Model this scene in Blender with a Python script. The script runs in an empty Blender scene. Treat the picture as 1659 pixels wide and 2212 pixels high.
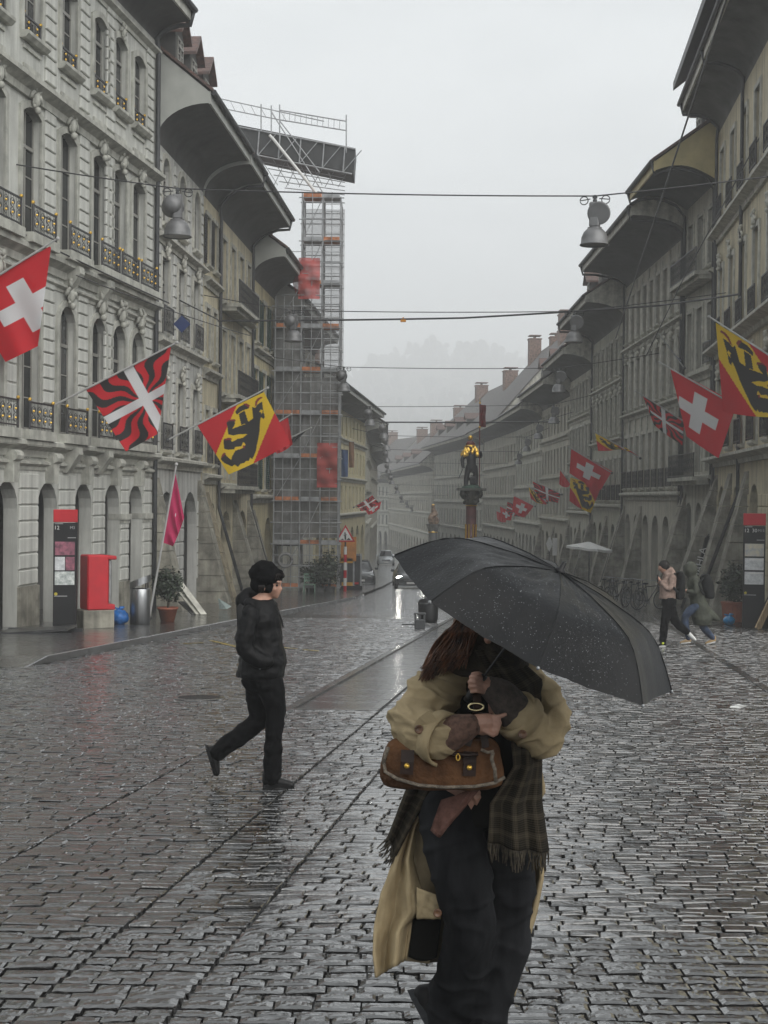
import bpy, bmesh, math, random
import numpy as np
from mathutils import Vector, Matrix, noise as mnoise

random.seed(7)
rng = np.random.default_rng(11)
scene = bpy.context.scene
col = scene.collection
PI = math.pi

# ------------------------------------------------------------------ camera
F, CX, CY = 3066.0, 829.5, 1106.0          # the photograph measured on a 1659 x 2212 grid
PITCH, ROLL = math.atan(30 / F), 0.010
CAMZ = 1.85; HAZE = 0.0014
cam = bpy.data.cameras.new('camera')
cam.sensor_fit = 'VERTICAL'; cam.sensor_height = 36.0
cam.lens = 36.0 * F / 2212.0
cam.clip_end = 5000; cam.clip_start = 0.05
camo = bpy.data.objects.new('camera', cam); col.objects.link(camo)
RC = Matrix.Rotation(PI / 2 - PITCH, 3, 'X') @ Matrix.Rotation(ROLL, 3, 'Z')
camo.matrix_world = Matrix.Translation((0, 0, CAMZ)) @ RC.to_4x4()
scene.camera = camo

# ------------------------------------------------------------------ world: overcast sky
SUN_EL, SUN_AZ = math.radians(40), math.radians(140)     # azimuth from +Y (down the street) clockwise
world = bpy.data.worlds.new('World'); scene.world = world; world.use_nodes = True
nt = world.node_tree; nt.nodes.clear()
def wn(t, **k):
    n = nt.nodes.new(t)
    for a, b in k.items(): setattr(n, a, b)
    return n
wo = wn('ShaderNodeOutputWorld'); bg = wn('ShaderNodeBackground')
sky = wn('ShaderNodeTexSky', sky_type='NISHITA', sun_disc=False, sun_elevation=SUN_EL, sun_rotation=SUN_AZ)
sky.air_density = 1.0; sky.dust_density = 6.0
hs = wn('ShaderNodeHueSaturation'); hs.inputs['Saturation'].default_value = 0.10
tc = wn('ShaderNodeTexCoord'); mp = wn('ShaderNodeMapping'); mp.inputs['Scale'].default_value = (1.0, 1.0, 2.6)
nz = wn('ShaderNodeTexNoise'); nz.inputs['Scale'].default_value = 2.3; nz.inputs['Detail'].default_value = 5; nz.inputs['Roughness'].default_value = 0.5
cr = wn('ShaderNodeValToRGB')
cr.color_ramp.elements[0].position = 0.34; cr.color_ramp.elements[0].color = (6.0, 6.5, 6.8, 1)
cr.color_ramp.elements[1].position = 0.62; cr.color_ramp.elements[1].color = (8.9, 9.3, 9.5, 1)
mx = wn('ShaderNodeMix', data_type='RGBA'); mx.inputs['Factor'].default_value = 0.90
L = nt.links.new
L(tc.outputs['Generated'], mp.inputs['Vector']); L(mp.outputs['Vector'], nz.inputs['Vector'])
L(nz.outputs['Fac'], cr.inputs['Fac'])
L(sky.outputs['Color'], hs.inputs['Color']); L(hs.outputs['Color'], mx.inputs['A']); L(cr.outputs['Color'], mx.inputs['B'])
L(mx.outputs['Result'], bg.inputs['Color']); L(bg.outputs['Background'], wo.inputs['Surface'])
bg.inputs['Strength'].default_value = 0.073

sun = bpy.data.lights.new('sun', 'SUN'); sun.energy = 1.5; sun.angle = math.radians(70); sun.color = (1.0, 0.97, 0.92)
suno = bpy.data.objects.new('sun', sun); col.objects.link(suno)
sd = Vector((math.sin(SUN_AZ) * math.cos(SUN_EL), math.cos(SUN_AZ) * math.cos(SUN_EL), math.sin(SUN_EL)))
suno.rotation_euler = sd.to_track_quat('Z', 'Y').to_euler(); suno.location = (0, -20, 60)

scene.view_settings.view_transform = 'Standard'; scene.view_settings.look = 'None'
scene.view_settings.exposure = 0.62; scene.view_settings.gamma = 1.0; scene.view_settings.use_curve_mapping = False
scene.cycles.max_bounces = 8; scene.cycles.diffuse_bounces = 3; scene.cycles.glossy_bounces = 3
scene.cycles.transparent_max_bounces = 12; scene.cycles.transmission_bounces = 4; scene.cycles.volume_bounces = 3
scene.cycles.use_denoising = True
scene.cycles.caustics_reflective = False; scene.cycles.caustics_refractive = False

# ------------------------------------------------------------------ helpers
def P(x, y, Y):
    """point of the world seen at grid pixel (x, y) that lies Y metres down the street"""
    d = RC @ Vector((x - CX, -(y - CY), -F))
    return Vector((0, 0, CAMZ)) + d * (Y / d.y)
def gz(y):
    """height of the street, which falls away from the camera"""
    if y < 80: return -0.04 * y
    if y < 230: return -3.2 - 0.028 * (y - 80)
    return -7.4 - 0.004 * (y - 230)
def G(x, y):
    lo, hi = 1.0, 400.0
    for _ in range(60):
        m = (lo + hi) / 2
        if P(x, y, m).z > gz(m): lo = m
        else: hi = m
    return P(x, y, lo)

def tag(o, label=None, cat=None, group=None, kind=None):
    if label: o['label'] = label
    if cat: o['category'] = cat
    if group: o['group'] = group
    if kind: o['kind'] = kind
    return o
def empty(name, loc=(0, 0, 0), rz=0, parent=None):
    o = bpy.data.objects.new(name, None); col.objects.link(o)
    o.location = loc; o.rotation_euler = (0, 0, rz); o.empty_display_size = 0.2
    if parent: o.parent = parent
    return o
def thing(name, label, cat, loc=(0, 0, 0), rz=0, group=None):
    return tag(empty(name, loc, rz), label, cat, group)
def inst(me, name, parent=None, loc=(0, 0, 0), rz=0, scale=None):
    o = bpy.data.objects.new(name, me); col.objects.link(o)
    if parent: o.parent = parent
    o.location = loc; o.rotation_euler = (0, 0, rz)
    if scale is not None: o.scale = scale
    return o
def copy_tree(o, parent=None):
    c = o.copy(); col.objects.link(c); c.parent = parent
    for ch in o.children: copy_tree(ch, c)
    return c

class MB:
    """collects faces; build() links them as one mesh object"""
    def __init__(s): s.v = []; s.f = []; s.m = []; s.mi = 0
    def add(s, vs, fs):
        b = len(s.v); s.v += [tuple(v) for v in vs]
        for f in fs: s.f.append(tuple(i + b for i in f)); s.m.append(s.mi)
        return s
    def quad(s, a, b, c, d): return s.add([a, b, c, d], [(0, 1, 2, 3)])
    def poly(s, pts): return s.add(pts, [tuple(range(len(pts)))])
    def box(s, c, size, M=None):
        x, y, z = size[0] / 2, size[1] / 2, size[2] / 2
        vs = [Vector((a, b, d)) for d in (-z, z) for b in (-y, y) for a in (-x, x)]
        if M is not None: vs = [M @ v for v in vs]
        c = Vector(c); vs = [v + c for v in vs]
        return s.add(vs, [(0, 2, 3, 1), (4, 5, 7, 6), (0, 1, 5, 4), (2, 6, 7, 3), (0, 4, 6, 2), (1, 3, 7, 5)])
    def bb(s, x0, x1, y0, y1, z0, z1): return s.box(((x0 + x1) / 2, (y0 + y1) / 2, (z0 + z1) / 2), (abs(x1 - x0), abs(y1 - y0), abs(z1 - z0)))
    def cbox(s, c, size, r=0.02, M=None):
        """box with chamfered vertical and top edges"""
        x, y, z = size[0] / 2, size[1] / 2, size[2] / 2
        r = min(r, x * .9, y * .9, z * .9)
        def ring(k, zz): return [(-x + k, -y + r, zz), (-x + r, -y + k, zz), (x - r, -y + k, zz), (x - k, -y + r, zz), (x - k, y - r, zz), (x - r, y - k, zz), (-x + r, y - k, zz), (-x + k, y - r, zz)]
        rings = [ring(r * .9, -z), ring(0, -z + r), ring(0, z - r), ring(r * .9, z)]
        vs = [Vector(p) for q in rings for p in q]
        if M is not None: vs = [M @ v for v in vs]
        c = Vector(c); vs = [v + c for v in vs]
        fs = [(7, 6, 5, 4, 3, 2, 1, 0), tuple(range(24, 32))]
        for k in range(3):
            for i in range(8): fs.append((k * 8 + i, k * 8 + (i + 1) % 8, k * 8 + 8 + (i + 1) % 8, k * 8 + 8 + i))
        return s.add(vs, fs)
    def tube(s, path, r, n=8, caps=True, squash=None):
        path = [Vector(p) for p in path]; rs = r if isinstance(r, (list, tuple)) else [r] * len(path)
        up = None; b = len(s.v); k = len(path)
        for i, p in enumerate(path):
            t = (path[min(i + 1, k - 1)] - path[max(i - 1, 0)])
            if t.length < 1e-9: t = Vector((0, 0, 1))
            t.normalize()
            if up is None:
                up = Vector((0, 0, 1)) if abs(t.z) < .9 else Vector((0, 1, 0))
            a = t.cross(up)
            if a.length < 1e-6: a = t.orthogonal()
            a.normalize(); c = a.cross(t).normalized(); up = c
            for j in range(n):
                th = 2 * PI * j / n
                s.v.append(tuple(p + a * (math.cos(th) * rs[i] * (squash or 1)) + c * (math.sin(th) * rs[i])))
        for i in range(k - 1):
            for j in range(n):
                s.f.append((b + i * n + j, b + i * n + (j + 1) % n, b + (i + 1) * n + (j + 1) % n, b + (i + 1) * n + j)); s.m.append(s.mi)
        if caps:
            s.f.append(tuple(b + j for j in reversed(range(n)))); s.m.append(s.mi)
            s.f.append(tuple(b + (k - 1) * n + j for j in range(n))); s.m.append(s.mi)
        return s
    def bar(s, a, b, r, n=6): return s.tube([a, b], r, n)
    def lathe(s, prof, n=20, c=(0, 0, 0), M=None):
        """prof: list of (radius, z)"""
        b = len(s.v); k = len(prof); c = Vector(c)
        for (r, z) in prof:
            for j in range(n):
                th = 2 * PI * j / n; v = Vector((r * math.cos(th), r * math.sin(th), z))
                if M is not None: v = M @ v
                s.v.append(tuple(v + c))
        for i in range(k - 1):
            for j in range(n):
                s.f.append((b + i * n + j, b + i * n + (j + 1) % n, b + (i + 1) * n + (j + 1) % n, b + (i + 1) * n + j)); s.m.append(s.mi)
        if prof[0][0] > 1e-4: s.f.append(tuple(b + j for j in reversed(range(n)))); s.m.append(s.mi)
        if prof[-1][0] > 1e-4: s.f.append(tuple(b + (k - 1) * n + j for j in range(n))); s.m.append(s.mi)
        return s
    def ball(s, c, r, n=10, k=6, sc=(1, 1, 1)):
        c = Vector(c)
        return s.lathe([(max(r * math.sin(PI * i / k), 1e-5), -r * math.cos(PI * i / k)) for i in range(k + 1)], n, c, Matrix.Diagonal(sc))
    def ext(s, prof, x0, x1, closed=True):
        """profile in (y, z) extruded along x"""
        n = len(prof); vs = [(x0, p[0], p[1]) for p in prof] + [(x1, p[0], p[1]) for p in prof]
        fs = []
        for i in range(n if closed else n - 1):
            j = (i + 1) % n; fs.append((i, n + i, n + j, j))
        if closed: fs += [tuple(range(n)), tuple(reversed(range(n, 2 * n)))]
        return s.add(vs, fs)
    def prism(s, poly, y0, y1):
        """polygon in (x, z) extruded along y"""
        n = len(poly); vs = [(p[0], y0, p[1]) for p in poly] + [(p[0], y1, p[1]) for p in poly]
        fs = [tuple(range(n)), tuple(reversed(range(n, 2 * n)))]
        for i in range(n): j = (i + 1) % n; fs.append((i, n + i, n + j, j))
        return s.add(vs, fs)
    def grid(s, fn, nu, nv):
        vs = [fn(i / nu, j / nv) for j in range(nv + 1) for i in range(nu + 1)]
        fs = [(j * (nu + 1) + i, j * (nu + 1) + i + 1, (j + 1) * (nu + 1) + i + 1, (j + 1) * (nu + 1) + i) for j in range(nv) for i in range(nu)]
        return s.add(vs, fs)
    def xf(s, M):
        s.v = [tuple(M @ Vector(v)) for v in s.v]; return s
    def mesh(s, name, mats, smooth=False):
        me = bpy.data.meshes.new(name); me.from_pydata(s.v, [], s.f)
        if not isinstance(mats, (list, tuple)): mats = [mats]
        for m in mats: me.materials.append(m)
        if len(mats) > 1: me.polygons.foreach_set('material_index', s.m)
        if smooth: me.polygons.foreach_set('use_smooth', [True] * len(me.polygons))
        me.update(); return me
    def build(s, name, mats, parent=None, smooth=False, loc=(0, 0, 0), rz=0):
        return inst(s.mesh(name, mats, smooth), name, parent, loc, rz)
def autosmooth(o, ang=40):
    me = o.data
    me.polygons.foreach_set('use_smooth', [True] * len(me.polygons))
    bm = bmesh.new(); bm.from_mesh(me)
    for e in bm.edges:
        e.smooth = not (len(e.link_faces) == 2 and e.calc_face_angle(0) > math.radians(ang))
    bm.to_mesh(me); bm.free(); return o
def rot_to(a, b):
    """matrix with local z along b - a"""
    return (Vector(b) - Vector(a)).to_track_quat('Z', 'Y').to_matrix()

# ------------------------------------------------------------------ materials
MATS = {}
def mat(name, c, rough=0.75, var=0.18, scale=3.0, bump=0.15, bscale=40.0, metal=0.0, spec=0.5, streak=0.0, island=0.0, coat=0.0, c2=None, emit=None, estr=0, stretch=None, bdist=0.01, rvar=0.0, sheen=0.0, alpha=None, cior=1.5):
    if name in MATS: return MATS[name]
    m = bpy.data.materials.new(name); m.use_nodes = True; MATS[name] = m
    t = m.node_tree; N = t.nodes; b = N['Principled BSDF']; Lk = t.links.new
    c = tuple(c)[:3]; c2 = tuple(c2)[:3] if c2 else tuple(max(0, x * (1 - 2 * var)) for x in c)
    cc = c if c2 is not None and var == 0 else tuple(min(1, x * (1 + var * .6)) for x in c)
    co = N.new('ShaderNodeTexCoord'); mpn = N.new('ShaderNodeMapping'); Lk(co.outputs['Object'], mpn.inputs['Vector'])
    if stretch: mpn.inputs['Scale'].default_value = stretch
    nn = N.new('ShaderNodeTexNoise'); nn.inputs['Scale'].default_value = scale; nn.inputs['Detail'].default_value = 6; nn.inputs['Roughness'].default_value = 0.6
    Lk(mpn.outputs['Vector'], nn.inputs['Vector'])
    rp = N.new('ShaderNodeValToRGB'); rp.color_ramp.elements[0].position = 0.32; rp.color_ramp.elements[1].position = 0.66
    rp.color_ramp.elements[0].color = (*c2, 1); rp.color_ramp.elements[1].color = (*cc, 1)
    Lk(nn.outputs['Fac'], rp.inputs['Fac']); out = rp.outputs['Color']
    def mul(fac_out, lo, hi, amount):
        nonlocal out
        r2 = N.new('ShaderNodeMapRange'); r2.inputs['To Min'].default_value = 1 - amount; r2.inputs['To Max'].default_value = 1 + amount * .4
        r2.inputs['From Min'].default_value = lo; r2.inputs['From Max'].default_value = hi
        Lk(fac_out, r2.inputs['Value'])
        vm = N.new('ShaderNodeVectorMath'); vm.operation = 'SCALE'; Lk(out, vm.inputs[0]); Lk(r2.outputs['Result'], vm.inputs['Scale'])
        out = vm.outputs['Vector']
    if streak:
        m2 = N.new('ShaderNodeMapping'); m2.inputs['Scale'].default_value = (2.2, 2.2, 0.16); Lk(co.outputs['Object'], m2.inputs['Vector'])
        n2 = N.new('ShaderNodeTexNoise'); n2.inputs['Scale'].default_value = 1.6; n2.inputs['Detail'].default_value = 7; n2.inputs['Roughness'].default_value = .68; Lk(m2.outputs['Vector'], n2.inputs['Vector'])
        mul(n2.outputs['Fac'], .3, .62, streak)
    if island:
        ge = N.new('ShaderNodeNewGeometry'); mul(ge.outputs['Random Per Island'], 0, 1, island)
    Lk(out, b.inputs['Base Color'])
    b.inputs['Roughness'].default_value = rough; b.inputs['Metallic'].default_value = metal; b.inputs['Specular IOR Level'].default_value = spec
    if coat: b.inputs['Coat Weight'].default_value = coat; b.inputs['Coat Roughness'].default_value = .075; b.inputs['Coat IOR'].default_value = cior
    if sheen: b.inputs['Sheen Weight'].default_value = sheen
    if alpha is not None: b.inputs['Alpha'].default_value = alpha
    if rvar:
        r3 = N.new('ShaderNodeMapRange'); r3.inputs['From Min'].default_value = .35; r3.inputs['From Max'].default_value = .65
        r3.inputs['To Min'].default_value = max(.02, rough - rvar); r3.inputs['To Max'].default_value = rough + rvar
        Lk(nn.outputs['Fac'], r3.inputs['Value']); Lk(r3.outputs['Result'], b.inputs['Roughness'])
    if bump:
        n3 = N.new('ShaderNodeTexNoise'); n3.inputs['Scale'].default_value = bscale; n3.inputs['Detail'].default_value = 5; Lk(mpn.outputs['Vector'], n3.inputs['Vector'])
        bp = N.new('ShaderNodeBump'); bp.inputs['Strength'].default_value = bump; bp.inputs['Distance'].default_value = bdist
        Lk(n3.outputs['Fac'], bp.inputs['Height']); Lk(bp.outputs['Normal'], b.inputs['Normal'])
        if coat: Lk(bp.outputs['Normal'], b.inputs['Coat Normal'])
    if emit: b.inputs['Emission Color'].default_value = (*emit, 1); b.inputs['Emission Strength'].default_value = estr
    return m
def attr_mat(name, rough=.8, bump=.2, bscale=120, trans=0.0, sheen=0.0):
    """print carried by the colour attribute 'print'"""
    if name in MATS: return MATS[name]
    m = bpy.data.materials.new(name); m.use_nodes = True; MATS[name] = m
    t = m.node_tree; N = t.nodes; b = N['Principled BSDF']; Lk = t.links.new
    a = N.new('ShaderNodeAttribute'); a.attribute_name = 'print'
    Lk(a.outputs['Color'], b.inputs['Base Color']); b.inputs['Roughness'].default_value = rough
    co = N.new('ShaderNodeTexCoord'); n3 = N.new('ShaderNodeTexNoise'); n3.inputs['Scale'].default_value = bscale; Lk(co.outputs['Object'], n3.inputs['Vector'])
    bp = N.new('ShaderNodeBump'); bp.inputs['Strength'].default_value = bump; bp.inputs['Distance'].default_value = .005
    Lk(n3.outputs['Fac'], bp.inputs['Height']); Lk(bp.outputs['Normal'], b.inputs['Normal'])
    if trans:
        tr = N.new('ShaderNodeBsdfTranslucent'); Lk(a.outputs['Color'], tr.inputs['Color'])
        ms = N.new('ShaderNodeMixShader'); ms.inputs['Fac'].default_value = trans
        o = N['Material Output']; Lk(b.outputs['BSDF'], ms.inputs[1]); Lk(tr.outputs['BSDF'], ms.inputs[2]); Lk(ms.outputs['Shader'], o.inputs['Surface'])
    return m
iron = mat('iron', (.025, .025, .027), .45, bump=.1)
steel = mat('galvanised_steel', (.33, .34, .35), .38, var=.2, metal=.85, bump=.08)
zinc = mat('weathered_zinc', (.045, .047, .05), .5, var=.2, metal=.2, bump=.1)
gold = mat('gilding', (.75, .47, .09), .3, var=.1, metal=.9, bump=.1)
white = mat('white_paint', (.72, .72, .70), .5, var=.06)
black = mat('black_paint', (.008, .008, .009), .4, var=.1, bump=.05, spec=.3)
red_paint = mat('red_paint', (.50, .006, .016), .45, var=.08, bump=.05)
glass = mat('window_glass', (.012, .014, .016), .08, var=.3, scale=1.5, bump=.06, bscale=1.5, bdist=.05, spec=.25)
# ------------------------------------------------------------------ ground, cobbles, channel, pavement
SH = 0.126                                  # the street runs off to the right of the view axis
def sx(xp, y): return xp + SH * (y - 17.0)
def wet_mat(name, c, rough, rvar, bump, bscale, island=0.0, bdist=.01, stretch=None, c2=None):
    return mat(name, c, rough, .3, 1.2, bump, bscale, rvar=rvar, island=island, bdist=bdist, stretch=stretch, spec=.6, c2=c2, coat=1.0, cior=1.9)
cob_m = wet_mat('wet_cobble', (.020, .0195, .0195), .12, .06, .42, 34, island=.5, bdist=.010, c2=(.014, .0125, .0115))
joint_m = wet_mat('wet_joint_sand', (.018, .017, .016), .35, .15, .5, 60)
road_m = wet_mat('wet_far_paving', (.050, .050, .052), .22, .08, .8, 7, bdist=.05, stretch=(1.0, 2.2, 1.0))
slab_m = wet_mat('wet_channel_slab', (.075, .077, .080), .26, .08, .45, 22, bdist=.006)
border_m = wet_mat('wet_border_stone', (.085, .083, .080), .22, .08, .4, 40, island=.3, bdist=.006)
pave_m = wet_mat('wet_pavement', (.032, .031, .030), .30, .10, .8, 12, bdist=.02, stretch=(1, 2, 1))
kerb_m = wet_mat('wet_kerb', (.030, .029, .028), .35, .10, .4, 30, island=.2)

ys = [-30, 0, 10, 20, 30, 44, 46, 52, 60, 70, 80, 95, 120, 150, 190, 230, 280, 340, 420, 600, 1500, 2600]
xs = [-600, -120, -40, -20, -12, -8, -4, 0, 4, 8, 12, 20, 40, 120, 600]
def gsheet(y): return gz(y) - (0.036 if y < 45 else 0.0)
m = MB(); m.add([(x, y, gsheet(y)) for y in ys for x in xs],
                [(j * len(xs) + i, j * len(xs) + i + 1, (j + 1) * len(xs) + i + 1, (j + 1) * len(xs) + i) for j in range(len(ys) - 1) for i in range(len(xs) - 1)])
for k, f in enumerate(m.f):
    if m.v[f[0]][1] < 44: m.m[k] = 1
ground = m.build('ground', [road_m, joint_m]); tag(ground, 'dark wet street falling away between the houses', kind='structure')

LINES = [-1.16, 0.0, 0.60, 5.0]
def cobble_rows(y0, y1):
    """yields (x', y, length, depth) of every cobble"""
    y = y0
    while y < y1:
        dep = random.uniform(.084, .118)
        half = .285 * y + 2.6
        for a, b in zip([-99] + LINES, LINES + [99]):
            if a == LINES[0] and b == LINES[1] and y > 16.75: continue
            g = .005 if a != LINES[0] and b != LINES[0] else .008
            a2, b2 = max(a + g, -half - SH * (y - 17) - .3), min(b - g, half - SH * (y - 17) + .3)
            if y > 23 and a == -99: a2 = max(a2, -6.28)
            x = a2 if a > -90 else a2 - random.uniform(0, .2)
            while x < b2 - .03:
                ln = random.choice((random.uniform(.10, .15), random.uniform(.13, .20), random.uniform(.16, .26)))
                if b < 90 and x + ln > b2 - .07: ln = b2 - x
                yield x, y, ln, dep
                x += ln
        y += dep
# near cobbles: the 300 largest in view, each its own piece
near = []; rest = []
for (x, y, ln, dep) in cobble_rows(3.0, 41.0):
    (near if (y > 5.52 and len(near) < 300 and abs(sx(x + ln / 2, y)) < .275 * y + .1) else rest).append((x, y, ln, dep))
def near_mesh(k, ln):
    g = .005; nx, ny = 7, 5; r2 = random.Random(k)
    def top(i, j):
        u, v = i / nx, j / ny
        ex = min(u, 1 - u) * ln; ey = min(v, 1 - v) * .1; e = min(ex, ey)
        h = -.007 * max(0, 1 - e / .007) ** 2 if e < .007 else 0
        h += .0035 * mnoise.noise(Vector((u * 3.1 + k * 7, v * 2.3, k))) + .003 * mnoise.noise(Vector((u * 9 + k, v * 7, k * 3)))
        jx = .003 * mnoise.noise(Vector((u * 5, v * 5, k + 40))); jy = .003 * mnoise.noise(Vector((u * 5, v * 5, k + 80)))
        return (g + u * (ln - 2 * g) + jx, 1.5 * g + v * (.1 - 3.0 * g) + jy, h)
    b = MB(); b.add([top(i, j) for j in range(ny + 1) for i in range(nx + 1)],
                    [(j * (nx + 1) + i, j * (nx + 1) + i + 1, (j + 1) * (nx + 1) + i + 1, (j + 1) * (nx + 1) + i) for j in range(ny) for i in range(nx)])
    W = nx + 1
    rim = [i for i in range(nx + 1)] + [j * W + nx for j in range(1, ny + 1)] + [ny * W + i for i in range(nx - 1, -1, -1)] + [j * W for j in range(ny - 1, 0, -1)]
    n = len(rim); base = len(b.v)
    for i in rim: b.v.append((b.v[i][0], b.v[i][1], -.045))
    for i in range(n): b.f.append((rim[(i + 1) % n], rim[i], base + i, base + (i + 1) % n)); b.m.append(0)
    return b.mesh('cobble', cob_m, False)
pool = [(ln, near_mesh(k, ln)) for k, ln in enumerate([.11, .12, .13, .14, .15, .16, .17, .18, .19, .20, .22, .24] * 2)]
for (x, y, ln, dep) in near:
    cand = sorted(pool, key=lambda p: abs(p[0] - ln) + random.uniform(0, .012))[0]
    o = inst(cand[1], 'cobble', ground, (sx(x, y), y, gz(y) + random.uniform(-.004, .004)))
    s = ln / cand[0]; t = Matrix(((s, SH * 0, 0, 0), (0, dep / .1, 0, 0), (0, -.04, 1, 0), (0, 0, 0, 1)))
    R_ = Matrix.Rotation(random.gauss(0, .012), 4, 'X') @ Matrix.Rotation(random.gauss(0, .012), 4, 'Y') @ Matrix.Rotation(random.gauss(0, .015), 4, 'Z')
    o.rotation_euler = (math.atan(-.04) + random.gauss(0, .030), random.gauss(0, .022), random.gauss(0, .015)); o.scale = (s, dep / .1, 1)
# the rest of the field in one mesh
A = np.array(rest); n = len(A)
X0 = A[:, 0] + .005; X1 = A[:, 0] + A[:, 2] - .005; Y0 = A[:, 1] + .0075; Y1 = A[:, 1] + A[:, 3] - .0075
tx = rng.normal(0, .024, n); ty = rng.normal(0, .030, n); dz = rng.normal(0, .003, n)
def ringpts(ins, z):
    pts = []
    for (a, b) in ((0, 0), (1, 0), (1, 1), (0, 1)):
        px = np.where(a, X1 - ins, X0 + ins) + rng.normal(0, .0025, n); py = np.where(b, Y1 - ins, Y0 + ins) + rng.normal(0, .002, n)
        gzv = -.04 * py
        zz = gzv + z + dz + (px - (X0 + X1) / 2) * tx + (py - (Y0 + Y1) / 2) * ty
        pts.append(np.stack([px + SH * (py - 17), py, zz], 1))
    return pts
r0 = ringpts(0, -.04); r1 = ringpts(0, -.007); r2 = ringpts(.0055, .0)
cx_, cy_ = (X0 + X1) / 2, (Y0 + Y1) / 2
ctr = np.stack([cx_ + SH * (cy_ - 17) + rng.normal(0, .01, n), cy_ + rng.normal(0, .008, n), -.04 * cy_ + dz + rng.normal(.002, .003, n)], 1)
V = np.stack(r0 + r1 + r2 + [ctr], 1)        # n,13,3
base = (np.arange(n) * 13)[:, None, None]
q = np.array([(i, (i + 1) % 4, 4 + (i + 1) % 4, 4 + i) for i in range(4)] + [(4 + i, 4 + (i + 1) % 4, 8 + (i + 1) % 4, 8 + i) for i in range(4)])
tr = np.array([(8 + i, 8 + (i + 1) % 4, 12) for i in range(4)])
quads = (q[None] + base).reshape(-1, 4); tris = (tr[None] + base).reshape(-1, 3)
me = bpy.data.meshes.new('cobble_field'); me.vertices.add(n * 13); me.vertices.foreach_set('co', V.reshape(-1))
loops = np.concatenate([quads.reshape(-1), tris.reshape(-1)]); me.loops.add(len(loops)); me.loops.foreach_set('vertex_index', loops)
me.polygons.add(len(quads) + len(tris))
starts = np.concatenate([np.arange(len(quads)) * 4, len(quads) * 4 + np.arange(len(tris)) * 3])
me.polygons.foreach_set('loop_start', starts); me.polygons.foreach_set('use_smooth', np.zeros(len(starts), bool))
me.materials.append(cob_m); me.update(calc_edges=True); me.validate()
cf = inst(me, 'cobble_field', ground); cf['kind'] = 'stuff'
print('cobbles', n)

# seams: long border stones laid along the lines
seam = MB()
# covered stream channel in the middle of the street
chan = empty('stream_channel', (sx(-.58, 17), 17, gz(17))); tag(chan, 'covered stream channel of smooth dark slabs running up to the fountain', kind='structure')
def chan_piece(name, xa, xb, ya, yb, m_, top=.0, th=.06):
    b = MB(); g = .006
    c = [(sx(xa, ya) , ya + g), (sx(xb, ya), ya + g), (sx(xb, yb), yb - g), (sx(xa, yb), yb - g)]
    ch = .008
    cxm = sum(p[0] for p in c) / 4; cym = sum(p[1] for p in c) / 4
    def ring(ins, z): return [(p[0] + (cxm - p[0]) * ins - chan.location.x, p[1] + (cym - p[1]) * ins - chan.location.y, gz(p[1]) + z - chan.location.z) for p in c]
    vs = ring(0, top - th) + ring(0, top - ch) + ring(.015, top)
    b.add(vs, [(0, 1, 5, 4), (1, 2, 6, 5), (2, 3, 7, 6), (3, 0, 4, 7), (4, 5, 9, 8), (5, 6, 10, 9), (6, 7, 11, 10), (7, 4, 8, 11), (8, 9, 10, 11)])
    return b.build(name, m_, chan)
y = 16.95
chan_piece('end_stone', -1.15, -.02, 16.80, 16.95, border_m, .008)
while y < 49:
    d = .85 if y < 30 else 1.7
    chan_piece('slab', -.94, -.14, y, y + d, slab_m, -.003)
    y += d
y = 16.95
while y < 49:
    d = 1.1 if y < 30 else 2.2
    chan_piece('border_stone', -1.16, -1.06, y, y + d, border_m, .006)
    chan_piece('gutter_stone', -1.055, -.95, y, y + d, slab_m, -.018)
    chan_piece('border_stone', -.13, -.02, y, y + d, border_m, .008)
    y += d

# manhole cover on the left, drain grate lines
def disc_cover(px, py, r, label):
    p = G(px, py); t = thing('manhole_cover', label, 'manhole cover', (p.x, p.y, gz(p.y) + .004)); t.rotation_euler = (math.atan(-.04), 0, 0)
    b = MB(); b.lathe([(r * .86, 0), (r, 0), (r, .008), (r * .86, .008)], 32); b.build('rim', border_m, t)
    b = MB(); b.lathe([(r * .85, .0), (r * .85, .006)], 32)
    for k in range(-9, 10):
        w = math.sqrt(max(0, (r * .8) ** 2 - (k * r * .085) ** 2)); b.box((0, k * r * .085, .008), (2 * w, r * .035, .006))
    b.build('ribbed_lid', mat('wet_cast_iron', (.03, .03, .032), .25, .3, 8, .3, 60), t)
disc_cover(430, 1508, .34, 'round ribbed manhole cover left of the walking person')
# yellow road marking, worn
ym = mat('worn_yellow_paint', (.42, .30, .05), .4, .5, 14, .3, 60, c2=(.06, .06, .05))
mk = thing('road_marking', 'worn yellow painted line on the cobbles by the left kerb', 'road marking', (-3.2, 30, gz(30)))
for (xa, ya, xb, yb) in ((395, 1391, 440, 1389), (455, 1384, 512, 1398), (540, 1394, 580, 1398), (600, 1398, 640, 1402), (655, 1404, 690, 1407)):
    a, b_ = G(xa, ya), G(xb, yb); d = (b_ - a); nrm = Vector((-d.y, d.x, 0)).normalized() * .05
    b = MB(); b.quad(*[Vector((p.x, p.y, gz(p.y) + .008)) - mk.location for p in (a - nrm, b_ - nrm, b_ + nrm, a + nrm)]); b.build('dash', ym, mk)
# pale flat litter on the cobbles, right
p = G(1592, 1529)
b = MB(); b.poly([(-.10, -.05, .004), (.0, -.08, .006), (.12, -.01, .012), (.03, .06, .02), (-.07, .04, .006)]); b.poly([(-.02, .03, .02), (.03, .06, .03), (.12, -.01, .02), (.05, -.03, .026)])
tag(b.build('paper_scrap', white, loc=(p.x, p.y, gz(p.y) + .006)), 'scrap of white paper lying on the wet cobbles at right', 'litter')

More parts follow.
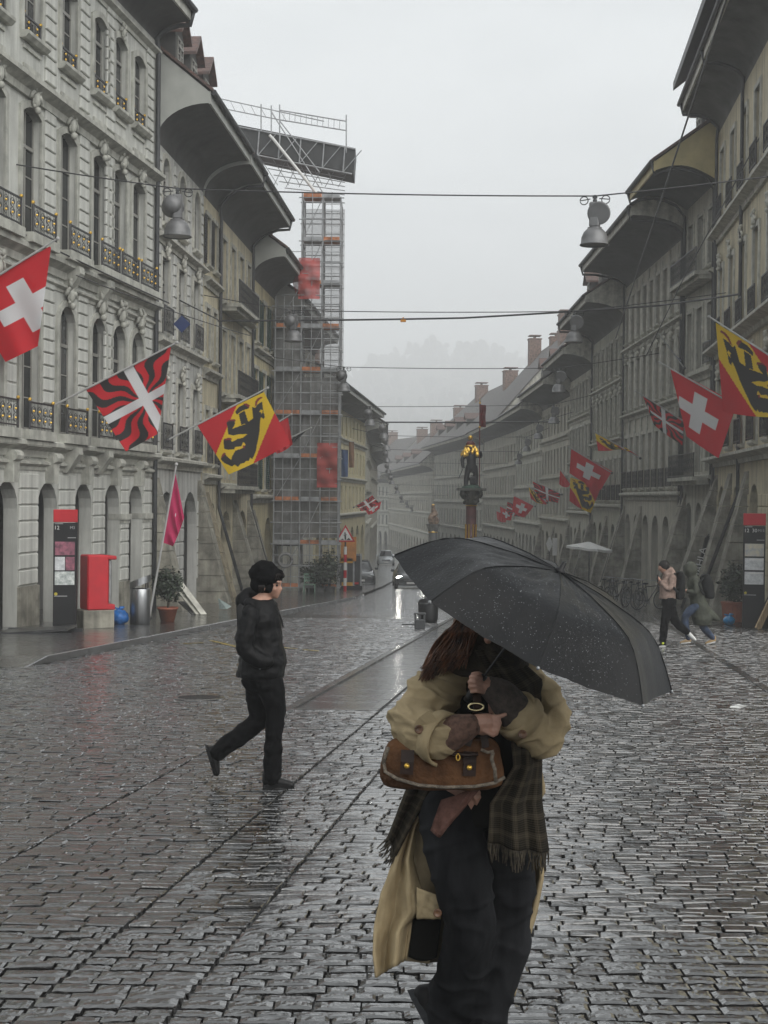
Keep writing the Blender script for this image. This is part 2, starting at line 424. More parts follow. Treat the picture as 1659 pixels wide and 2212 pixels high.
# left pavement with kerb stones
def xk(y): return sx(-6.4 + max(0, (y - 60)) * -.07, y)
pv = empty('pavement', (xk(24), 24, gz(24))); tag(pv, 'raised dark wet pavement along the left arcades', kind='structure')
b = MB(); yy = [22.6, 23.6, 26, 30, 35, 40, 46, 53, 60, 70, 80, 100]
hh = [0.0, .11] + [.12] * 10
vs = []
for y, h in zip(yy, hh):
    for xo in (-16, -8, -4, -2, -.10): vs.append((xk(y) + xo - pv.location.x, y - 24, gz(y) + h + (.01 if xo < -.2 else 0) - pv.location.z))
b.add(vs, [(j * 5 + i, j * 5 + i + 1, (j + 1) * 5 + i + 1, (j + 1) * 5 + i) for j in range(len(yy) - 1) for i in range(4)]); b.build('paving', pave_m, pv)
y = 22.6
while y < 62:
    b = MB(); y2 = y + 1.0; h0, h1 = (.12 * min(1, (y - 22.6)), .12 * min(1, (y2 - 22.6)))
    def k4(yv, h, g): return [(xk(yv) - .16, yv + g, gz(yv) - .05), (xk(yv), yv + g, gz(yv) - .05), (xk(yv), yv + g, gz(yv) + h - .012), (xk(yv) - .015, yv + g, gz(yv) + h), (xk(yv) - .16, yv + g, gz(yv) + h)]
    a, c = k4(y, h0, .006), k4(y2, h1, -.006)
    b.add([Vector(p) - pv.location for p in a + c], [(i, (i + 1) % 5, 5 + (i + 1) % 5, 5 + i) for i in range(5)] + [(4, 3, 2, 1, 0), (5, 6, 7, 8, 9)])
    b.build('kerb_stone', kerb_m, pv); y = y2
# right gutter: a line of long stones
gt = empty('gutter', (sx(5, 24), 24, gz(24))); tag(gt, 'narrow gutter line of long stones on the right of the street', kind='structure')
y = 20.0
while y < 46:
    b = MB(); c = [(sx(5.0, y), y + .008), (sx(5.13, y), y + .008), (sx(5.13, y + .9), y + .892), (sx(5.0, y + .9), y + .892)]
    vs = [Vector((p[0], p[1], gz(p[1]) + z)) - gt.location for z in (-.05, .004) for p in c]
    b.add(vs, [(4, 5, 6, 7), (0, 1, 5, 4), (1, 2, 6, 5), (2, 3, 7, 6), (3, 0, 4, 7)]); b.build('gutter_stone', border_m, gt); y += .9

# wooded hill beyond the town
hill_m = mat('hill_grass', (.05, .06, .045), .9, .3, .02, 0)
b = MB(); 
def hillz(x, y): return -9 + 158 * max(0, min(1, (y - 1000) / 800)) ** 1.2 * (1 + .16 * math.sin(x * .0062 + 1) + .10 * math.sin(x * .017)) - .05 * max(0, x + 20)
b.grid(lambda u, v: (-1000 + 2000 * u, 980 + 1200 * v, hillz(-1000 + 2000 * u, 980 + 1200 * v)), 40, 20)
tag(b.build('hill', hill_m, smooth=True), 'misty wooded hill beyond the end of the street', kind='structure')
fol_far = mat('far_foliage', (.03, .04, .028), .9, .4, .5, 0)
b = MB(); r_ = random.Random(3)
for k in range(700):
    x = r_.uniform(-420, 380); y = r_.uniform(1250, 1850); z = hillz(x, y) - 3; s = r_.uniform(7, 14)
    for q_ in range(7):
        c = (x + r_.gauss(0, .45) * s, y + r_.gauss(0, .45) * s, z + s * r_.uniform(.3, 1.9))
        b.ball(c, s * r_.uniform(.22, .5), 5, 4, (1, 1, r_.uniform(.8, 1.5)))
fo = b.build('wood_on_hill', fol_far); tag(fo, 'misty wood covering the hill behind the roofs', 'wood', kind='stuff')
# ------------------------------------------------------------------ house builder
def facade_mat(name, c, streak=.42): return mat(name, c, .8, .12, .8, .12, 18, streak=streak)
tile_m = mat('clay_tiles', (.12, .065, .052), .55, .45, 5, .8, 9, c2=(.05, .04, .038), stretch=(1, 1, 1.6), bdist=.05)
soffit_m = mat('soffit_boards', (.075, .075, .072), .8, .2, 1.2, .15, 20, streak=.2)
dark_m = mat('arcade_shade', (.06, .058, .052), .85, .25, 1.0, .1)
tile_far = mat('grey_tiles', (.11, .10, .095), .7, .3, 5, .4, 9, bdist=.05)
shop_m = mat('shop_front', (.045, .043, .04), .4, .4, .7, .1)
frame_m = mat('window_frame_paint', (.27, .265, .24), .5, .1)
curtain_m = mat('window_glass_pale', (.05, .052, .052), .10, .5, 1.2, .06, 1.5, bdist=.05, spec=.25)
stone_m = mat('sandstone_base', (.30, .285, .235), .8, .3, 2.0, .3, 25, streak=.35)
green_m = mat('green_shutter', (.012, .055, .038), .55, .2)
_wm = {}
def arch_pts(uc, w, zt, kind, n=8):
    h = w / 2
    if kind == 'arch': return [(uc - h * math.cos(PI * i / n), zt - h + h * math.sin(PI * i / n)) for i in range(n + 1)]
    if kind == 'seg':
        r = .16 * w; return [(uc - h + w * i / n, zt - r + r * math.sin(PI * i / n)) for i in range(n + 1)]
    return [(uc - h, zt), (uc + h, zt)]
def wall_band(mb, u0, u1, z0, z1, ops, y=0.0):
    u = u0
    for (uc, w, zb, zt, kind, dep) in sorted(ops):
        l, r = uc - w / 2, uc + w / 2
        if l > u + 1e-4: mb.quad((u, y, z0), (l, y, z0), (l, y, z1), (u, y, z1))
        if zb > z0 + 1e-4: mb.quad((l, y, z0), (r, y, z0), (r, y, zb), (l, y, zb))
        ap = arch_pts(uc, w, zt, kind)
        for a, b in zip(ap[:-1], ap[1:]): mb.quad((a[0], y, a[1]), (b[0], y, b[1]), (b[0], y, z1), (a[0], y, z1))
        outl = [(l, zb)] + ap + [(r, zb)]
        for a, b in zip(outl[:-1], outl[1:]): mb.quad((a[0], y, a[1]), (a[0], y + dep, a[1]), (b[0], y + dep, b[1]), (b[0], y, b[1]))
        if zb > z0 + 1e-4: mb.quad((l, y, zb), (r, y, zb), (r, y + dep, zb), (l, y + dep, zb))
        u = r
    if u1 > u + 1e-4: mb.quad((u, y, z0), (u1, y, z0), (u1, y, z1), (u, y, z1))
def window(parent, uc, y, zb, w, h, kind='rect', dark=True, fm=None):
    """window set in its opening; the frame carries the pane"""
    fm = fm or frame_m
    key = (round(w, 2), round(h, 2), kind, fm.name)
    if key not in _wm:
        b = MB(); t = .06; d = .05
        b.bb(-w / 2, -w / 2 + t, -d, 0, 0, h); b.bb(w / 2 - t, w / 2, -d, 0, 0, h); b.bb(-w / 2 + t, w / 2 - t, -d, 0, 0, t)
        b.bb(-.035, .035, -d - .01, -.002, t, h - t)
        b.bb(-w / 2 + t, w / 2 - t, -d, 0, h - t, h)
        zt = h * .70; b.bb(-w / 2 + t, w / 2 - t, -d - .02, -.004, zt - .04, zt + .04)
        for q in (.24, .47): b.bb(-w / 2 + t, w / 2 - t, -d + .012, -.006, h * q - .015, h * q + .015)
        p = MB(); p.bb(-w / 2 + .01, w / 2 - .01, -.02, -.010, .01, h - .01)
        pc = MB(); pc.bb(-w / 2 + .01, w / 2 - .01, -.02, -.010, .01, h - .01)
        _wm[key] = (b.mesh('window', fm), p.mesh('pane', glass), pc.mesh('pane', curtain_m))
    f, p, pc = _wm[key]
    o = inst(f, 'window', parent, (uc, y, zb)); inst(p if dark else pc, 'pane', o); return o
_rl = {}
def railing(parent, u0, u1, y, z, h=.85, gilt=True, name='railing', bulge=.0):
    key = (round(u1 - u0, 2), round(h, 2))
    w = u1 - u0
    if key not in _rl:
        b = MB(); g = MB(); r_ = random.Random(5)
        b.bb(0, w, -.02, .02, h - .04, h); b.bb(0, w, -.015, .015, .05, .08)
        n = max(4, int(w / .085))
        for i in range(n + 1):
            x = w * i / n; b.bar((x, 0, 0.0), (x, 0, h - .03), .006, 4)
        k = max(2, int(w / .34))
        for i in range(k):
            x = w * (i + .5) / k; rr = min(.13, w / k * .42)
            for zc in (h * .34, h * .66):
                pts = [(x + rr * math.cos(t) * (1 - t / 14), -.012, zc + rr * math.sin(t) * (1 - t / 14)) for t in [j * .6 for j in range(14)]]
                b.tube(pts, .008, 4)
                g.ball((x, -.02, zc), .030, 6, 4)
        for x in (0, w): g.ball((x, 0, h + .04), .045, 8, 5); b.bar((x, 0, 0), (x, 0, h), .025, 6)
        _rl[key] = (b.mesh('railing', iron), g.mesh('gilt_ornament', gold))
    o = inst(_rl[key][0], name, parent, (u0, y, z))
    if gilt: gi = inst(_rl[key][1], 'gilt_ornament', o); gi['kind'] = 'stuff'
    return o
def cornice(parent, u0, u1, z, proj=.22, h=.32, m_=None, name='cornice', y=0.0):
    b = MB(); e = .002
    b.ext([(y + e, z - h), (y - proj * .25, z - h), (y - proj * .3, z - h * .6), (y - proj * .75, z - h * .4), (y - proj, z - h * .3), (y - proj, z - h * .05), (y - proj * .9, z), (y + e, z + .05)], u0, u1)
    return b.build(name, m_, parent)
def sill(parent, uc, w, z, m_, y=0.0, proj=.16, h=.13):
    b = MB(); b.ext([(y + .05, z - h), (y - proj * .6, z - h), (y - proj, z - h * .5), (y - proj, z - .01), (y + .05, z + .012)], uc - w / 2 - .1, uc + w / 2 + .1)
    return b.build('sill', m_, parent)
def surround(parent, uc, w, zb, zt, kind, m_, y=0.0, t=.16, p=.06):
    b = MB(); ap = arch_pts(uc, w, zt, kind); inner = [(uc - w / 2, zb)] + ap + [(uc + w / 2, zb)]
    ap2 = arch_pts(uc, w + 2 * t, zt + t, kind); outer = [(uc - w / 2 - t, zb)] + ap2 + [(uc + w / 2 + t, zb)]
    n = len(inner)
    for i in range(n - 1):
        a, c, d, e = inner[i], inner[i + 1], outer[i + 1], outer[i]
        b.quad((a[0], y - p, a[1]), (c[0], y - p, c[1]), (d[0], y - p, d[1]), (e[0], y - p, e[1]))
        b.quad((e[0], y - p, e[1]), (d[0], y - p, d[1]), (d[0], y + .01, d[1]), (e[0], y + .01, e[1]))
        b.quad((c[0], y - p, c[1]), (a[0], y - p, a[1]), (a[0], y + .02, a[1]), (c[0], y + .02, c[1]))
    return b.build('window_surround', m_, parent)
_orn = {}
def ornament(parent, uc, y, z, s, m_, seed=0):
    """carved shell and scrolls over an opening"""
    k = (seed % 4, m_.name)
    if k not in _orn:
        r_ = random.Random(seed % 4 + 20); b = MB()
        b.ball((0, -.05, 0), .22, 8, 6, (.9, .6, 1.2))
        for q in (-1, 1):
            pts = [(q * (.12 + .30 * (1 - t / 9) * math.cos(t)), -.04 - .03 * math.sin(t), -.05 + .30 * (1 - t / 9) * math.sin(t)) for t in [j * .55 for j in range(13)]]
            b.tube(pts, [.07 * (1 - j / 18) for j in range(13)], 6)
            b.tube([(q * .1, -.08, .2), (q * .26, -.12, .34), (q * .2, -.06, .5), (q * .05, -.05, .55)], [.06, .07, .05, .03], 6)
        for j in range(7): b.ball((r_.uniform(-.28, .28), r_.uniform(-.14, -.04), r_.uniform(-.3, .5)), r_.uniform(.06, .11), 6, 4)
        b.ball((0, -.1, -.36), .12, 8, 5)
        _orn[k] = b.mesh('carved_ornament', m_, True)
    return inst(_orn[k], 'carved_ornament', parent, (uc, y, z), 0, (s, s, s))
_blk = {}
def block(parent, u0, u1, y, z0, z1, m_, p=.05, name='stone_block'):
    key = (round(u1 - u0, 2), round(z1 - z0, 2), p, m_.name); w, h = u1 - u0, z1 - z0
    if key not in _blk:
        b = MB(); c = .018
        def rg(i, yy): return [(i, yy, i), (w - i, yy, i), (w - i, yy, h - i), (i, yy, h - i)]
        b.add(rg(0, .012) + rg(0, -p + c) + rg(c, -p), [(0, 1, 5, 4), (1, 2, 6, 5), (2, 3, 7, 6), (3, 0, 4, 7), (4, 5, 9, 8), (5, 6, 10, 9), (6, 7, 11, 10), (7, 4, 8, 11), (8, 9, 10, 11)])
        _blk[key] = b.mesh('stone_block', m_)
    return inst(_blk[key], name, parent, (u0, y, z0))
def courses(parent, u0, u1, z0, z1, step, m_, y=0.0, p=.05, gap=.038):
    n = max(1, round((z1 - z0) / step)); st = (z1 - z0) / n
    for i in range(n): block(parent, u0, u1, y, z0 + i * st + gap / 2, z0 + (i + 1) * st - gap / 2, m_, p)
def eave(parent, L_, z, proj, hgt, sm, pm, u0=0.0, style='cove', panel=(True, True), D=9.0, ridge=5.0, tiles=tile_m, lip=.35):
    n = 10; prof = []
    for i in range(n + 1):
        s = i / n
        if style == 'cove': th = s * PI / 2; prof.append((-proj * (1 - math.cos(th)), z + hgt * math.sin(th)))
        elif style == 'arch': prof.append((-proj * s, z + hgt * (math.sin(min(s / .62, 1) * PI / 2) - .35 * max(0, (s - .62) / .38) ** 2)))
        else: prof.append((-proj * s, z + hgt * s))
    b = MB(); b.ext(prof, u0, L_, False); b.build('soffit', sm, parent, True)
    zo = prof[-1][1]; slope = math.atan2(ridge, D / 2 + proj)
    b = MB(); b.ext([(-proj, zo), (-proj, zo + lip), (-proj - .06, zo + lip), (-proj - .06, zo - .02), (-proj, zo - .02)], u0, L_, True); b.build('fascia', pm, parent)
    zr = zo + lip; b = MB(); zt = zr + ridge
    b.ext([(-proj - .14, zr - .02), (-proj - .14, zr + .08), (D / 2, zt), (D + .3, zr + .08), (D + .3, zr - .02), (D / 2, zt - .12)], u0 - .06, L_ + .06); rf = b.build('roof', tiles, parent)
    for k, x in enumerate((u0, L_)):
        if panel[k]:
            b = MB(); ysl = lambda yy: zr + (yy + proj) * math.tan(slope) * .98
            pts = [(x, p[0], p[1]) for p in prof] + [(x, -proj, zr)] + [(x, 0.0, ysl(0))]
            b.poly(pts); b.poly([(x, 0, z), (x, 0, ysl(0)), (x, D / 2, zt - .1), (x, D, zr), (x, D, z)]); b.build('eave_end_panel', pm, parent)
    b = MB(); b.tube([(u0, -proj - .15, zr - .03), (L_, -proj - .15, zr - .03)], .085, 8); b.build('gutter', zinc, parent)
    return prof, zr, rf, slope
def downpipe(parent, u, prof, zr, zbot, r=.06, m_=None, y_w=-.12, buttress=None):
    path = [(u, prof[-1][0] - .12, zr - .1), (u, prof[-1][0] - .02, prof[-1][1] - .15)]
    for p in prof[-3:1:-2]: path.append((u, p[0] - .02, p[1] - .12))
    path += [(u, y_w, prof[0][1] - .3), (u, y_w, zbot + 3.4)]
    path += [(u, y_w - (buttress or 0), zbot)]
    b = MB(); b.tube(path, r, 8); return b.build('downpipe', m_ or zinc, parent, True)
def dormer(parent, u, prof, zr, slope, w=1.1, h=1.2, up=1.0, wm=None):
    y0 = prof[-1][0] + up; z0 = zr + up * math.tan(slope)
    b = MB(); dp = (h + w * .5) / math.tan(slope) + .3
    b.mi = 1; b.bb(u - w / 2, u + w / 2, y0, y0 + dp, z0 - .5, z0 + h)
    b.mi = 0
    for q in (-1, 1): 
        b.add([(u, y0 - .25, z0 + h + w * .55), (u + q * (w / 2 + .18), y0 - .25, z0 + h - .1), (u + q * (w / 2 + .18), y0 + dp, z0 + h - .1), (u, y0 + dp, z0 + h + w * .55),
               (u, y0 - .25, z0 + h + w * .55 - .1), (u + q * (w / 2 + .18), y0 - .25, z0 + h - .2), (u + q * (w / 2 + .18), y0 + dp, z0 + h - .2), (u, y0 + dp, z0 + h + w * .55 - .1)],
              [(0, 1, 2, 3), (7, 6, 5, 4), (0, 4, 5, 1), (1, 5, 6, 2)])
    b.mi = 1; b.add([(u - w / 2, y0, z0 + h), (u + w / 2, y0, z0 + h), (u, y0, z0 + h + w * .5)], [(0, 1, 2)])
    o = b.build('dormer', [tile_m, wm or soffit_m], parent); window(o, u, y0 + .0, z0 + .1, w * .7, h * .75); return o
def chimney(parent, u, y, z0, h=1.8, w=.6, m_=None):
    b = MB(); b.bb(u - w / 2, u + w / 2, y - w / 2, y + w / 2, z0 - 1.5, z0 + h); b.bb(u - w / 2 - .08, u + w / 2 + .08, y - w / 2 - .08, y + w / 2 + .08, z0 + h, z0 + h + .12)
    for q in (-.18, .18): b.bb(u + q - .1, u + q + .1, y - .12, y + .12, z0 + h + .12, z0 + h + .4)
    b.bb(u - w / 2 - .04, u + w / 2 + .04, y - w / 2, y + w / 2, z0 + h + .4, z0 + h + .48)
    return b.build('chimney', m_ or mat('chimney_brick', (.22, .14, .11), .8, .4, 6), parent)
def shutter(parent, u, z, w, h, m_, y=-.03):
    b = MB(); b.bb(u, u + w, y - .03, y, z, z + h)
    n = int(h / .09)
    for i in range(n): b.box((u + w / 2, y - .04, z + h * (i + .5) / n), (w * .82, .03, h / n * .5), Matrix.Rotation(.5, 3, 'X'))
    return b.build('shutter', m_, parent)
def buttress(parent, u, w, zt, dep, zb, m_, course=True):
    n = 8 if course else 1; gp = .02
    for i in range(n):
        a, c = i / n, (i + 1) / n
        z0, z1 = zb + (zt - zb) * a, zb + (zt - zb) * c; y0, y1 = -dep * (1 - a) - .02, -dep * (1 - c) - .02
        b = MB(); b.add([(u - w / 2, .05, z0 + gp), (u + w / 2, .05, z0 + gp), (u + w / 2, y0, z0 + gp), (u - w / 2, y0, z0 + gp), (u - w / 2, .05, z1), (u + w / 2, .05, z1), (u + w / 2, y1, z1), (u - w / 2, y1, z1)],
              [(3, 2, 6, 7), (2, 1, 5, 6), (0, 3, 7, 4), (4, 7, 6, 5), (0, 1, 2, 3)])
        b.build('buttress_stone', m_, parent)
def frame_of(pL, pR):
    d = Vector((pR[0] - pL[0], pR[1] - pL[1], 0)); return d.length, math.atan2(d.y, d.x)
def house(name, label, pL, pR, levels, bays, wm, tm, win, arcs=0, ev=None, opt=None, group='old town houses along the street'):
    """levels: world heights of the floors from the first floor up, the last is the foot of the eave.
       win: per upper storey (width, sill above floor, height, kind, extras)"""
    opt = opt or {}
    L_, rz = frame_of(pL, pR); zb = min(gz(pL[1]), gz(pR[1])) - .1
    t = thing(name, label, 'house', (pL[0], pL[1], zb), rz, group)
    lv = [0] + [z - zb for z in levels]; D = opt.get('D', 9.0)
    zh = max(gz(pL[1]), gz(pR[1])) - zb
    far = opt.get('far', False)
    wb = MB(); step = L_ / bays; ucs = [step * (i + .5) for i in range(bays)]
    # ground floor
    if arcs:
        st = L_ / arcs; aw = st * opt.get('aw', .62); top = lv[1] - opt.get('atop', .9)
        ops = [(st * (i + .5), aw, 0, top, 'arch', .32) for i in range(arcs)]
        wall_band(wb, 0, L_, 0, lv[1], ops)
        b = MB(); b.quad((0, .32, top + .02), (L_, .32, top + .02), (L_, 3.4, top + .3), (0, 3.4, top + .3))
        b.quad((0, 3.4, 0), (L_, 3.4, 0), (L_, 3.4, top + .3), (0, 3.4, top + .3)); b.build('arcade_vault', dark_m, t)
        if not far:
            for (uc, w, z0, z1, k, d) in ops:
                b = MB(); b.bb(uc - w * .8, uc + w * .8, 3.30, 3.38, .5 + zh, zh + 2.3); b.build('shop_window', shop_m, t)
    else: wall_band(wb, 0, L_, 0, lv[1], [])
    for si, wspec in enumerate(win):
        w, so, h, kind = wspec[:4]; ex = wspec[4] if len(wspec) > 4 else {}
        z0, z1 = lv[si + 1], lv[si + 2]
        ops = [(u, w, z0 + so, z0 + so + h, kind, .15) for u in ucs]
        wall_band(wb, 0, L_, z0, z1, ops)
        for k, u in enumerate(ucs):
            window(t, u, .15, z0 + so, w, h, kind, dark=(k * 7 + si * 3) % 5 != 0)
            if not far:
                if ex.get('sur', True): surround(t, u, w, z0 + so, z0 + so + h, kind, tm)
                if so > .3: sill(t, u, w, z0 + so, tm)
            if ex.get('rail') and (ex['rail'] is True or k in ex['rail']): railing(t, u - w * .62, u + w * .62, -.16, z0 + so + .02, .8, gilt=ex.get('gilt', False))
            if ex.get('orn'): ornament(t, u, -.08, z0 + so + h + .22, .62, tm, k)
            if ex.get('shut'):
                for q in (-1, 1): shutter(t, u + (w / 2 + .04 if q > 0 else -w / 2 - .04 - w * .5), z0 + so, w * .5, h, ex['shut'])
        if ex.get('corn', True): cornice(t, 0.003, L_ - .003, z0 + .12, ex.get('cp', .26), ex.get('ch', .34), tm)
        if ex.get('balc'):
            a, c = ex['balc']; b = MB(); b.bb(a, c, -.75, .01, z0 - .08, z0 + .06); b.bb(a + .05, c - .05, -.6, .01, z0 - .22, z0 - .08); b.build('balcony_slab', tm, t)
            railing(t, a + .05, c - .05, -.70, z0 + .06, .9, gilt=ex.get('gilt', False))
        if ex.get('pil'):
            for j in range(bays + 1):
                u = min(max(step * j, .16), L_ - .16); b = MB(); b.bb(u - .14, u + .14, -.07, .01, z0 + .14, z1 - .05); b.build('pilaster', tm, t)
    wb.quad((0, D, 0), (0, 0, 0), (0, 0, lv[-1]), (0, D, lv[-1])); wb.quad((L_, 0, 0), (L_, D, 0), (L_, D, lv[-1]), (L_, 0, lv[-1])); wb.quad((L_, D, 0), (0, D, 0), (0, D, lv[-1]), (L_, D, lv[-1]))
    wb.build('wall', wm, t)
    e = dict(proj=1.5, h=1.0, style='cove', ridge=4.5, sm=soffit_m, pm=tm); e.update(ev or {})
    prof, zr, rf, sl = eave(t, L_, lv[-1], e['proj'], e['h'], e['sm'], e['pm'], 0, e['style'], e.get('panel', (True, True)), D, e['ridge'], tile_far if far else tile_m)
    for u in opt.get('pipes', []): downpipe(t, u * L_, prof, zr, zh, buttress=opt.get('pb', 0))
    for u in opt.get('dorm', []): dormer(t, u * L_, prof, zr, sl, up=opt.get('dup', 1.2))
    for (u, y) in opt.get('chim', []): chimney(t, u * L_, y, zr + (y + e['proj']) * math.tan(sl) if y < D / 2 else zr + e['ridge'] * .8, opt.get('chh', 1.6), opt.get('cw', .8))
    for (u, w, dp) in opt.get('butt', []): buttress(t, u * L_, w, lv[1] - .5, dp, zh - .3 if not far else 0, stone_m if opt.get('bm') is None else opt['bm'])
    if opt.get('blocks'):
        st = L_ / arcs
        for j in range(arcs + 1):
            a, c = max(0.02, st * (j - .5) + aw / 2 + .03), min(L_ - .02, st * (j + .5) - aw / 2 - .03)
            courses(t, a, c, zh + .7, lv[1] - 1.2, .42, wm, 0, .04)
    return t, L_, lv, zb, zh, prof, zr, sl

# ------------------------------------------------------------------ left row
w1 = facade_mat('pale_grey_limewash', (.55, .555, .515), .34); t1 = mat('pale_grey_stone', (.47, .47, .42), .8, .18, 3, .15, 30, streak=.30)
pL, pR = (-9.24, 25.8), (-6.89, 42.15)
L_, rz = frame_of(pL, pR); zb = gz(42.15) - .1
pal = thing('palace', 'large pale grey baroque palace with rusticated strips and gilded railings at left', 'house', (pL[0], pL[1], zb), rz, 'old town houses along the street')
def uY(Y): return (Y - 25.8) * 1.0103
Z = lambda z: z - zb
wins = [uY(y) for y in (26.6, 28.6, 30.75, 32.8, 35.1, 37.35, 38.95, 40.58)]; pils = [29.7, 33.92, 36.2, 38.15, 41.55]
wb = MB()
garc = [uY(y) for y in (27.0, 29.3, 31.6, 34.0, 36.4, 38.6, 40.6)]
gops = [(u, 1.25, 0, Z(2.15), 'arch', .34) for u in garc]
wall_band(wb, 0, L_, 0, Z(3.06), gops)
wall_band(wb, 0, L_, Z(3.06), Z(7.5), [(u, 1.1, Z(3.35), Z(6.5), 'arch', .19) for u in wins])
wall_band(wb, 0, L_, Z(7.5), Z(11.3), [(u, 1.1, Z(7.85), Z(10.75), 'seg', .19) for u in wins])
wall_band(wb, 0, L_, Z(11.3), Z(15.3), [(u, 1.05, Z(12.35), Z(14.35), 'seg', .17) for u in wins])
H = Z(15.3)
wb.quad((0, 12, 0), (0, 0, 0), (0, 0, H), (0, 12, H)); wb.quad((L_, 0, 0), (L_, 12, 0), (L_, 12, H), (L_, 0, H)); wb.quad((L_, 12, 0), (0, 12, 0), (0, 12, H), (L_, 12, H)); wb.build('wall', w1, pal)
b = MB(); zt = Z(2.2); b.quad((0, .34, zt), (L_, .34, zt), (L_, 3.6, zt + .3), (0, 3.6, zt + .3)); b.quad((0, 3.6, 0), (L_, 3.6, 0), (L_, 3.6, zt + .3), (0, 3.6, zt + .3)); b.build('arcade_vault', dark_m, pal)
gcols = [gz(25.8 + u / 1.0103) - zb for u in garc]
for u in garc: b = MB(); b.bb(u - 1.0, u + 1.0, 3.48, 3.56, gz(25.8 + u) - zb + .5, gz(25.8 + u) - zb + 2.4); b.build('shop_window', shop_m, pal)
for i, u in enumerate(wins):
    window(pal, u, .19, Z(3.35), 1.1, 3.15, 'arch', i % 3 != 1); window(pal, u, .19, Z(7.85), 1.1, 2.9, 'seg', i % 4 != 2); window(pal, u, .17, Z(12.35), 1.05, 2.0, 'seg', i % 3 != 0)
    surround(pal, u, 1.1, Z(3.35), Z(6.5), 'arch', t1); surround(pal, u, 1.1, Z(7.85), Z(10.75), 'seg', t1); surround(pal, u, 1.05, Z(12.35), Z(14.35), 'seg', t1)
    sill(pal, u, 1.15, Z(12.35), t1, proj=.22, h=.17); railing(pal, u - .5, u + .5, -.02, Z(12.36), .42)
    ornament(pal, u, -.10, Z(6.78), .75, t1, i); ornament(pal, u, -.10, Z(10.95), .72, t1, i + 1)
    if i % 2 == 0: ornament(pal, u, -.08, Z(14.5), .5, t1, i + 2)
    for z, pj in ((7.56, .42), (3.12, .38)):
        b = MB(); b.bb(u - .82, u + .82, -pj, .01, Z(z) - .02, Z(z) + .2); b.bb(u - .74, u + .74, -pj * .75, .01, Z(z) - .16, Z(z) - .02); b.build('balcony_slab', t1, pal)
        railing(pal, u - .70, u + .70, -pj + .06, Z(z) + .2, .64)
    # apron panels between the upper storeys
    b = MB(); b.bb(u - .5, u + .5, -.05, .01, Z(11.55), Z(11.66)); b.bb(u - .5, u + .5, -.05, .01, Z(12.0), Z(12.08)); b.build('apron_panel', t1, pal)
for i, u in enumerate(garc):
    b = MB(); b.prism([(u - .14, Z(2.12)), (u + .14, Z(2.12)), (u + .22, Z(2.75)), (u - .22, Z(2.75))], -.22, .01); b.tube([(u - .2, -.2, Z(2.72)), (u + .2, -.2, Z(2.72))], .13, 10); b.build('keystone_scroll', t1, pal)
for Y in pils:
    u = uY(Y)
    for (a, c) in ((3.4, 7.05), (7.75, 11.0), (11.6, 15.0)): courses(pal, u - .34, u + .34, Z(a), Z(c), .315, w1, 0, .06)
# courses between the arched windows and on the arcade piers
for a, c in zip(wins[:-1], wins[1:]):
    for (s, e) in ((a + .74, c - .74),):
        if e - s > .35 and not any(abs((s + e) / 2 - uY(Y)) < .5 for Y in pils): courses(pal, s, e, Z(3.5), Z(6.9), .40, w1, 0, .03)
ed = [0.0] + garc + [L_]
for i in range(len(garc) + 1):
    a = (garc[i - 1] + .66) if i else .02; c = (garc[i] - .66) if i < len(garc) else L_ - .02
    zg = gz(25.8 + (a + c) / 2) - zb + .12
    courses(pal, a, c, zg + .95, Z(2.35), .36, w1, 0, .045)
    b = MB(); b.bb(a - .03, c + .03, -.07, .30, zg - .3, zg + .93); b.build('pier_base', stone_m, pal)
    b = MB(); b.bb(a - .05, c + .05, -.10, .30, Z(1.18), Z(1.34)); b.bb(a - .02, c + .02, -.06, .30, Z(1.08), Z(1.18)); 
    if i in (0, 1, 2, 6, 7): b.build('impost', t1, pal)
cornice(pal, .003, L_ - .003, Z(3.10), .30, .38, t1); cornice(pal, .003, L_ - .003, Z(2.62), .14, .2, t1, 'string_course')
cornice(pal, .003, L_ - .003, Z(7.54), .30, .42, t1); cornice(pal, .003, L_ - .003, Z(6.98), .12, .18, t1, 'string_course')
cornice(pal, .003, L_ - .003, Z(11.35), .34, .42, t1); cornice(pal, .003, L_ - .003, Z(15.0), .2, .25, t1, 'string_course')
for u in (uY(35.1), uY(37.35)):
    for z in (6.85, 2.4):
        b = MB(); b.ext([(.01, Z(z)), (-.12, Z(z)), (-.42, Z(z) + .45), (-.40, Z(z) + .62), (.01, Z(z) + .62)], u - .16, u + .16); b.build('console', t1, pal)
prof, zr, rf, sl = eave(pal, L_, Z(15.3), 1.05, .55, soffit_m, t1, 0, 'cove', (True, True), 12, 6.0)
downpipe(pal, L_ - .12, prof, zr, gz(42) - zb, r=.075)
for Yd in (39.0, 36.5): dormer(pal, uY(Yd), prof, zr, sl, 1.2, 1.3, 1.5)
# raised lettering on the frieze
def letters(txt, name, parent, loc, rz, size, m_, ext=.01, rx=PI / 2, ital=0.0, sub=None):
    cu = bpy.data.curves.new(name, 'FONT'); cu.body = txt; cu.size = size; cu.extrude = ext; cu.shear = ital; cu.align_x = 'CENTER'; cu.resolution_u = 2
    tmp = bpy.data.objects.new('tmp', cu); col.objects.link(tmp); dg = bpy.context.evaluated_depsgraph_get(); dg.update()
    me = bpy.data.meshes.new_from_object(tmp.evaluated_get(dg)); me.name = name; bpy.data.objects.remove(tmp); me.materials.clear(); me.materials.append(m_)
    o = inst(me, name, parent, loc); o.rotation_euler = (rx, 0, rz); return o
letters('hotels', 'lettering', pal, (uY(32.3), -.03, Z(2.70)), 0, .50, white, .015, ital=.15)

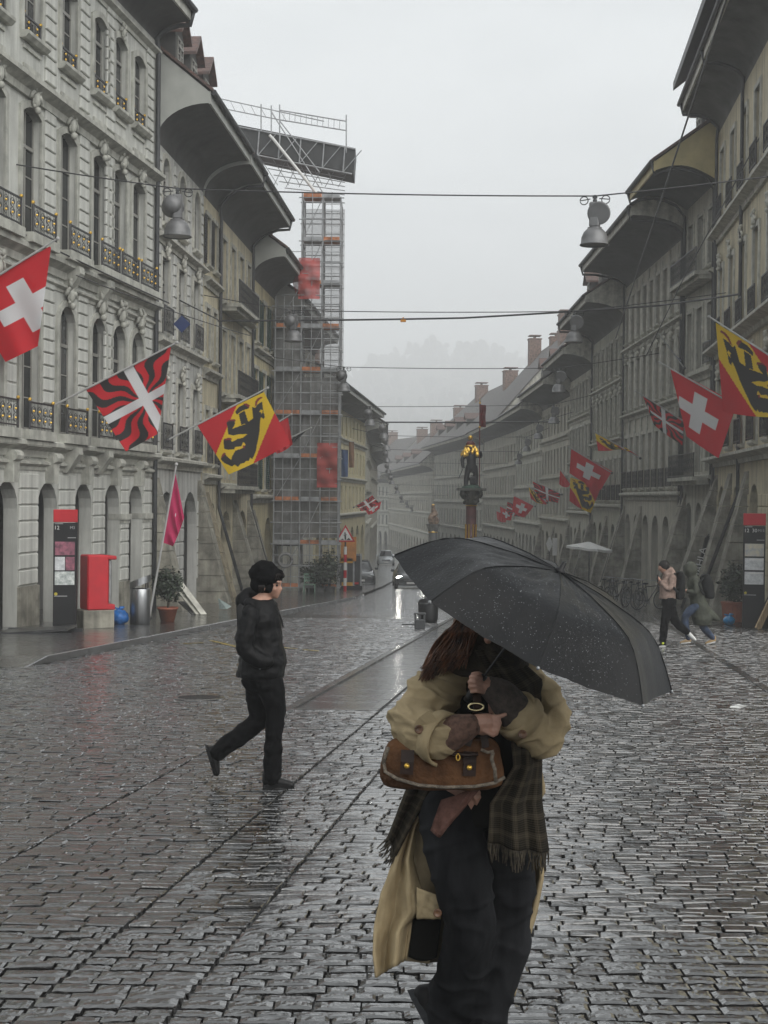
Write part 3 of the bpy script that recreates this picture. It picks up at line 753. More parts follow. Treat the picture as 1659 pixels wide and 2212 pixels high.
cream = facade_mat('cream_render', (.58, .52, .37)); greyr = facade_mat('grey_render', (.50, .49, .42)); white_r = facade_mat('white_grey_render', (.55, .55, .52)); sand = facade_mat('sandstone_facade', (.44, .42, .35)); sand2 = facade_mat('green_sandstone_facade', (.40, .395, .32)); yellow = facade_mat('yellow_render', (.54, .48, .30))
trim = mat('sandstone_trim', (.46, .45, .39), .8, .2, 4, .15, 30, streak=.3); trim2 = mat('pale_trim', (.54, .53, .47), .8, .15, 4, .15, 30, streak=.3)
endp = mat('painted_end_panel', (.42, .43, .40), .7, .08, 1.5, .05); endy = mat('yellow_end_panel', (.50, .42, .22), .7, .10, 2, .1)
X2 = lambda Y: -6.9 + .07 * (Y - 42.1)
t, L_, lv, zb, zh, prof, zr, sl = house('townhouse', 'narrow white grey house beside the palace with three carved bays', (-6.86, 42.25), (-6.39, 49.4), [2.9, 6.5, 9.6, 12.4], 3, white_r, trim2,
      [(1.0, .35, 2.2, 'rect', dict(rail=True, orn=1)), (1.0, .3, 2.3, 'rect', dict(rail=True, orn=1)), (1.0, .55, 2.0, 'arch', dict(ch=.26))], arcs=2,
      ev=dict(proj=1.55, h=1.1, pm=endp, ridge=5), opt=dict(butt=[(.03, .9, 1.0), (.98, .8, 1.1)], dorm=[.2, .5, .8], blocks=True, pipes=[]))
for q in (.06, .36, .66, .96):
    u = q * L_
    for s in (1, 2, 3): courses(t, u - .2, u + .2, lv[s] + .25, lv[s + 1] - .15, .33, white_r, 0, .05)
t, *_ = house('townhouse', 'narrow cream house with shutters left of the long downpipe', (-6.36, 49.48), (-6.2, 52.4), [2.5, 6.2, 9.4, 12.3], 2, cream, trim,
      [(.75, .5, 1.9, 'rect', dict(rail=True)), (.75, .5, 1.8, 'rect'), (.75, .6, 1.7, 'rect', dict(shut=mat('dark_shutter', (.03, .03, .03), .6)))], arcs=2,
      ev=dict(proj=1.6, h=1.1, pm=endp), opt=dict(butt=[(.3, .8, 1.2)], pipes=[.97], pb=1.0, bm=mat('tan_stone', (.30, .255, .17), .8, .25, 3, .2, 25, streak=.3)))
t, L_, lv, zb, zh, prof, zr, sl = house('townhouse', 'cream house with long iron balcony between downpipe and green shutters', (-6.18, 52.48), (-5.72, 60.5), [2.2, 5.6, 9.0, 12.2], 4, cream, trim,
      [(1.0, .3, 2.2, 'rect', dict(balc=(.4, 5.4))), (1.0, .2, 2.3, 'rect', dict(balc=(.4, 5.4))), (1.0, .3, 2.2, 'rect', dict(balc=(.4, 5.4)))], arcs=2,
      ev=dict(proj=1.6, h=1.1, pm=endp), opt=dict(butt=[(.5, .8, 1.2), (.95, .7, 1.2)], pipes=[.96], pb=1.0))
house('townhouse', 'house with dark green shutters in front of the scaffold', (-5.70, 60.6), (-5.28, 67.6), [1.8, 5.0, 8.2, 11.2], 3, yellow, trim,
      [(.95, .4, 2.0, 'rect', dict(shut=green_m)), (.95, .4, 2.0, 'rect', dict(shut=green_m)), (.95, .4, 1.9, 'rect', dict(shut=green_m))], arcs=2,
      ev=dict(proj=1.35, h=.9, pm=endp), opt=dict(butt=[(.1, .8, 1.1)], chim=[(.35, 2.2), (.7, 2.6)], chh=1.6, dorm=[.6]))
house('townhouse', 'dark house hidden behind the tall scaffold', (-5.26, 67.7), (-4.2, 84.5), [1.4, 4.6, 7.4, 10.2], 7, greyr, trim,
      [(1.0, .4, 1.9, 'rect', dict(shut=green_m)), (1.0, .4, 1.8, 'rect'), (1.0, .4, 1.7, 'rect')], arcs=4, ev=dict(proj=1.3, h=.8, pm=endp), opt=dict(chim=[(.1, 2.5), (.3, 3)]))
house('townhouse', 'yellow house right of the scaffold with open eave struts', (-4.18, 84.6), (-1.6, 118), [0.6, 3.2, 5.9, 8.0], 12, yellow, trim,
      [(1.1, .4, 1.7, 'rect'), (1.1, .4, 1.7, 'rect'), (1.0, .4, 1.4, 'rect')], arcs=8, ev=dict(proj=1.5, h=.5, pm=endp, ridge=4), opt=dict(chim=[(.2, 3), (.5, 3), (.8, 3.5)], far=True))
house('townhouse', 'hazy house past the yellow one with projecting eave', (-1.55, 118.2), (-1.5, 150), [-0.4, 2.4, 5.0, 7.2], 11, greyr, trim,
      [(1.1, .4, 1.7, 'rect'), (1.1, .4, 1.7, 'rect'), (1.0, .4, 1.4, 'rect')], arcs=8, ev=dict(proj=1.6, h=.5, pm=endp, ridge=4), opt=dict(chim=[(.3, 3), (.7, 3.5)], far=True))
house('townhouse', 'far misty house on the left side of the street', (-1.45, 150.2), (-1.0, 205), [-1.4, 1.4, 4.0, 6.4], 14, sand, trim,
      [(1.1, .4, 1.7, 'rect'), (1.1, .4, 1.7, 'rect'), (1.0, .4, 1.4, 'rect')], arcs=9, ev=dict(proj=1.4, h=.5, pm=endp, ridge=4), opt=dict(chim=[(.3, 3), (.7, 3.5)], far=True))

# ------------------------------------------------------------------ right row (listed from near to far; each runs far end to near end)
t, L_, lv, zb, zh, prof, zr, sl = house('townhouse', 'tall cream house at the right edge with deep eave and carved bays', (12.1, 52.0), (10.3, 34.0), [3.3, 7.2, 11.4, 15.3], 7, cream, trim2,
      [(1.0, .4, 2.5, 'rect', dict(orn=1, rail=True, gilt=False, cp=.5)), (1.0, .35, 2.6, 'rect', dict(orn=1, rail=True, cp=.5)), (1.0, .5, 2.5, 'rect', dict(rail=True, cp=.4))], arcs=5,
      ev=dict(proj=1.3, h=.75, pm=trim2, sm=mat('weathered_soffit', (.10, .10, .095), .8, .3, 1.2, .15, 20), ridge=6), opt=dict(butt=[(.02, 1.0, 1.5), (.22, .9, 1.2), (.42, .9, 1.1)], pipes=[.02, .36], pb=1.2, blocks=True, D=11, aw=.5))
b = MB(); b.ext([(-1.75, zr + .25), (-1.75, zr + .55), (-.2, zr + 1.6), (-.2, zr + 1.45)], .8, L_); b.build('upper_roof_edge', zinc, t)
house('townhouse', 'narrow grey house with yellow eave end panel', (12.12, 57.4), (12.12, 52.1), [2.7, 6.7, 10.3, 13.6], 3, greyr, trim,
      [(.9, .3, 2.3, 'rect', dict(balc=(.3, 5.0))), (.9, .3, 2.3, 'rect', dict(rail=[2])), (.9, .4, 2.1, 'rect', dict(balc=(.3, 5.0)))], arcs=3,
      ev=dict(proj=2.3, h=.55, style='arch', pm=endy, ridge=5), opt=dict(butt=[(.0, .9, 1.3)], pipes=[.02, .98], pb=1.0, dorm=[.3, .6, .88], dup=2.4))
house('townhouse', 'broad grey house with many tall windows behind the flags at right', (12.15, 72.0), (12.12, 57.5), [2.1, 6.0, 9.3, 12.6], 9, sand, trim,
      [(.85, .35, 2.5, 'rect', dict(rail=True, pil=1)), (.85, .35, 2.3, 'rect', dict(pil=1, orn=1)), (.85, .4, 2.2, 'rect', dict(pil=1))], arcs=6,
      ev=dict(proj=2.2, h=.8, pm=trim, ridge=5), opt=dict(butt=[(.0, .9, 1.2), (.33, .8, 1.0), (.98, .8, 1.3)], pipes=[.01, .98], pb=1.0, chim=[(.3, 3), (.7, 3)]))
house('townhouse', 'grey sandstone house with red tiled dormer beyond the broad grey one', (12.3, 84.0), (12.16, 72.1), [1.5, 5.0, 8.0, 11.0], 7, sand2, trim,
      [(.9, .35, 2.2, 'rect', dict(rail=True)), (.9, .35, 2.0, 'rect', dict(orn=1)), (.9, .4, 1.9, 'rect')], arcs=5, ev=dict(proj=2.0, h=.9, pm=trim, ridge=4.5),
      opt=dict(butt=[(.0, .9, 1.2), (.5, .8, 1.0)], pipes=[.02], pb=1.0, chim=[(.5, 2), (.8, 2.4)], dorm=[.3, .7]))
house('townhouse', 'grey house with stepped eaves in the middle of the right row', (12.4, 95.0), (12.3, 84.1), [1.0, 4.2, 7.0, 9.7], 7, greyr, trim,
      [(.9, .35, 2.0, 'rect'), (.9, .35, 1.9, 'rect'), (.9, .4, 1.8, 'rect')], arcs=5, ev=dict(proj=1.8, h=.8, pm=trim, ridge=4), opt=dict(butt=[(.0, .8, 1.0), (.5, .8, 1.0)], chim=[(.5, 2)], dorm=[.5]))
house('townhouse', 'misty tan house where the right row begins to bend', (12.4, 112.0), (12.4, 95.1), [.4, 3.4, 6.2, 8.8], 9, sand, trim,
      [(1.0, .35, 1.9, 'rect'), (1.0, .35, 1.8, 'rect'), (1.0, .4, 1.7, 'rect')], arcs=6, ev=dict(proj=1.8, h=.8, pm=trim, ridge=4), opt=dict(far=True, butt=[(.0, .8, 1.0), (.5, .8, 1.0)], chim=[(.3, 2), (.8, 2)], dorm=[.3, .7]))
house('townhouse', 'misty pale house further down the right row', (12.2, 132.0), (12.4, 112.1), [-.2, 2.8, 5.6, 8.2], 10, greyr, trim,
      [(1.0, .35, 1.9, 'rect'), (1.0, .35, 1.8, 'rect'), (1.0, .4, 1.7, 'rect')], arcs=7, ev=dict(proj=1.7, h=.8, pm=trim, ridge=4.5), opt=dict(far=True, chim=[(.3, 2), (.8, 2)]))
house('townhouse', 'misty house with high hipped roof and stout chimneys at the bend', (11.2, 160.0), (12.2, 132.1), [-1.0, 2.0, 5.0, 8.2], 13, sand, trim,
      [(1.1, .35, 1.9, 'rect'), (1.1, .35, 1.8, 'rect'), (1.0, .4, 1.7, 'rect')], arcs=9, ev=dict(proj=1.7, h=.8, pm=trim, ridge=9.0), opt=dict(far=True, chim=[(.15, 5), (.42, 6.2), (.62, 6.2), (.9, 5)], chh=2.2, D=12, cw=1.3))
house('townhouse', 'large misty house after the bend with a row of roof windows', (7.2, 205.0), (11.1, 160.2), [-1.8, 1.4, 4.6, 8.0], 17, greyr, trim,
      [(1.2, .4, 2.0, 'rect'), (1.2, .4, 2.0, 'rect'), (1.1, .4, 2.0, 'rect')], arcs=11, ev=dict(proj=1.8, h=.8, pm=trim, ridge=7.5), opt=dict(far=True, chim=[(.25, 5), (.75, 5)], chh=1.6, D=12, cw=1.6, dorm=[.2, .4, .6, .8]))
house('townhouse', 'faint misty house turning across the view beyond the fountains', (1.0, 290.0), (7.0, 205.2), [-3.4, -.4, 2.6, 5.8], 26, sand, trim,
      [(1.2, .4, 2.0, 'rect'), (1.2, .4, 2.0, 'rect'), (1.1, .4, 1.8, 'rect')], arcs=17, ev=dict(proj=1.8, h=.8, pm=trim, ridge=7.5), opt=dict(far=True, chim=[(.2, 5), (.5, 5), (.8, 6)], chh=2.0, D=13, cw=2.0, dorm=[.3, .5, .7]))
house('townhouse', 'faintest house closing the end of the street', (-16, 352.0), (.9, 290.2), [-4.0, -1.0, 2.0, 5.0], 22, greyr, trim,
      [(1.2, .4, 2.0, 'rect'), (1.2, .4, 2.0, 'rect'), (1.1, .4, 1.8, 'rect')], arcs=15, ev=dict(proj=1.8, h=.8, pm=trim, ridge=8.5), opt=dict(far=True, chim=[(.3, 5), (.7, 6)], chh=2.0, D=13, cw=2.0))
# near right corner house beyond the frame edge keeps its shade on the street
# ------------------------------------------------------------------ small shared builders
def on_ground(px, py, Y, dz=0.0):
    p = P(px, py, Y); return Vector((p.x, Y, gz(Y) + dz))
def leaves(name, parent, c, rad, n, m_, size=.06, seed=1, shell=.55):
    r_ = random.Random(seed); b = MB(); c = Vector(c)
    for k in range(n):
        d = Vector((r_.gauss(0, 1), r_.gauss(0, 1), r_.gauss(0, 1))).normalized(); q = shell + (1 - shell) * r_.random()
        q *= 1 + .22 * mnoise.noise(d * 2.3 + Vector((seed, 0, 0)))
        p = c + Vector((d.x * rad[0] * q, d.y * rad[1] * q, d.z * rad[2] * q))
        a = Vector((r_.gauss(0, 1), r_.gauss(0, 1), r_.gauss(0, .6))).normalized(); t = a.cross(d + Vector((.01, 0, .3))).normalized(); s = size * r_.uniform(.6, 1.3)
        b.add([p - a * s, p + t * s * .45 + d * s * .15, p + a * s, p - t * s * .45], [(0, 1, 2, 3)])
    o = b.build(name, m_, parent); return o
leaf_m = mat('shrub_leaves', (.035, .055, .028), .45, .45, 8, 0, island=.5)
bark_m = mat('bark', (.06, .045, .03), .8, .3, 10)
terra = mat('terracotta', (.28, .085, .045), .6, .2, 5, .1)

# ------------------------------------------------------------------ hanging street lamps and span wires
lamp_m = mat('lamp_aluminium', (.17, .17, .172), .45, .15, 2, .05, metal=.4)
lens_m = mat('lamp_lens', (.20, .20, .19), .3)
def lamp_proto():
    """hangs below its origin, which is on the wire"""
    e = empty('street_lamp')
    b = MB(); b.tube([(0, 0, .02), (0, 0, -.14)], .03, 8); b.box((0, 0, -.02), (.1, .06, .06)); b.ball((0, 0, -.10), .05, 8, 5); b.build('wire_clamp', zinc, e)
    for q in (-1, 1): b = MB(); b.tube([(q * (.24 + .09 * math.cos(t)), 0, -.09 + .09 * math.sin(t)) for t in [2 * PI * i / 16 for i in range(17)]] + [(q * .1, 0, -.06)], .012, 5); b.build('cable_loop', zinc, e)
    b = MB(); b.cbox((0, 0, -.42), (.22, .22, .56), .03); b.lathe([(.10, -.76), (.16, -.72), (.16, -.70)], 16); b.build('gear_housing', lamp_m, e)
    b = MB(); b.lathe([(.05, -.68), (.15, -.71), (.24, -.80), (.29, -.92), (.30, -1.06), (.325, -1.07), (.325, -1.09), (.30, -1.09), (.285, -1.06), (.27, -.93), (.2, -.82)], 28); b.build('bell_shade', lamp_m, e, True)
    b = MB(); b.lathe([(.0001, -1.075), (.28, -1.075), (.28, -1.07)], 24); b.build('lens', lens_m, e)
    Mx = Matrix.Rotation(-PI / 2, 3, 'Y')
    b = MB(); b.lathe([(.0001, .30), (.12, .285), (.20, .22), (.235, .12), (.24, .02), (.255, .0), (.255, -.03), (.22, -.03)], 24, (-.11, .10, -.40), Matrix.Rotation(PI * .42, 3, 'X')); b.build('spotlight', lamp_m, e, True)
    return e
proto = lamp_proto(); first = True
def wire_path(a, b, sag, n=14):
    a, b = Vector(a), Vector(b); return [a.lerp(b, i / n) - Vector((0, 0, 4 * sag * (i / n) * (1 - i / n))) for i in range(n + 1)]
wire_m = mat('wire', (.03, .03, .032), .5)
def wire(pts, label, r=.018, name='span_wire', group='wires strung across the street', sag=.1):
    b = MB(); o = Vector(pts[0])
    for a, c in zip(pts[:-1], pts[1:]): b.tube([Vector(q) - o for q in wire_path(a, c, sag * (Vector(c) - Vector(a)).length / 12)], r, 5)
    w = b.build(name, wire_m, loc=o); tag(w, label, 'wire', group); return w
ordn = ['nearest', 'second nearest', 'third nearest', 'fourth', 'fifth', 'sixth', 'seventh', 'eighth', 'ninth', 'tenth', 'eleventh', 'twelfth', 'farthest']
Ll = [(383, 512, 32), (634, 738, 49.6), (742, 846, 63), (799, 920, 80), (829, 948, 93), (834, 972, 107), (835, 998, 122), (838, 1022, 138), (846, 1046, 155), (858, 1066, 172), (868, 1086, 190), (880, 1097, 211), (890, 1106, 234)]
Lr = [(1284, 530, 31.5), (1240, 740, 49.6), (1207, 848, 63), (1196, 915, 80), (1163, 948, 93), (1138, 975, 107), (1120, 1003, 122), (1102, 1025, 138), (1082, 1048, 155), (1062, 1070, 172), (1044, 1088, 190), (1030, 1098, 211), (1018, 1107, 234)]
tops = {}
for side, lst in (('left', Ll), ('right', Lr)):
    for i, (x, y, Y) in enumerate(lst):
        o = proto if first else copy_tree(proto); first = False
        p = P(x, y, Y) + Vector((0, 0, 1.09)); o.location = p; tops[side, i] = p
        tag(o, f'{ordn[i]} grey bell street lamp hanging over the {side} half of the street', 'street lamp', 'bell lamps hung on wires')
        if side == 'right':
            o.rotation_euler = (0, 0, PI * .9)
        else: o.rotation_euler = (0, 0, random.uniform(-.2, .2))
def facade_x(Y, side):
    if side < 0:
        pts = [(25.8, -9.24), (42.15, -6.89), (49.4, -6.39), (60.5, -5.72), (67.6, -5.28), (84.5, -4.2), (118, -1.6), (150, -1.5), (205, -1.0)]
    else: pts = [(34, 10.3), (52, 12.1), (72, 12.15), (84, 12.3), (112, 12.4), (132, 12.2), (160, 11.2), (205, 7.2)]
    for (a, xa), (b_, xb) in zip(pts[:-1], pts[1:]):
        if Y <= b_: return xa + (xb - xa) * (Y - a) / (b_ - a)
    return pts[-1][1]
for i in range(len(Ll)):
    a, c = tops['left', i], tops['right', i]
    lw = Vector((facade_x(a.y, -1), a.y, a.z + .5)); rw = Vector((facade_x(c.y, 1), c.y, c.z + .7))
    wire([lw, a, c, rw], f'{ordn[i]} thin wire carrying a pair of bell lamps across the street', .016 if i < 4 else .02, sag=.06)
wire([P(470, 693, 50), P(1000, 687, 50), P(1425, 660, 50), P(1672, 624, 45.2)], 'thick dark cable crossing the street below the second pair of lamps', .034, sag=.03)
wire([P(-40, 408, 31), P(470, 690, 50)], 'dark cable slanting down across the palace front', .024, sag=.05)
wire([P(36, 498, 31.5), P(365, 655, 41)], 'lower cable slanting across the palace balconies', .022, sag=.03)
wire([P(165, 595, 34), P(540, 725, 52)], 'thin cable holding the blue diamond sign', .016, sag=.05)
wire([P(820, 912, 88), P(1210, 911, 88)], 'dark cable crossing behind the third pair of lamps', .045, sag=.02)
wire([P(1578, -30, 36), P(1330, 730, 62)], 'thick stay cable slanting down from the right eave', .030, sag=.02)
wire([P(1700, 185, 40), P(1480, 594, 53), P(1395, 770, 60)], 'second stay cable slanting in front of the cream house', .022, sag=.02)
p = P(871, 692, 50); b = MB(); b.cbox((0, 0, 0), (.2, .05, .12), .015); b.box((0, 0, .08), (.05, .04, .05)); tag(b.build('cable_marker', mat('orange_plastic', (.75, .30, .02), .5), loc=p), 'small orange marker clipped on the thick cable', 'marker')
# blue diamond sign
e = thing('diamond_sign', 'small dark blue diamond shaped sign hanging on a wire', 'sign', P(393, 700, 43)); s = .26
b = MB(); b.prism([(-s, 0), (0, -s), (s, 0), (0, s)], -.012, .012); b.build('plate', mat('blue_enamel', (.012, .03, .12), .35, .1), e)
b = MB(); b.bar((0, 0, s), (0, 0, s + .1), .01); b.build('hanger', zinc, e)

# ------------------------------------------------------------------ flags
flag_m = attr_mat('printed_flag_cloth', .75, .25, 90, trans=.30)
RED = (.58, .004, .014); BLK = (.014, .012, .012); WHT = (.70, .70, .71); YEL = (.78, .52, .006); MAG = (.55, .025, .12)
def poly_in(px, py, poly):
    inside = np.zeros(px.shape, bool); j = len(poly) - 1
    for i in range(len(poly)):
        xi, yi = poly[i]; xj, yj = poly[j]
        c = ((yi > py) != (yj > py)) & (px < (xj - xi) * (py - yi) / ((yj - yi) + 1e-12) + xi); inside ^= c; j = i
    return inside
BEAR = [[(575, 612), (600, 622), (612, 600), (640, 580), (655, 575), (662, 620), (668, 655), (682, 690), (668, 708), (650, 690), (642, 720), (640, 790), (630, 850), (616, 905), (608, 950), (590, 990), (575, 1012), (558, 1002), (548, 1028), (525, 1028), (508, 1045), (480, 1052), (455, 1080), (430, 1062), (405, 1078), (345, 1052), (318, 1025), (330, 985), (350, 975), (372, 1000), (402, 1026), (412, 995), (440, 950), (500, 930), (525, 900), (505, 880), (490, 915), (440, 922), (430, 940), (385, 945), (350, 938), (345, 880), (352, 860), (400, 850), (412, 885), (460, 858), (500, 850), (540, 820), (470, 822), (430, 832), (385, 825), (380, 770), (372, 735), (400, 712), (440, 715), (440, 745), (420, 780), (520, 745), (585, 700)],
        [(470, 668), (515, 640), (548, 730), (490, 752)], [(440, 652), (470, 612), (520, 590), (555, 605), (548, 625), (500, 640), (455, 672)]]
BEARRED = [[(596, 612), (600, 570), (620, 545), (645, 535), (660, 545), (635, 556), (618, 575), (612, 600)], [(500, 590), (530, 585), (556, 600), (550, 622), (530, 605)], [(368, 738), (390, 712), (440, 706), (446, 722), (400, 722)], [(345, 868), (380, 850), (410, 852), (412, 866), (360, 872)], [(500, 905), (515, 908), (518, 930), (502, 928)], [(318, 1020), (330, 985), (348, 968), (360, 976), (340, 1000)]]
BEAREYE = [[(632, 655), (645, 632), (662, 640), (660, 660), (650, 668), (648, 650)]]
fA, fB, fD = np.array((140., 748)), np.array((665., 500)), np.array((375., 1145))
def pat_bern(u, v):
    px = fA[0] + u * (fB - fA)[0] + v * (fD - fA)[0]; py = fA[1] + u * (fB - fA)[1] + v * (fD - fA)[1]
    c = np.empty(u.shape + (3,)); c[:] = RED; c[np.abs(u + v - 1) < .40] = YEL
    for q in BEAR: c[poly_in(px, py, q)] = BLK
    for q in BEARRED: c[poly_in(px, py, q)] = (.22, .012, .02)
    for q in BEAREYE: c[poly_in(px, py, q)] = YEL
    return c
def pat_swiss(u, v):
    c = np.empty(u.shape + (3,)); c[:] = RED; a, b_ = np.abs(u - .5), np.abs(v - .5)
    c[((a < .10) & (b_ < .32)) | ((b_ < .10) & (a < .32))] = WHT; return c
def pat_flame(u, v):
    c = np.empty(u.shape + (3,)); x, y = u - .5, v - .5; r = np.hypot(x, y); th = np.arctan2(y, x)
    q = np.mod(th, PI / 2) / (PI / 2); k = np.floor((q + .055 * np.sin(r * 17)) * 6.999).astype(int)
    c[:] = RED; c[np.mod(k, 2) == 0] = BLK; c[(np.abs(x) < .055) | (np.abs(y) < .055)] = WHT; return c
def plain(colr):
    def f(u, v): c = np.empty(u.shape + (3,)); c[:] = colr; return c
    return f
def pat_magenta(u, v):
    c = plain(MAG)(u, v); d = np.hypot((u - .62) * 1.0, (v - .55)); c[(d < .03)] = WHT
    return c
def pat_blue(u, v): c = plain((.03, .05, .14))(u, v); c[(np.abs(v - .5) < .12)] = WHT; return c
def flag(name, label, Y, base_px, tip_px, A_, B_, C_, D_, pat, fold=None, n=96, amp=.05, seed=0, pole_r=.028, waves=2.6, Yb=None):
    """cloth hung by its side A-B from a pole that leans out from the house; the fly edge is D-C"""
    Yb = Yb or Y
    pb, pt = P(*base_px, Yb), P(*tip_px, Y)
    t = thing(name, label, 'flag', pb, group='flags hung from the houses')
    b = MB(); b.tube([(0, 0, 0), pt - pb], [pole_r, pole_r * .8], 8); b.ball(pt - pb, pole_r * 1.6, 8, 5); b.build('pole', mat('pale_pole', (.42, .42, .41), .4, .1), t)
    b = MB(); b.ball((0, 0, 0), .07, 8, 5); b.build('bracket', zinc, t)
    uu, vv = np.meshgrid(np.linspace(0, 1, n + 1), np.linspace(0, 1, n + 1))
    A_, B_, C_, D_ = map(np.array, (A_, B_, C_, D_)); U = uu[..., None]; W = vv[..., None]
    pix = (A_ * (1 - U) + B_ * U) * (1 - W) + (D_ * (1 - U) + C_ * U) * W
    dep = amp * vv * np.sin(uu * PI * 2 * waves + seed * 1.7 + vv * 2.0) + .6 * amp * np.sin(vv * 5 + uu * 3 + seed) * vv
    sag = 10 * np.sin(PI * uu) * vv
    if fold is not None:
        f0, f1 = np.array(fold[0], float), np.array(fold[1], float); d = f1 - f0; nrm = np.array((d[1], -d[0])) / np.hypot(*d)
        side = ((pix - f0) * nrm).sum(-1); cside = ((C_ - f0) * nrm).sum()
        side *= np.sign(cside); ns = nrm * np.sign(cside); k = np.clip(side, 0, None)
        pix = pix - ns * (k * 1.72)[..., None]; dep = dep + .05 + np.clip(k / 30, 0, 1) * .16
    pix[..., 1] += sag * (A_[0] != B_[0]) * .3
    sc = np.stack([pix[..., 0] - CX, -(pix[..., 1] - CY), np.full(uu.shape, -F)], -1) @ np.array(RC).T
    dep = dep + (Yb - Y) * (1 - uu)
    co = sc * ((Y + dep) / sc[..., 1])[..., None] + np.array((0, 0, CAMZ)) - np.array(pb)
    me = bpy.data.meshes.new('cloth'); idx = np.arange((n + 1) ** 2).reshape(n + 1, n + 1)
    faces = np.stack([idx[:-1, :-1], idx[:-1, 1:], idx[1:, 1:], idx[1:, :-1]], -1).reshape(-1, 4)
    me.from_pydata(co.reshape(-1, 3).tolist(), [], faces.tolist())
    me.materials.append(flag_m); me.polygons.foreach_set('use_smooth', [True] * len(me.polygons))
    ca = me.color_attributes.new('print', 'FLOAT_COLOR', 'POINT'); c = pat(uu, vv).reshape(-1, 3)
    ca.data.foreach_set('color', np.concatenate([c, np.ones((len(c), 1))], 1).astype(np.float32).reshape(-1)); me.update()
    inst(me, 'cloth', t); return t
flag('flag', 'red flag with white cross at the left edge of the street front', 30.5, (-60, 630), (125, 515), (-78, 634), (108, 532), (196, 684), (12, 782), pat_swiss, ((112, 525), (83, 740)), 110)
flag('flag', 'red and black flamed flag with white cross on the palace', 34.2, (108, 880), (382, 740), (186, 842), (368, 749), (432, 880), (272, 975), pat_flame, ((370, 748), (338, 955)), 130, seed=2)
flag('flag', 'red and yellow flag with black bear on the left side', 42.5, (362, 951), (578, 838), (425, 917), (570, 847), (628, 958), (494, 1025), pat_bern, None, 130, amp=.06, seed=1, waves=1.4)
flag('flag', 'plain red flag half hidden behind the left bear flag', 52, (545, 945), (629, 895), (570, 932), (622, 902), (632, 960), (598, 980), plain(RED), None, 30, seed=3)
flag('flag', 'furled black flag behind the red one on the left', 60, (618, 950), (672, 924), (624, 952), (664, 928), (650, 942), (628, 958), plain(BLK), None, 20, seed=4)
flag('flag', 'yellow and red flag with black bear cut by the right edge', 39.8, (1712, 800), (1532, 684), (1722, 806), (1546, 697), (1562, 890), (1682, 902), pat_bern, None, 130, seed=5, waves=1.6, Yb=36.8)
flag('flag', 'red flag with white cross on the right side below the bear flag', 46.2, (1595, 880), (1424, 782), (1592, 872), (1446, 794), (1440, 908), (1552, 990), pat_swiss, ((1446, 790), (1484, 945)), 110, seed=6, Yb=45.0)
flag('flag', 'small red and black flamed flag left of the big cross flag at right', 56, (1480, 912), (1374, 845), (1478, 908), (1386, 853), (1398, 905), (1474, 962), pat_flame, ((1386, 850), (1420, 935)), 90, seed=7)
flag('flag', 'thin furled blue and white flag high on the right houses', 57, (1478, 795), (1424, 722), (1470, 782), (1438, 738), (1446, 752), (1472, 776), pat_blue, None, 40, seed=8, amp=.08)
flag('flag', 'narrow yellow and red flag folded on its pole at right', 66, (1383, 990), (1284, 932), (1380, 986), (1286, 936), (1292, 974), (1350, 966), pat_bern, None, 70, seed=9, amp=.1)
flag('flag', 'red flag with white cross above the far bear flag at right', 75, (1322, 1022), (1229, 966), (1322, 1018), (1234, 970), (1230, 1022), (1298, 1058), pat_swiss, None, 70, seed=10, amp=.1)
flag('flag', 'far yellow flag with black bear under a cross flag at right', 78, (1312, 1062), (1226, 1020), (1300, 1048), (1232, 1032), (1230, 1082), (1276, 1108), lambda u, v: pat_bern(u, v), None, 70, seed=11, amp=.1)
flag('flag', 'small plain red flag left of the far bear flag', 82, (1246, 1050), (1208, 1012), (1232, 1046), (1210, 1016), (1208, 1046), (1228, 1052), plain(RED), None, 24, seed=12)
flag('flag', 'far dark red flag with pale cross in the mist at right', 88, (1214, 1068), (1144, 1034), (1212, 1066), (1150, 1040), (1160, 1070), (1205, 1086), pat_flame, None, 50, seed=13, amp=.1)
flag('flag', 'far yellow and red flag low in the mist at right', 90, (1182, 1086), (1139, 1048), (1176, 1082), (1142, 1050), (1146, 1076), (1170, 1088), pat_bern, None, 50, seed=14, amp=.1)
flag('flag', 'misty red flag with pale cross further down at right', 108, (1156, 1094), (1106, 1068), (1154, 1092), (1110, 1072), (1106, 1104), (1134, 1118), pat_swiss, None, 40, seed=15, amp=.1)
flag('flag', 'faint pink flag in the mist left of the other far flags', 120, (1112, 1110), (1078, 1090), (1108, 1108), (1080, 1094), (1082, 1116), (1104, 1124), pat_swiss, None, 40, seed=16, amp=.1)
flag('flag', 'far misty red flag on the left row above the cars', 98, (764, 1096), (806, 1068), (768, 1092), (804, 1070), (818, 1086), (782, 1104), pat_flame, None, 40, seed=17, amp=.1)
flag('flag', 'faint far flag with pale cross hanging below another at left', 104, (780, 1102), (828, 1080), (786, 1098), (824, 1082), (820, 1098), (796, 1112), pat_swiss, None, 40, seed=18, amp=.1)
flag('flag', 'misty red flag close above the far yellow and red flag', 94, (1192, 1075), (1150, 1054), (1190, 1073), (1154, 1058), (1152, 1078), (1180, 1090), pat_swiss, None, 40, seed=21, amp=.1)
flag('flag', 'misty dark red flag between the two far cross flags', 114, (1140, 1100), (1092, 1080), (1138, 1098), (1096, 1084), (1094, 1106), (1122, 1116), pat_flame, None, 40, seed=22, amp=.1)
flag('flag', 'faintest pink flag nearest the far lamps at right', 130, (1100, 1118), (1070, 1100), (1098, 1116), (1072, 1104), (1074, 1122), (1092, 1128), plain(RED), None, 30, seed=23, amp=.1)
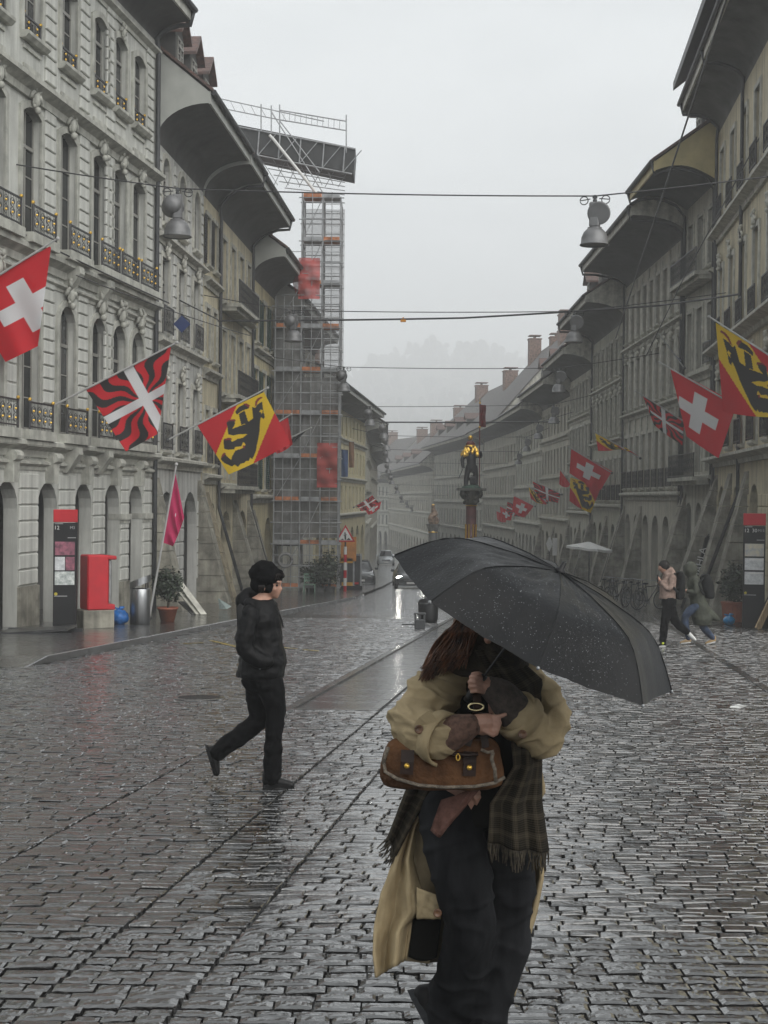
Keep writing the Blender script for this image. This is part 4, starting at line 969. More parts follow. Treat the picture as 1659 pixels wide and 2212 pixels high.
# magenta banner on a leaning pole by the arcade
Y = 35.2; t = flag('flag', 'magenta flag on a pole leaning against the arcade pier', Y, (322, 1335), (381, 1003), (352, 1172), (377, 1012), (398, 1118), (374, 1180), pat_magenta, None, 70, amp=.06, seed=19, pole_r=.03)
# ------------------------------------------------------------------ scaffold on the left row
sc_m = mat('scaffold_tube', (.36, .37, .38), .5, .2, 3, .05, metal=.3)
plank_m = mat('orange_scaffold_plank', (.55, .20, .08), .6, .3, 3)
net_m = mat('grey_netting', (.24, .24, .235), .8, .3, 1.1, .3, 8, streak=.4, alpha=.90)
rednet = mat('red_netting', (.48, .07, .06), .8, .15, 1.2, .2, 8, alpha=.80)
tarp_m = mat('black_tarpaulin', (.022, .024, .025), .5, .3, 1.2, .3, 4, streak=.3)
Ys = 65.6
sf = thing('scaffold', 'tall tube scaffold tower with red nets, orange planks and black roof truss', 'scaffold', (-3.6, Ys, gz(Ys)))
o_ = sf.location
def S(px, py, Y=Ys): return P(px, py, Y) - o_
cols = [592, 648, 692, 731]; xs_ = [S(c, 1000).x for c in cols]; ztop = [S(600, 640).z, S(655, 415).z, S(690, 415).z, S(731, 425).z]
dps = [0, 1.1, 2.4]
for j, dy in enumerate(dps):
    for i, x in enumerate(xs_):
        b = MB(); b.bar((x, dy, -.2), (x, dy, ztop[i]), .035); b.build('standard', sc_m, sf)
zs_ = []; z = .3
while z < ztop[1] - .2: zs_.append(z); z += 1.0
for k, z in enumerate(zs_):
    lo = 0 if z < ztop[0] else 1
    for dy in dps[:2]:
        b = MB(); b.bar((xs_[lo] - .15, dy, z), (xs_[3] + .15, dy, z), .028); b.build('ledger', sc_m, sf)
    for i in range(lo, 4):
        b = MB(); b.bar((xs_[i], -.1, z), (xs_[i], 2.5, z), .024); b.build('transom', sc_m, sf)
    if k % 2 == 0:
        for i in (0, 1, 2):
            if i >= lo:
                b = MB(); b.bb(xs_[i] + .05, xs_[i + 1] - .05, .0, 1.05, z + .03, z + .08); b.bb(xs_[i] + .05, xs_[i + 1] - .05, -.03, .0, z + .03, z + .20)
                if (k // 2 + i) % 2 == 0: b.build('plank_deck', plank_m, sf)
                else: b.build('plank_deck', sc_m, sf)
        if lo == 0: b = MB(); b.bar((xs_[k % 4 // 2], .05, z), (xs_[k % 4 // 2 + 1], .05, z + 2), .02); b.build('brace', sc_m, sf)
        else: b = MB(); b.bar((xs_[1], .05, z), (xs_[2], .05, min(z + 2, ztop[1])), .02); b.build('brace', sc_m, sf)
for px_, zt_ in ((611, ztop[0]), (630, ztop[0]), (670, ztop[1]), (712, ztop[2])):
    b = MB(); b.bar((S(px_, 1000).x, -.05, 0), (S(px_, 1000).x, -.05, zt_), .02); b.build('standard', sc_m, sf)
for k in range(16):
    b = MB(); b.bar((xs_[0], -.06, .8 + k * 1.0), (xs_[3], -.06, .8 + k * 1.0), .018); b.build('guard_rail', sc_m, sf)
# thin ladder rungs on the outer bay
for k in range(int((ztop[2] - .5) / .33)):
    b = MB(); b.bar((xs_[2] + .1, -.04, .5 + k * .33), (xs_[3], -.04, .5 + k * .33), .012, 4); b.build('rung', sc_m, sf)
def net(a, c, z0, z1, y, m_, nm):
    b = MB(); b.grid(lambda u, v: (a + (c - a) * u, y + .06 * math.sin(u * 7 + v * 9) + .04 * math.sin(v * 21), z0 + (z1 - z0) * v), 8, 20); return b.build(nm, m_, sf, True)
net(xs_[0], xs_[1], 2.2, ztop[0] - .4, .30, net_m, 'grey_net'); net(xs_[1], xs_[3], 2.6, ztop[1] - 8.5, .30, net_m, 'grey_net')
net(xs_[1] - .15, xs_[2] - .1, S(0, 640).z, S(0, 551).z, -.12, rednet, 'red_net'); net(xs_[2] - .15, xs_[3] - .05, S(0, 1046).z, S(0, 950).z, -.12, rednet, 'red_net')
net2 = mat('thin_netting', (.26, .26, .26), .8, .3, 1.5, .3, 8, alpha=.5); net(xs_[1], xs_[3] + .12, ztop[1] - 8.5, ztop[1] - .3, 2.3, net2, 'grey_net')
for k in range(18):
    b = MB(); zz = ztop[1] - .5 - k * .5; b.bar((xs_[1], 1.1 if k % 2 else 2.4, zz), (xs_[3] + .1, 1.1 if k % 2 else 2.4, zz), .02); b.build('ledger', sc_m, sf)
# inclined side sheet of the red net toward the house
b = MB(); b.poly([S(640, 640, 66.2), S(650, 640, Ys - .1), S(650, 560, Ys - .1), S(632, 612, 66.2)]); b.build('red_net', rednet, sf)
# roof truss with black tarpaulin
Yt = 66.4
def box4(a, b2, c, d, th, nm, m_):
    q = [Vector(v) for v in (a, b2, c, d)]; b = MB(); f = [v + Vector((0, th, 0)) for v in q]
    b.add(q + f, [(0, 1, 2, 3), (7, 6, 5, 4), (0, 4, 5, 1), (1, 5, 6, 2), (2, 6, 7, 3), (3, 7, 4, 0)]); return b.build(nm, m_, sf)
box4(S(505, 320, Yt), S(764, 374, Yt), S(768, 320, Yt), S(508, 268, Yt), 2.2, 'roof_tarpaulin', tarp_m)
def tb(a, c, nm='truss_tube', r=.035, Y=Yt - .1, Y2=None): b = MB(); b.bar(S(*a, Y), S(*c, Y2 or Y), r); b.build(nm, sc_m, sf)
tb((505, 272), (768, 322)); tb((520, 328), (760, 376))
for x in (560, 605, 650, 700, 745):
    f_ = (x - 505) / 263; tb((x, 272 + f_ * 50), (x - 4, 326 + f_ * 50)); tb((x - 4, 326 + f_ * 50), (x + 36, 279 + f_ * 50), r=.025)
tb((470, 212), (700, 262), 'rail', .025); tb((470, 232), (620, 262), 'rail', .025); tb((604, 238), (748, 262), 'rail', .03); tb((600, 258), (748, 282), 'rail', .03)
for k in range(11): tb((614 + k * 12, 240 + k * 2.0), (613 + k * 12, 260 + k * 2.0), 'baluster', .012)
for k in range(7): tb((476 + k * 22, 214 + k * 5), (486 + k * 22, 236 + k * 4), 'lattice', .014); 
for (x, y0, y1) in ((564, 225, 282), (586, 228, 285), (604, 226, 300), (748, 248, 330)): tb((x, y0), (x, y1), 'rail_post', .03)
tb((585, 240), (700, 420), 'brace', .03); tb((605, 262), (690, 372), 'brace', .03)
b = MB(); b.tube([S(582, 292, Yt - .3), S(590, 300, Yt - .3), S(684, 418, Yt - .3)], .07, 8); b.build('rain_chute', white, sf)
for k in range(6):
    y0 = 336 + k * 14; tb((555 + k * 12, y0), (745, y0 + (40 - k * 5)), 'bracket_tube', .022, 66.8); tb((560 + k * 30, 338 + k * 7), (600 + k * 24, 400), 'bracket_tube', .018, 66.8)
    tb((590 + k * 28, 404), (620 + k * 26, 342 + k * 6), 'bracket_tube', .018, 66.9)
# coil of hose, green chair, shrubs and boards at the scaffold foot
p = on_ground(616, 1210, 65.0); e = thing('hose_coil', 'grey coil of hose hanging on the scaffold foot', 'hose', (p.x, 65.0, P(616, 1210, 65).z - .4))
b = MB()
for q in range(3): b.tube([(.30 * math.cos(t) + .01 * q, -.08 * q, .4 + .30 * math.sin(t)) for t in [2 * PI * j / 24 for j in range(25)]], .065, 8)
b.build('coil', mat('grey_hose', (.22, .22, .22), .6), e, True); b = MB(); b.bar((0, .15, .7), (0, -.2, .74), .02); b.build('hook', zinc, e)
p = on_ground(668, 1282, 64.6); e = thing('garden_chair', 'pale green slatted chair at the scaffold foot', 'chair', p); gm = mat('pale_green_paint', (.20, .32, .24), .6, .15)
for (x, y, h) in ((-.25, 0, .45), (.25, 0, .45), (-.25, .42, .95), (.25, .42, .95)): b = MB(); b.bb(x - .025, x + .025, y - .025, y + .025, 0, h); b.build('leg', gm, e)
for k in range(4): b = MB(); b.bb(-.27, .27, .02 + k * .11, .10 + k * .11, .44, .47); b.build('seat_slat', gm, e)
for k in range(3): b = MB(); b.bb(-.25, .25, .44, .47, .58 + k * .14, .67 + k * .14); b.build('back_slat', gm, e)
for k, (x, yb, Y, h) in enumerate(((690, 1282, 65.0, 1.7), (712, 1282, 65.3, 2.0), (672, 1250, 66.2, 1.5))):
    p = on_ground(x, yb, Y); e = thing('shrub', ['low leafy shrub beside the pale green chair', 'taller leafy shrub at the outer scaffold corner', 'dark shrub just behind the pale green chair'][k], 'shrub', p, group='shrubs at the scaffold foot')
    b = MB(); b.tube([(0, 0, 0), (.05, 0, h * .5), (-.05, .05, h * .9)], [.04, .03, .01], 6); b.build('stem', bark_m, e); leaves('foliage', e, (0, 0, h * .6), (.55, .5, h * .45), 900, leaf_m, .09, k + 3, .2)
    b = MB(); b.lathe([(.2, 0), (.27, .35), (.29, .36), (.25, .36)], 14); b.build('pot', mat('grey_pot', (.10, .10, .10), .7), e)

# ------------------------------------------------------------------ roadworks sign and site trailer
Yg = 67.0; p = on_ground(745, 1281, Yg); e = thing('roadworks_sign', 'triangular roadworks sign on a red and white post', 'road sign', p)
zc = P(748, 1158, Yg).z - p.z
for k in range(6):
    b = MB(); b.lathe([(.075, k * (zc - .5) / 6), (.075, (k + 1) * (zc - .5) / 6 - .002)], 12); b.build('post_band', red_paint if k % 2 == 0 else white, e)
b = MB(); b.bar((0, 0, zc - .5), (0, 0, zc + .3), .04, 10); b.build('post', zinc, e)
s = .47
def tri(k, y0, y1, m_, nm): b = MB(); b.prism([(-s * k, zc - .27 * k - .0), (s * k, zc - .27 * k), (0, zc + .54 * k)], y0, y1); b.build(nm, m_, e)
tri(1.0, -.08, -.05, red_paint, 'sign_border'); tri(.74, -.087, -.081, white, 'sign_face')
b = MB(); b.prism([(-.03, zc - .17), (.04, zc - .17), (.03, zc + .05), (-.05, zc + .02)], -.092, -.088); b.prism([(-.08, zc + .02), (.06, zc + .06), (.05, zc + .1), (-.09, zc + .06)], -.092, -.088); b.ball((-.02, -.09, zc + .14), .04, 8, 5, (1, .1, 1))
b.prism([(.05, zc - .18), (.26, zc - .18), (.16, zc - .08)], -.092, -.088); b.prism([(-.24, zc - .18), (-.06, zc - .18), (-.13, zc - .12)], -.092, -.088); b.build('worker_symbol', black, e)
Yc = 69.5; p = on_ground(757, 1281, Yc); e = thing('site_trailer', 'grey site trailer with orange boards behind the roadworks sign', 'trailer', p)
om = mat('orange_board', (.55, .22, .04), .55, .2, 2)
for (a, c, z0, z1, m_, nm) in ((736, 770, 1160, 1212, om, 'orange_board'), (734, 762, 1206, 1216, mat('amber_strip', (.7, .36, .03), .5), 'amber_strip'), (738, 762, 1258, 1266, mat('amber_strip', (.7, .36, .03), .5), 'amber_strip')):
    A0, A1 = P(a, z1, Yc - .3) - p, P(c, z0, Yc - .3) - p; b = MB(); b.bb(A0.x, A1.x, -.34, -.28, A0.z, A1.z); b.build(nm, m_, e)
A0, A1 = P(733, 1278, Yc) - p, P(780, 1200, Yc) - p
b = MB(); b.bb(A0.x, A1.x, -.2, 2.2, .35, A1.z); b.build('body', zinc, e)
for k in range(4): b = MB(); x = A0.x + (A1.x - A0.x) * (k / 3); b.bb(x - .04, x + .04, -.27, -.20, .2, A1.z + .1); b.build('upright', sc_m, e)
b = MB(); b.bb(A0.x - .05, A1.x + .08, -.4, 2.3, .12, .34); b.build('chassis', black, e)
for sx_ in (A0.x + .2, A1.x - .15):
    b = MB(); b.lathe([(.0001, -.1), (.22, -.1), (.26, -.06), (.26, .06), (.22, .1), (.0001, .1)], 16, (sx_, -.1, .24), Matrix.Rotation(PI / 2, 3, 'Y')); b.build('wheel', black, e)
b = MB(); b.bb(A1.x - .3, A1.x - .1, -.42, -.40, .42, .52); b.build('tail_light', red_paint, e)

# ------------------------------------------------------------------ fountains
def remesh(mb, name, m_, parent, vox, smooth=4, loc=(0, 0, 0), disp=None, fac=.5, post=0):
    """fuses overlapping tubes into one continuous skin"""
    me = mb.mesh(name, m_); o = bpy.data.objects.new('tmp', me); col.objects.link(o)
    r_ = o.modifiers.new('r', 'REMESH'); r_.mode = 'VOXEL'; r_.voxel_size = vox
    s_ = o.modifiers.new('s', 'SMOOTH'); s_.iterations = smooth; s_.factor = fac
    dg = bpy.context.evaluated_depsgraph_get(); dg.update(); m2 = bpy.data.meshes.new_from_object(o.evaluated_get(dg)); bpy.data.objects.remove(o)
    m2.name = name; m2.materials.clear(); m2.materials.append(m_); m2.polygons.foreach_set('use_smooth', [True] * len(m2.polygons))
    if disp:
        n = len(m2.vertices); co = np.empty(n * 3); m2.vertices.foreach_get('co', co); co = co.reshape(-1, 3); no = np.empty(n * 3); m2.vertices.foreach_get('normal', no); no = no.reshape(-1, 3)
        d = disp(co, no); co = co + no * d[:, None]; m2.vertices.foreach_set('co', co.reshape(-1)); m2.update()
    o2 = inst(m2, name, parent, loc)
    if post: q_ = o2.modifiers.new('soften', 'SMOOTH'); q_.iterations = post; q_.factor = .5
    return o2
def chain(b, pts, rs, n=10, sub=4, squash=None):
    """smooth tapered limb with rounded ends through the joints"""
    pts = [Vector(p) for p in pts]; P2, R2 = [], []
    for i in range(len(pts) - 1):
        p0, p1, p2, p3 = pts[max(i - 1, 0)], pts[i], pts[i + 1], pts[min(i + 2, len(pts) - 1)]
        for k in range(sub):
            t = k / sub; t2, t3 = t * t, t * t * t
            P2.append(.5 * ((2 * p1) + (p2 - p0) * t + (2 * p0 - 5 * p1 + 4 * p2 - p3) * t2 + (3 * p1 - p0 - 3 * p2 + p3) * t3)); R2.append(rs[i] + (rs[i + 1] - rs[i]) * t)
    P2.append(pts[-1]); R2.append(rs[-1])
    b.tube(P2, R2, n, True, squash); b.ball(pts[0], rs[0] * .98, n, 6); b.ball(pts[-1], rs[-1] * .98, n, 6)
fx, fy = 3.25, 53.0; ft = thing('fountain', 'painted fountain with an armoured bear statue holding a banner', 'fountain', (fx, fy, gz(fy)))
zg = gz(fy)
def FP(zx, zy, y=0.0): return Vector(((zx - 298) * .002443, y, 2.25 + (1450 - zy) * .002443 - zg))
fst = mat('fountain_stone', (.22, .21, .19), .7, .3, 3, .3, 25); colr = mat('fountain_red_column', (.085, .018, .016), .45, .3, 4); cap_m = mat('painted_capital', (.055, .048, .036), .5, .5, 9, .4, 20, c2=(.02, .03, .022)); arm = mat('dark_armour', (.030, .030, .033), .4, .4, 6, .2); redc = mat('dark_red_cloth', (.13, .016, .016), .6, .3, 6); greenb = mat('bronze_green', (.03, .08, .055), .6, .4, 8)
b = MB(); b.lathe([(1.7, -.1), (1.7, .75), (1.78, .78), (1.78, .9), (1.5, .9), (1.5, .2), (.3, .2)], 8); b.build('basin', fst, ft)
b = MB(); b.lathe([(.0001, .78), (1.5, .78)], 24); b.build('water', mat('fountain_water', (.02, .025, .025), .05, .1, 3, .2, 6), ft)
b = MB(); b.lathe([(.42, .2), (.42, 1.1), (.34, 1.2), (.30, 1.3), (.30, 1.35)], 16); b.build('column_base', fst, ft)
ctop = FP(0, 1715).z
b = MB(); b.lathe([(.215, 1.35), (.215, 1.5), (.20, 1.52), (.195, ctop)], 20); b.build('column', colr, ft, True)
for k in range(8):
    a = 2 * PI * k / 8 + .39; b = MB(); b.tube([(.20 * math.cos(a), .20 * math.sin(a), 1.5), (.20 * math.cos(a), .20 * math.sin(a), FP(0, 2000).z)], .035, 8); b.build('gilt_flute', gold, ft)
b = MB(); b.lathe([(.205, ctop - .02), (.235, ctop), (.205, ctop + .03)], 20); b.build('gilt_ring', gold, ft)
zc = FP(0, 1480).z
b = MB(); b.lathe([(.20, ctop + .03), (.22, ctop + .12), (.30, ctop + .28), (.37, zc - .08), (.40, zc - .02)], 16); b.box((0, 0, zc + .03), (1.06, 1.06, .09))
r_ = random.Random(4)
for k in range(26): a = r_.uniform(0, 2 * PI); h = r_.uniform(.08, zc - ctop - .05); b.ball(((.20 + h * .33) * math.cos(a), (.20 + h * .33) * math.sin(a), ctop + h), r_.uniform(.05, .08), 6, 4)
for k in range(4): a = PI / 4 + k * PI / 2; b.tube([(.42 * math.cos(a), .42 * math.sin(a), zc - .28), (.5 * math.cos(a), .5 * math.sin(a), zc - .16), (.48 * math.cos(a), .48 * math.sin(a), zc - .02)], [.05, .07, .06], 6)
b.build('capital', cap_m, ft)
b = MB(); b.lathe([(.36, FP(0, 1450).z), (.34, FP(0, 1425).z), (.2, FP(0, 1400).z), (.0001, FP(0, 1395).z)], 12)
for k in range(14): a = r_.uniform(0, 6.3); b.ball((.26 * math.cos(a), .26 * math.sin(a), FP(0, 1425).z), .06, 6, 4)
b.build('grassy_plinth', greenb, ft)
b = MB()
chain(b, [FP(255, 1130), FP(225, 1260, -.03), FP(215, 1410, -.02)], [.13, .10, .085]); chain(b, [FP(340, 1130), FP(365, 1260, .03), FP(368, 1410, .05)], [.13, .10, .085])
chain(b, [FP(215, 1405, -.02), FP(205, 1412, -.16)], [.07, .06]); chain(b, [FP(368, 1405, .05), FP(374, 1412, -.1)], [.07, .06])
chain(b, [FP(295, 1140), FP(295, 1040), FP(290, 940)], [.17, .18, .20], 14)
chain(b, [FP(195, 950), FP(155, 1010, -.04), FP(165, 1120, -.10)], [.10, .08, .065]); chain(b, [FP(385, 940), FP(430, 960, -.05), FP(425, 900, -.18)], [.10, .085, .07])
chain(b, [FP(285, 920), FP(280, 830, -.03)], [.13, .15]); chain(b, [FP(280, 820, -.08), FP(280, 840, -.24)], [.10, .055])
chain(b, [FP(310, 1380, .1), FP(300, 1310, .05), FP(330, 1290)], [.08, .09, .06])
st = remesh(b, 'bear_statue', arm, ft, .028, 3)
b = MB()
for k in range(60):
    a = r_.uniform(0, 2 * PI); h = r_.uniform(-1, 1); rr = .24 + .05 * r_.random()
    b.ball((FP(283, 880).x + rr * math.cos(a) * (1 - .3 * h), rr * .8 * math.sin(a), FP(0, 890).z + h * .14), r_.uniform(.04, .075), 6, 4, (1, 1, 1.5))
b.build('gilt_collar', gold, st)
b = MB(); c = FP(278, 770); b.lathe([(.13, c.z - .1), (.17, c.z - .05), (.16, c.z + .02), (.10, c.z + .10)], 14, (c.x, 0, 0)); b.build('red_helmet', redc, st, True)
b = MB(); b.lathe([(.19, c.z - .12), (.21, c.z - .10), (.19, c.z - .05)], 16, (c.x, 0, 0)); b.ball((c.x, 0, FP(0, 680).z), .095, 12, 8); b.build('gilt_crest', gold, st, True)
b = MB(); b.bar(FP(415, 1430, -.16), FP(412, 130, -.16), .02, 8); b.build('banner_pole', redc, st)
b = MB(); b.lathe([(.02, 0), (.045, .03), (.02, .07), (.0001, .25)], 8, FP(412, 165, -.16)); b.ball(FP(412, 518, -.16), .045, 8, 5); b.build('gilt_tip', gold, st)
b = MB(); b.grid(lambda u, v: FP(418 + 85 * u + 4 * math.sin(v * 9), 175 + 335 * v + 8 * u, -.16 + .03 * math.sin(u * 6 + v * 4)), 8, 14)
bn = b.build('banner', redc, st, True); 
b = MB(); b.bar(FP(178, 1120, -.12), FP(100, 1300, -.2), .016, 6); b.bar(FP(160, 1140, -.16), FP(190, 1130, -.08), .02, 6); b.build('sword', zinc, st)
# second fountain, far
fy2 = 128.0; fp2 = on_ground(935, 1180, fy2); f2 = thing('fountain', 'small misty fountain column with golden figure beyond the bear fountain', 'fountain', fp2)
def F2(x, y): q = P(x, y, fy2) - fp2; return q
zc2 = F2(935, 1132).z
b = MB(); b.lathe([(1.8, -.1), (1.8, .9), (1.6, .9), (1.6, .3), (.3, .3)], 8); b.build('basin', fst, f2)
b = MB(); b.lathe([(.5, .2), (.42, .9), (.40, zc2 - .8)], 16); b.build('column', mat('grey_column', (.10, .10, .10), .6), f2, True)
b = MB(); b.lathe([(.40, zc2 - .8), (.44, zc2 - .74), (.44, zc2 - .6), (.58, zc2 - .15), (.66, zc2)], 12); b.build('capital', fst, f2)
b = MB(); b.lathe([(.43, zc2 - .78), (.46, zc2 - .72), (.43, zc2 - .66)], 14); b.build('gilt_ring', gold, f2)
b = MB(); chain(b, [(-.1, 0, zc2), (-.2, -.1, zc2 + .5), (.05, 0, zc2 + .95), (.0, 0, zc2 + 1.35)], [.26, .30, .26, .20], 10); chain(b, [(.3, 0, zc2 + .15), (.25, 0, zc2 + .5), (-.2, 0, zc2 + .75)], [.24, .22, .14]); b.ball((.0, -.05, zc2 + 1.6), .19, 10, 6)
chain(b, [(.2, 0, zc2 + 1.2), (.35, -.2, zc2 + .9), (.15, -.35, zc2 + .75)], [.1, .09, .08])
remesh(b, 'statue', mat('painted_figure', (.30, .19, .12), .5, .6, 5, c2=(.06, .04, .03)), f2, .05, 2)
b = MB(); b.ball((0, -.05, zc2 + 1.72), .15, 10, 6, (1, 1, .6)); b.ball((-.2, -.2, zc2 + .5), .12, 8, 5); b.build('gilding', gold, f2)
# small stone trough stand and iron box by the fountain channel
p = on_ground(907, 1327, 35.5); e = thing('iron_stand', 'dark iron barrier stand beside the fountain channel', 'stand', p)
bm_ = mat('dark_barrier', (.045, .047, .05), .5, .2)
for x in (-.115, 0, .115): b = MB(); b.bb(x - .022, x + .022, -.06, .06, .24, .36); b.build('upright', bm_, e)
b = MB(); b.cbox((0, 0, .12), (.27, .16, .24), .02); b.build('base', bm_, e); b = MB(); b.cbox((0, 0, .385), (.30, .16, .05), .012); b.build('top_rail', bm_, e); b = MB(); b.bb(-.45, -.12, -.03, .03, .1, .13); b.build('arm', bm_, e)
p = on_ground(925, 1305, 39); e = thing('litter_bin', 'black rounded bin half hidden by the umbrella edge', 'bin', p)
b = MB(); b.lathe([(.24, 0), (.27, .1), (.28, .55), (.25, .62), (.1, .68), (.0001, .69)], 16); b.build('body', black, e, True); b = MB(); b.lathe([(.285, .5), (.30, .53), (.285, .56)], 16); b.build('rim', zinc, e)

# ------------------------------------------------------------------ cars
def car(name, label, loc, rz, paint, lit=0.0, L_=4.3, W=1.78, Hh=1.46, group='cars on the street'):
    """front faces local -y; lofted body with glasshouse, lamps, plate and wheels"""
    t = thing(name, label, 'car', loc, rz, group); w = W / 2
    b = MB(); secs = [(-L_ / 2, .30, .62, .80), (-L_ / 2 + .10, .20, .74, .93), (-L_ / 2 + .45, .18, .82, .98), (-L_ * .22, .18, .96, 1.0), (0, .18, 1.0, 1.0), (L_ * .32, .18, 1.0, 1.0), (L_ / 2 - .25, .20, 1.0, .96), (L_ / 2, .32, .88, .86)]
    rings = []
    for (y, z0, z1, k) in secs:
        ww = w * k; rings.append([(-ww * .90, y, z0), (-ww, y, z0 + .18), (-ww, y, z1 * .68), (-ww * .95, y, z1 * .90), (-ww * .78, y, z1), (0, y, z1 + .035), (ww * .78, y, z1), (ww * .95, y, z1 * .90), (ww, y, z1 * .68), (ww, y, z0 + .18), (ww * .90, y, z0)])
    n = 11; b.add([p for r in rings for p in r], [(i * n + j, i * n + (j + 1) % n, (i + 1) * n + (j + 1) % n, (i + 1) * n + j) for i in range(len(rings) - 1) for j in range(n)] + [tuple(range(n)), tuple(reversed(range((len(rings) - 1) * n, len(rings) * n)))])
    autosmooth(b.build('body', paint, t), 50)
    b = MB(); gl = [(-L_ * .24, .95, .80), (-L_ * .06, Hh - .05, .66), (L_ * .12, Hh, .66), (L_ * .32, Hh - .08, .64), (L_ * .45, 1.0, .76)]
    rr = [[(-w * k, y, min(z, .98)), (-w * k * (.97 if z > 1.1 else 1), y, z - .04), (-w * k * .86, y, z), (w * k * .86, y, z), (w * k * (.97 if z > 1.1 else 1), y, z - .04), (w * k, y, min(z, .98))] for (y, z, k) in gl]
    b.add([p for r in rr for p in r], [(i * 6 + j, i * 6 + j + 1, (i + 1) * 6 + j + 1, (i + 1) * 6 + j) for i in range(4) for j in range(5)]); autosmooth(b.build('glasshouse', glass, t), 30)
    b = MB(); 
    b.add([(-w * .60, -L_ * .05, Hh - .02), (w * .60, -L_ * .05, Hh - .02), (w * .60, L_ * .31, Hh - .06), (-w * .60, L_ * .31, Hh - .06), (-w * .56, L_ * .05, Hh + .03), (w * .56, L_ * .05, Hh + .03)], [(0, 1, 5, 4), (4, 5, 2, 3), (0, 4, 3), (1, 2, 5)]); b.build('roof', paint, t)
    for q in (-1, 1):
        b = MB(); b.bar((q * w * .80, -L_ * .24, .96), (q * w * .63, -L_ * .055, Hh - .04), .035); b.build('pillar', paint, t)
        b = MB(); b.cbox((q * (w + .09), -L_ * .17, 1.02), (.2, .12, .14), .04); b.build('mirror', paint, t)
        b = MB(); b.ball((q * w * .70, -L_ / 2 + .16, .68), .16, 12, 8, (1.15, .55, .62)); h = b.build('headlight', HEAD if lit else lens_c, t, True)
        for (yy, nm) in ((-L_ * .31, 'wheel'), (L_ * .31, 'wheel')):
            Mx = Matrix.Rotation(PI / 2, 3, 'Y'); b = MB(); b.lathe([(.20, -.10), (.29, -.10), (.32, -.06), (.32, .06), (.29, .10), (.20, .10)], 20, (0, 0, 0), Mx); wo_ = b.build('wheel', black, t, True, (q * (w - .09), yy, .32)); b = MB(); b.lathe([(.0001, -.085), (.19, -.095), (.20, -.08), (.20, .08), (.19, .095), (.0001, .085)], 14, (0, 0, 0), Mx); b.build('rim', steel, wo_)
    b = MB(); b.cbox((0, -L_ / 2 + .03, .58), (W * .50, .06, .17), .02); g_ = b.build('grille', black, t)
    for k in range(3): b = MB(); b.box((0, -L_ / 2 - .005, .53 + k * .05), (W * .46, .012, .012)); b.build('grille_bar', steel, g_)
    b = MB(); b.cbox((0, -L_ / 2 - .02, .40), (.50, .02, .11), .005); b.build('number_plate', white, t)
    b = MB(); b.box((0, -L_ / 2 + .02, .24), (W * .8, .10, .05)); b.build('lower_lip', steel, t)
    return t
HEAD = mat('lit_headlight', (.9, .9, .9), .2, .02, emit=(1, .97, .9), estr=45); lens_c = mat('headlight_lens', (.4, .42, .44), .12, .1)
dark_car = mat('dark_car_paint', (.030, .032, .036), .25, .1, 2, 0, coat=.6); silver = mat('silver_car_paint', (.50, .53, .55), .3, .08, 2, 0, metal=.4, coat=.5)
p = on_ground(884, 1268, 80); car('parked_car', 'dark car with lit headlights driving up the street', p, .03, dark_car, 1)
p = on_ground(833, 1219, 146); car('parked_car', 'silver car far down the wet street', p, .02, silver, 0, 4.0, 1.72, 1.5)
p = on_ground(776, 1264, 84); car('parked_car', 'dark car partly hidden behind the site trailer', p, .05, dark_car, 0)
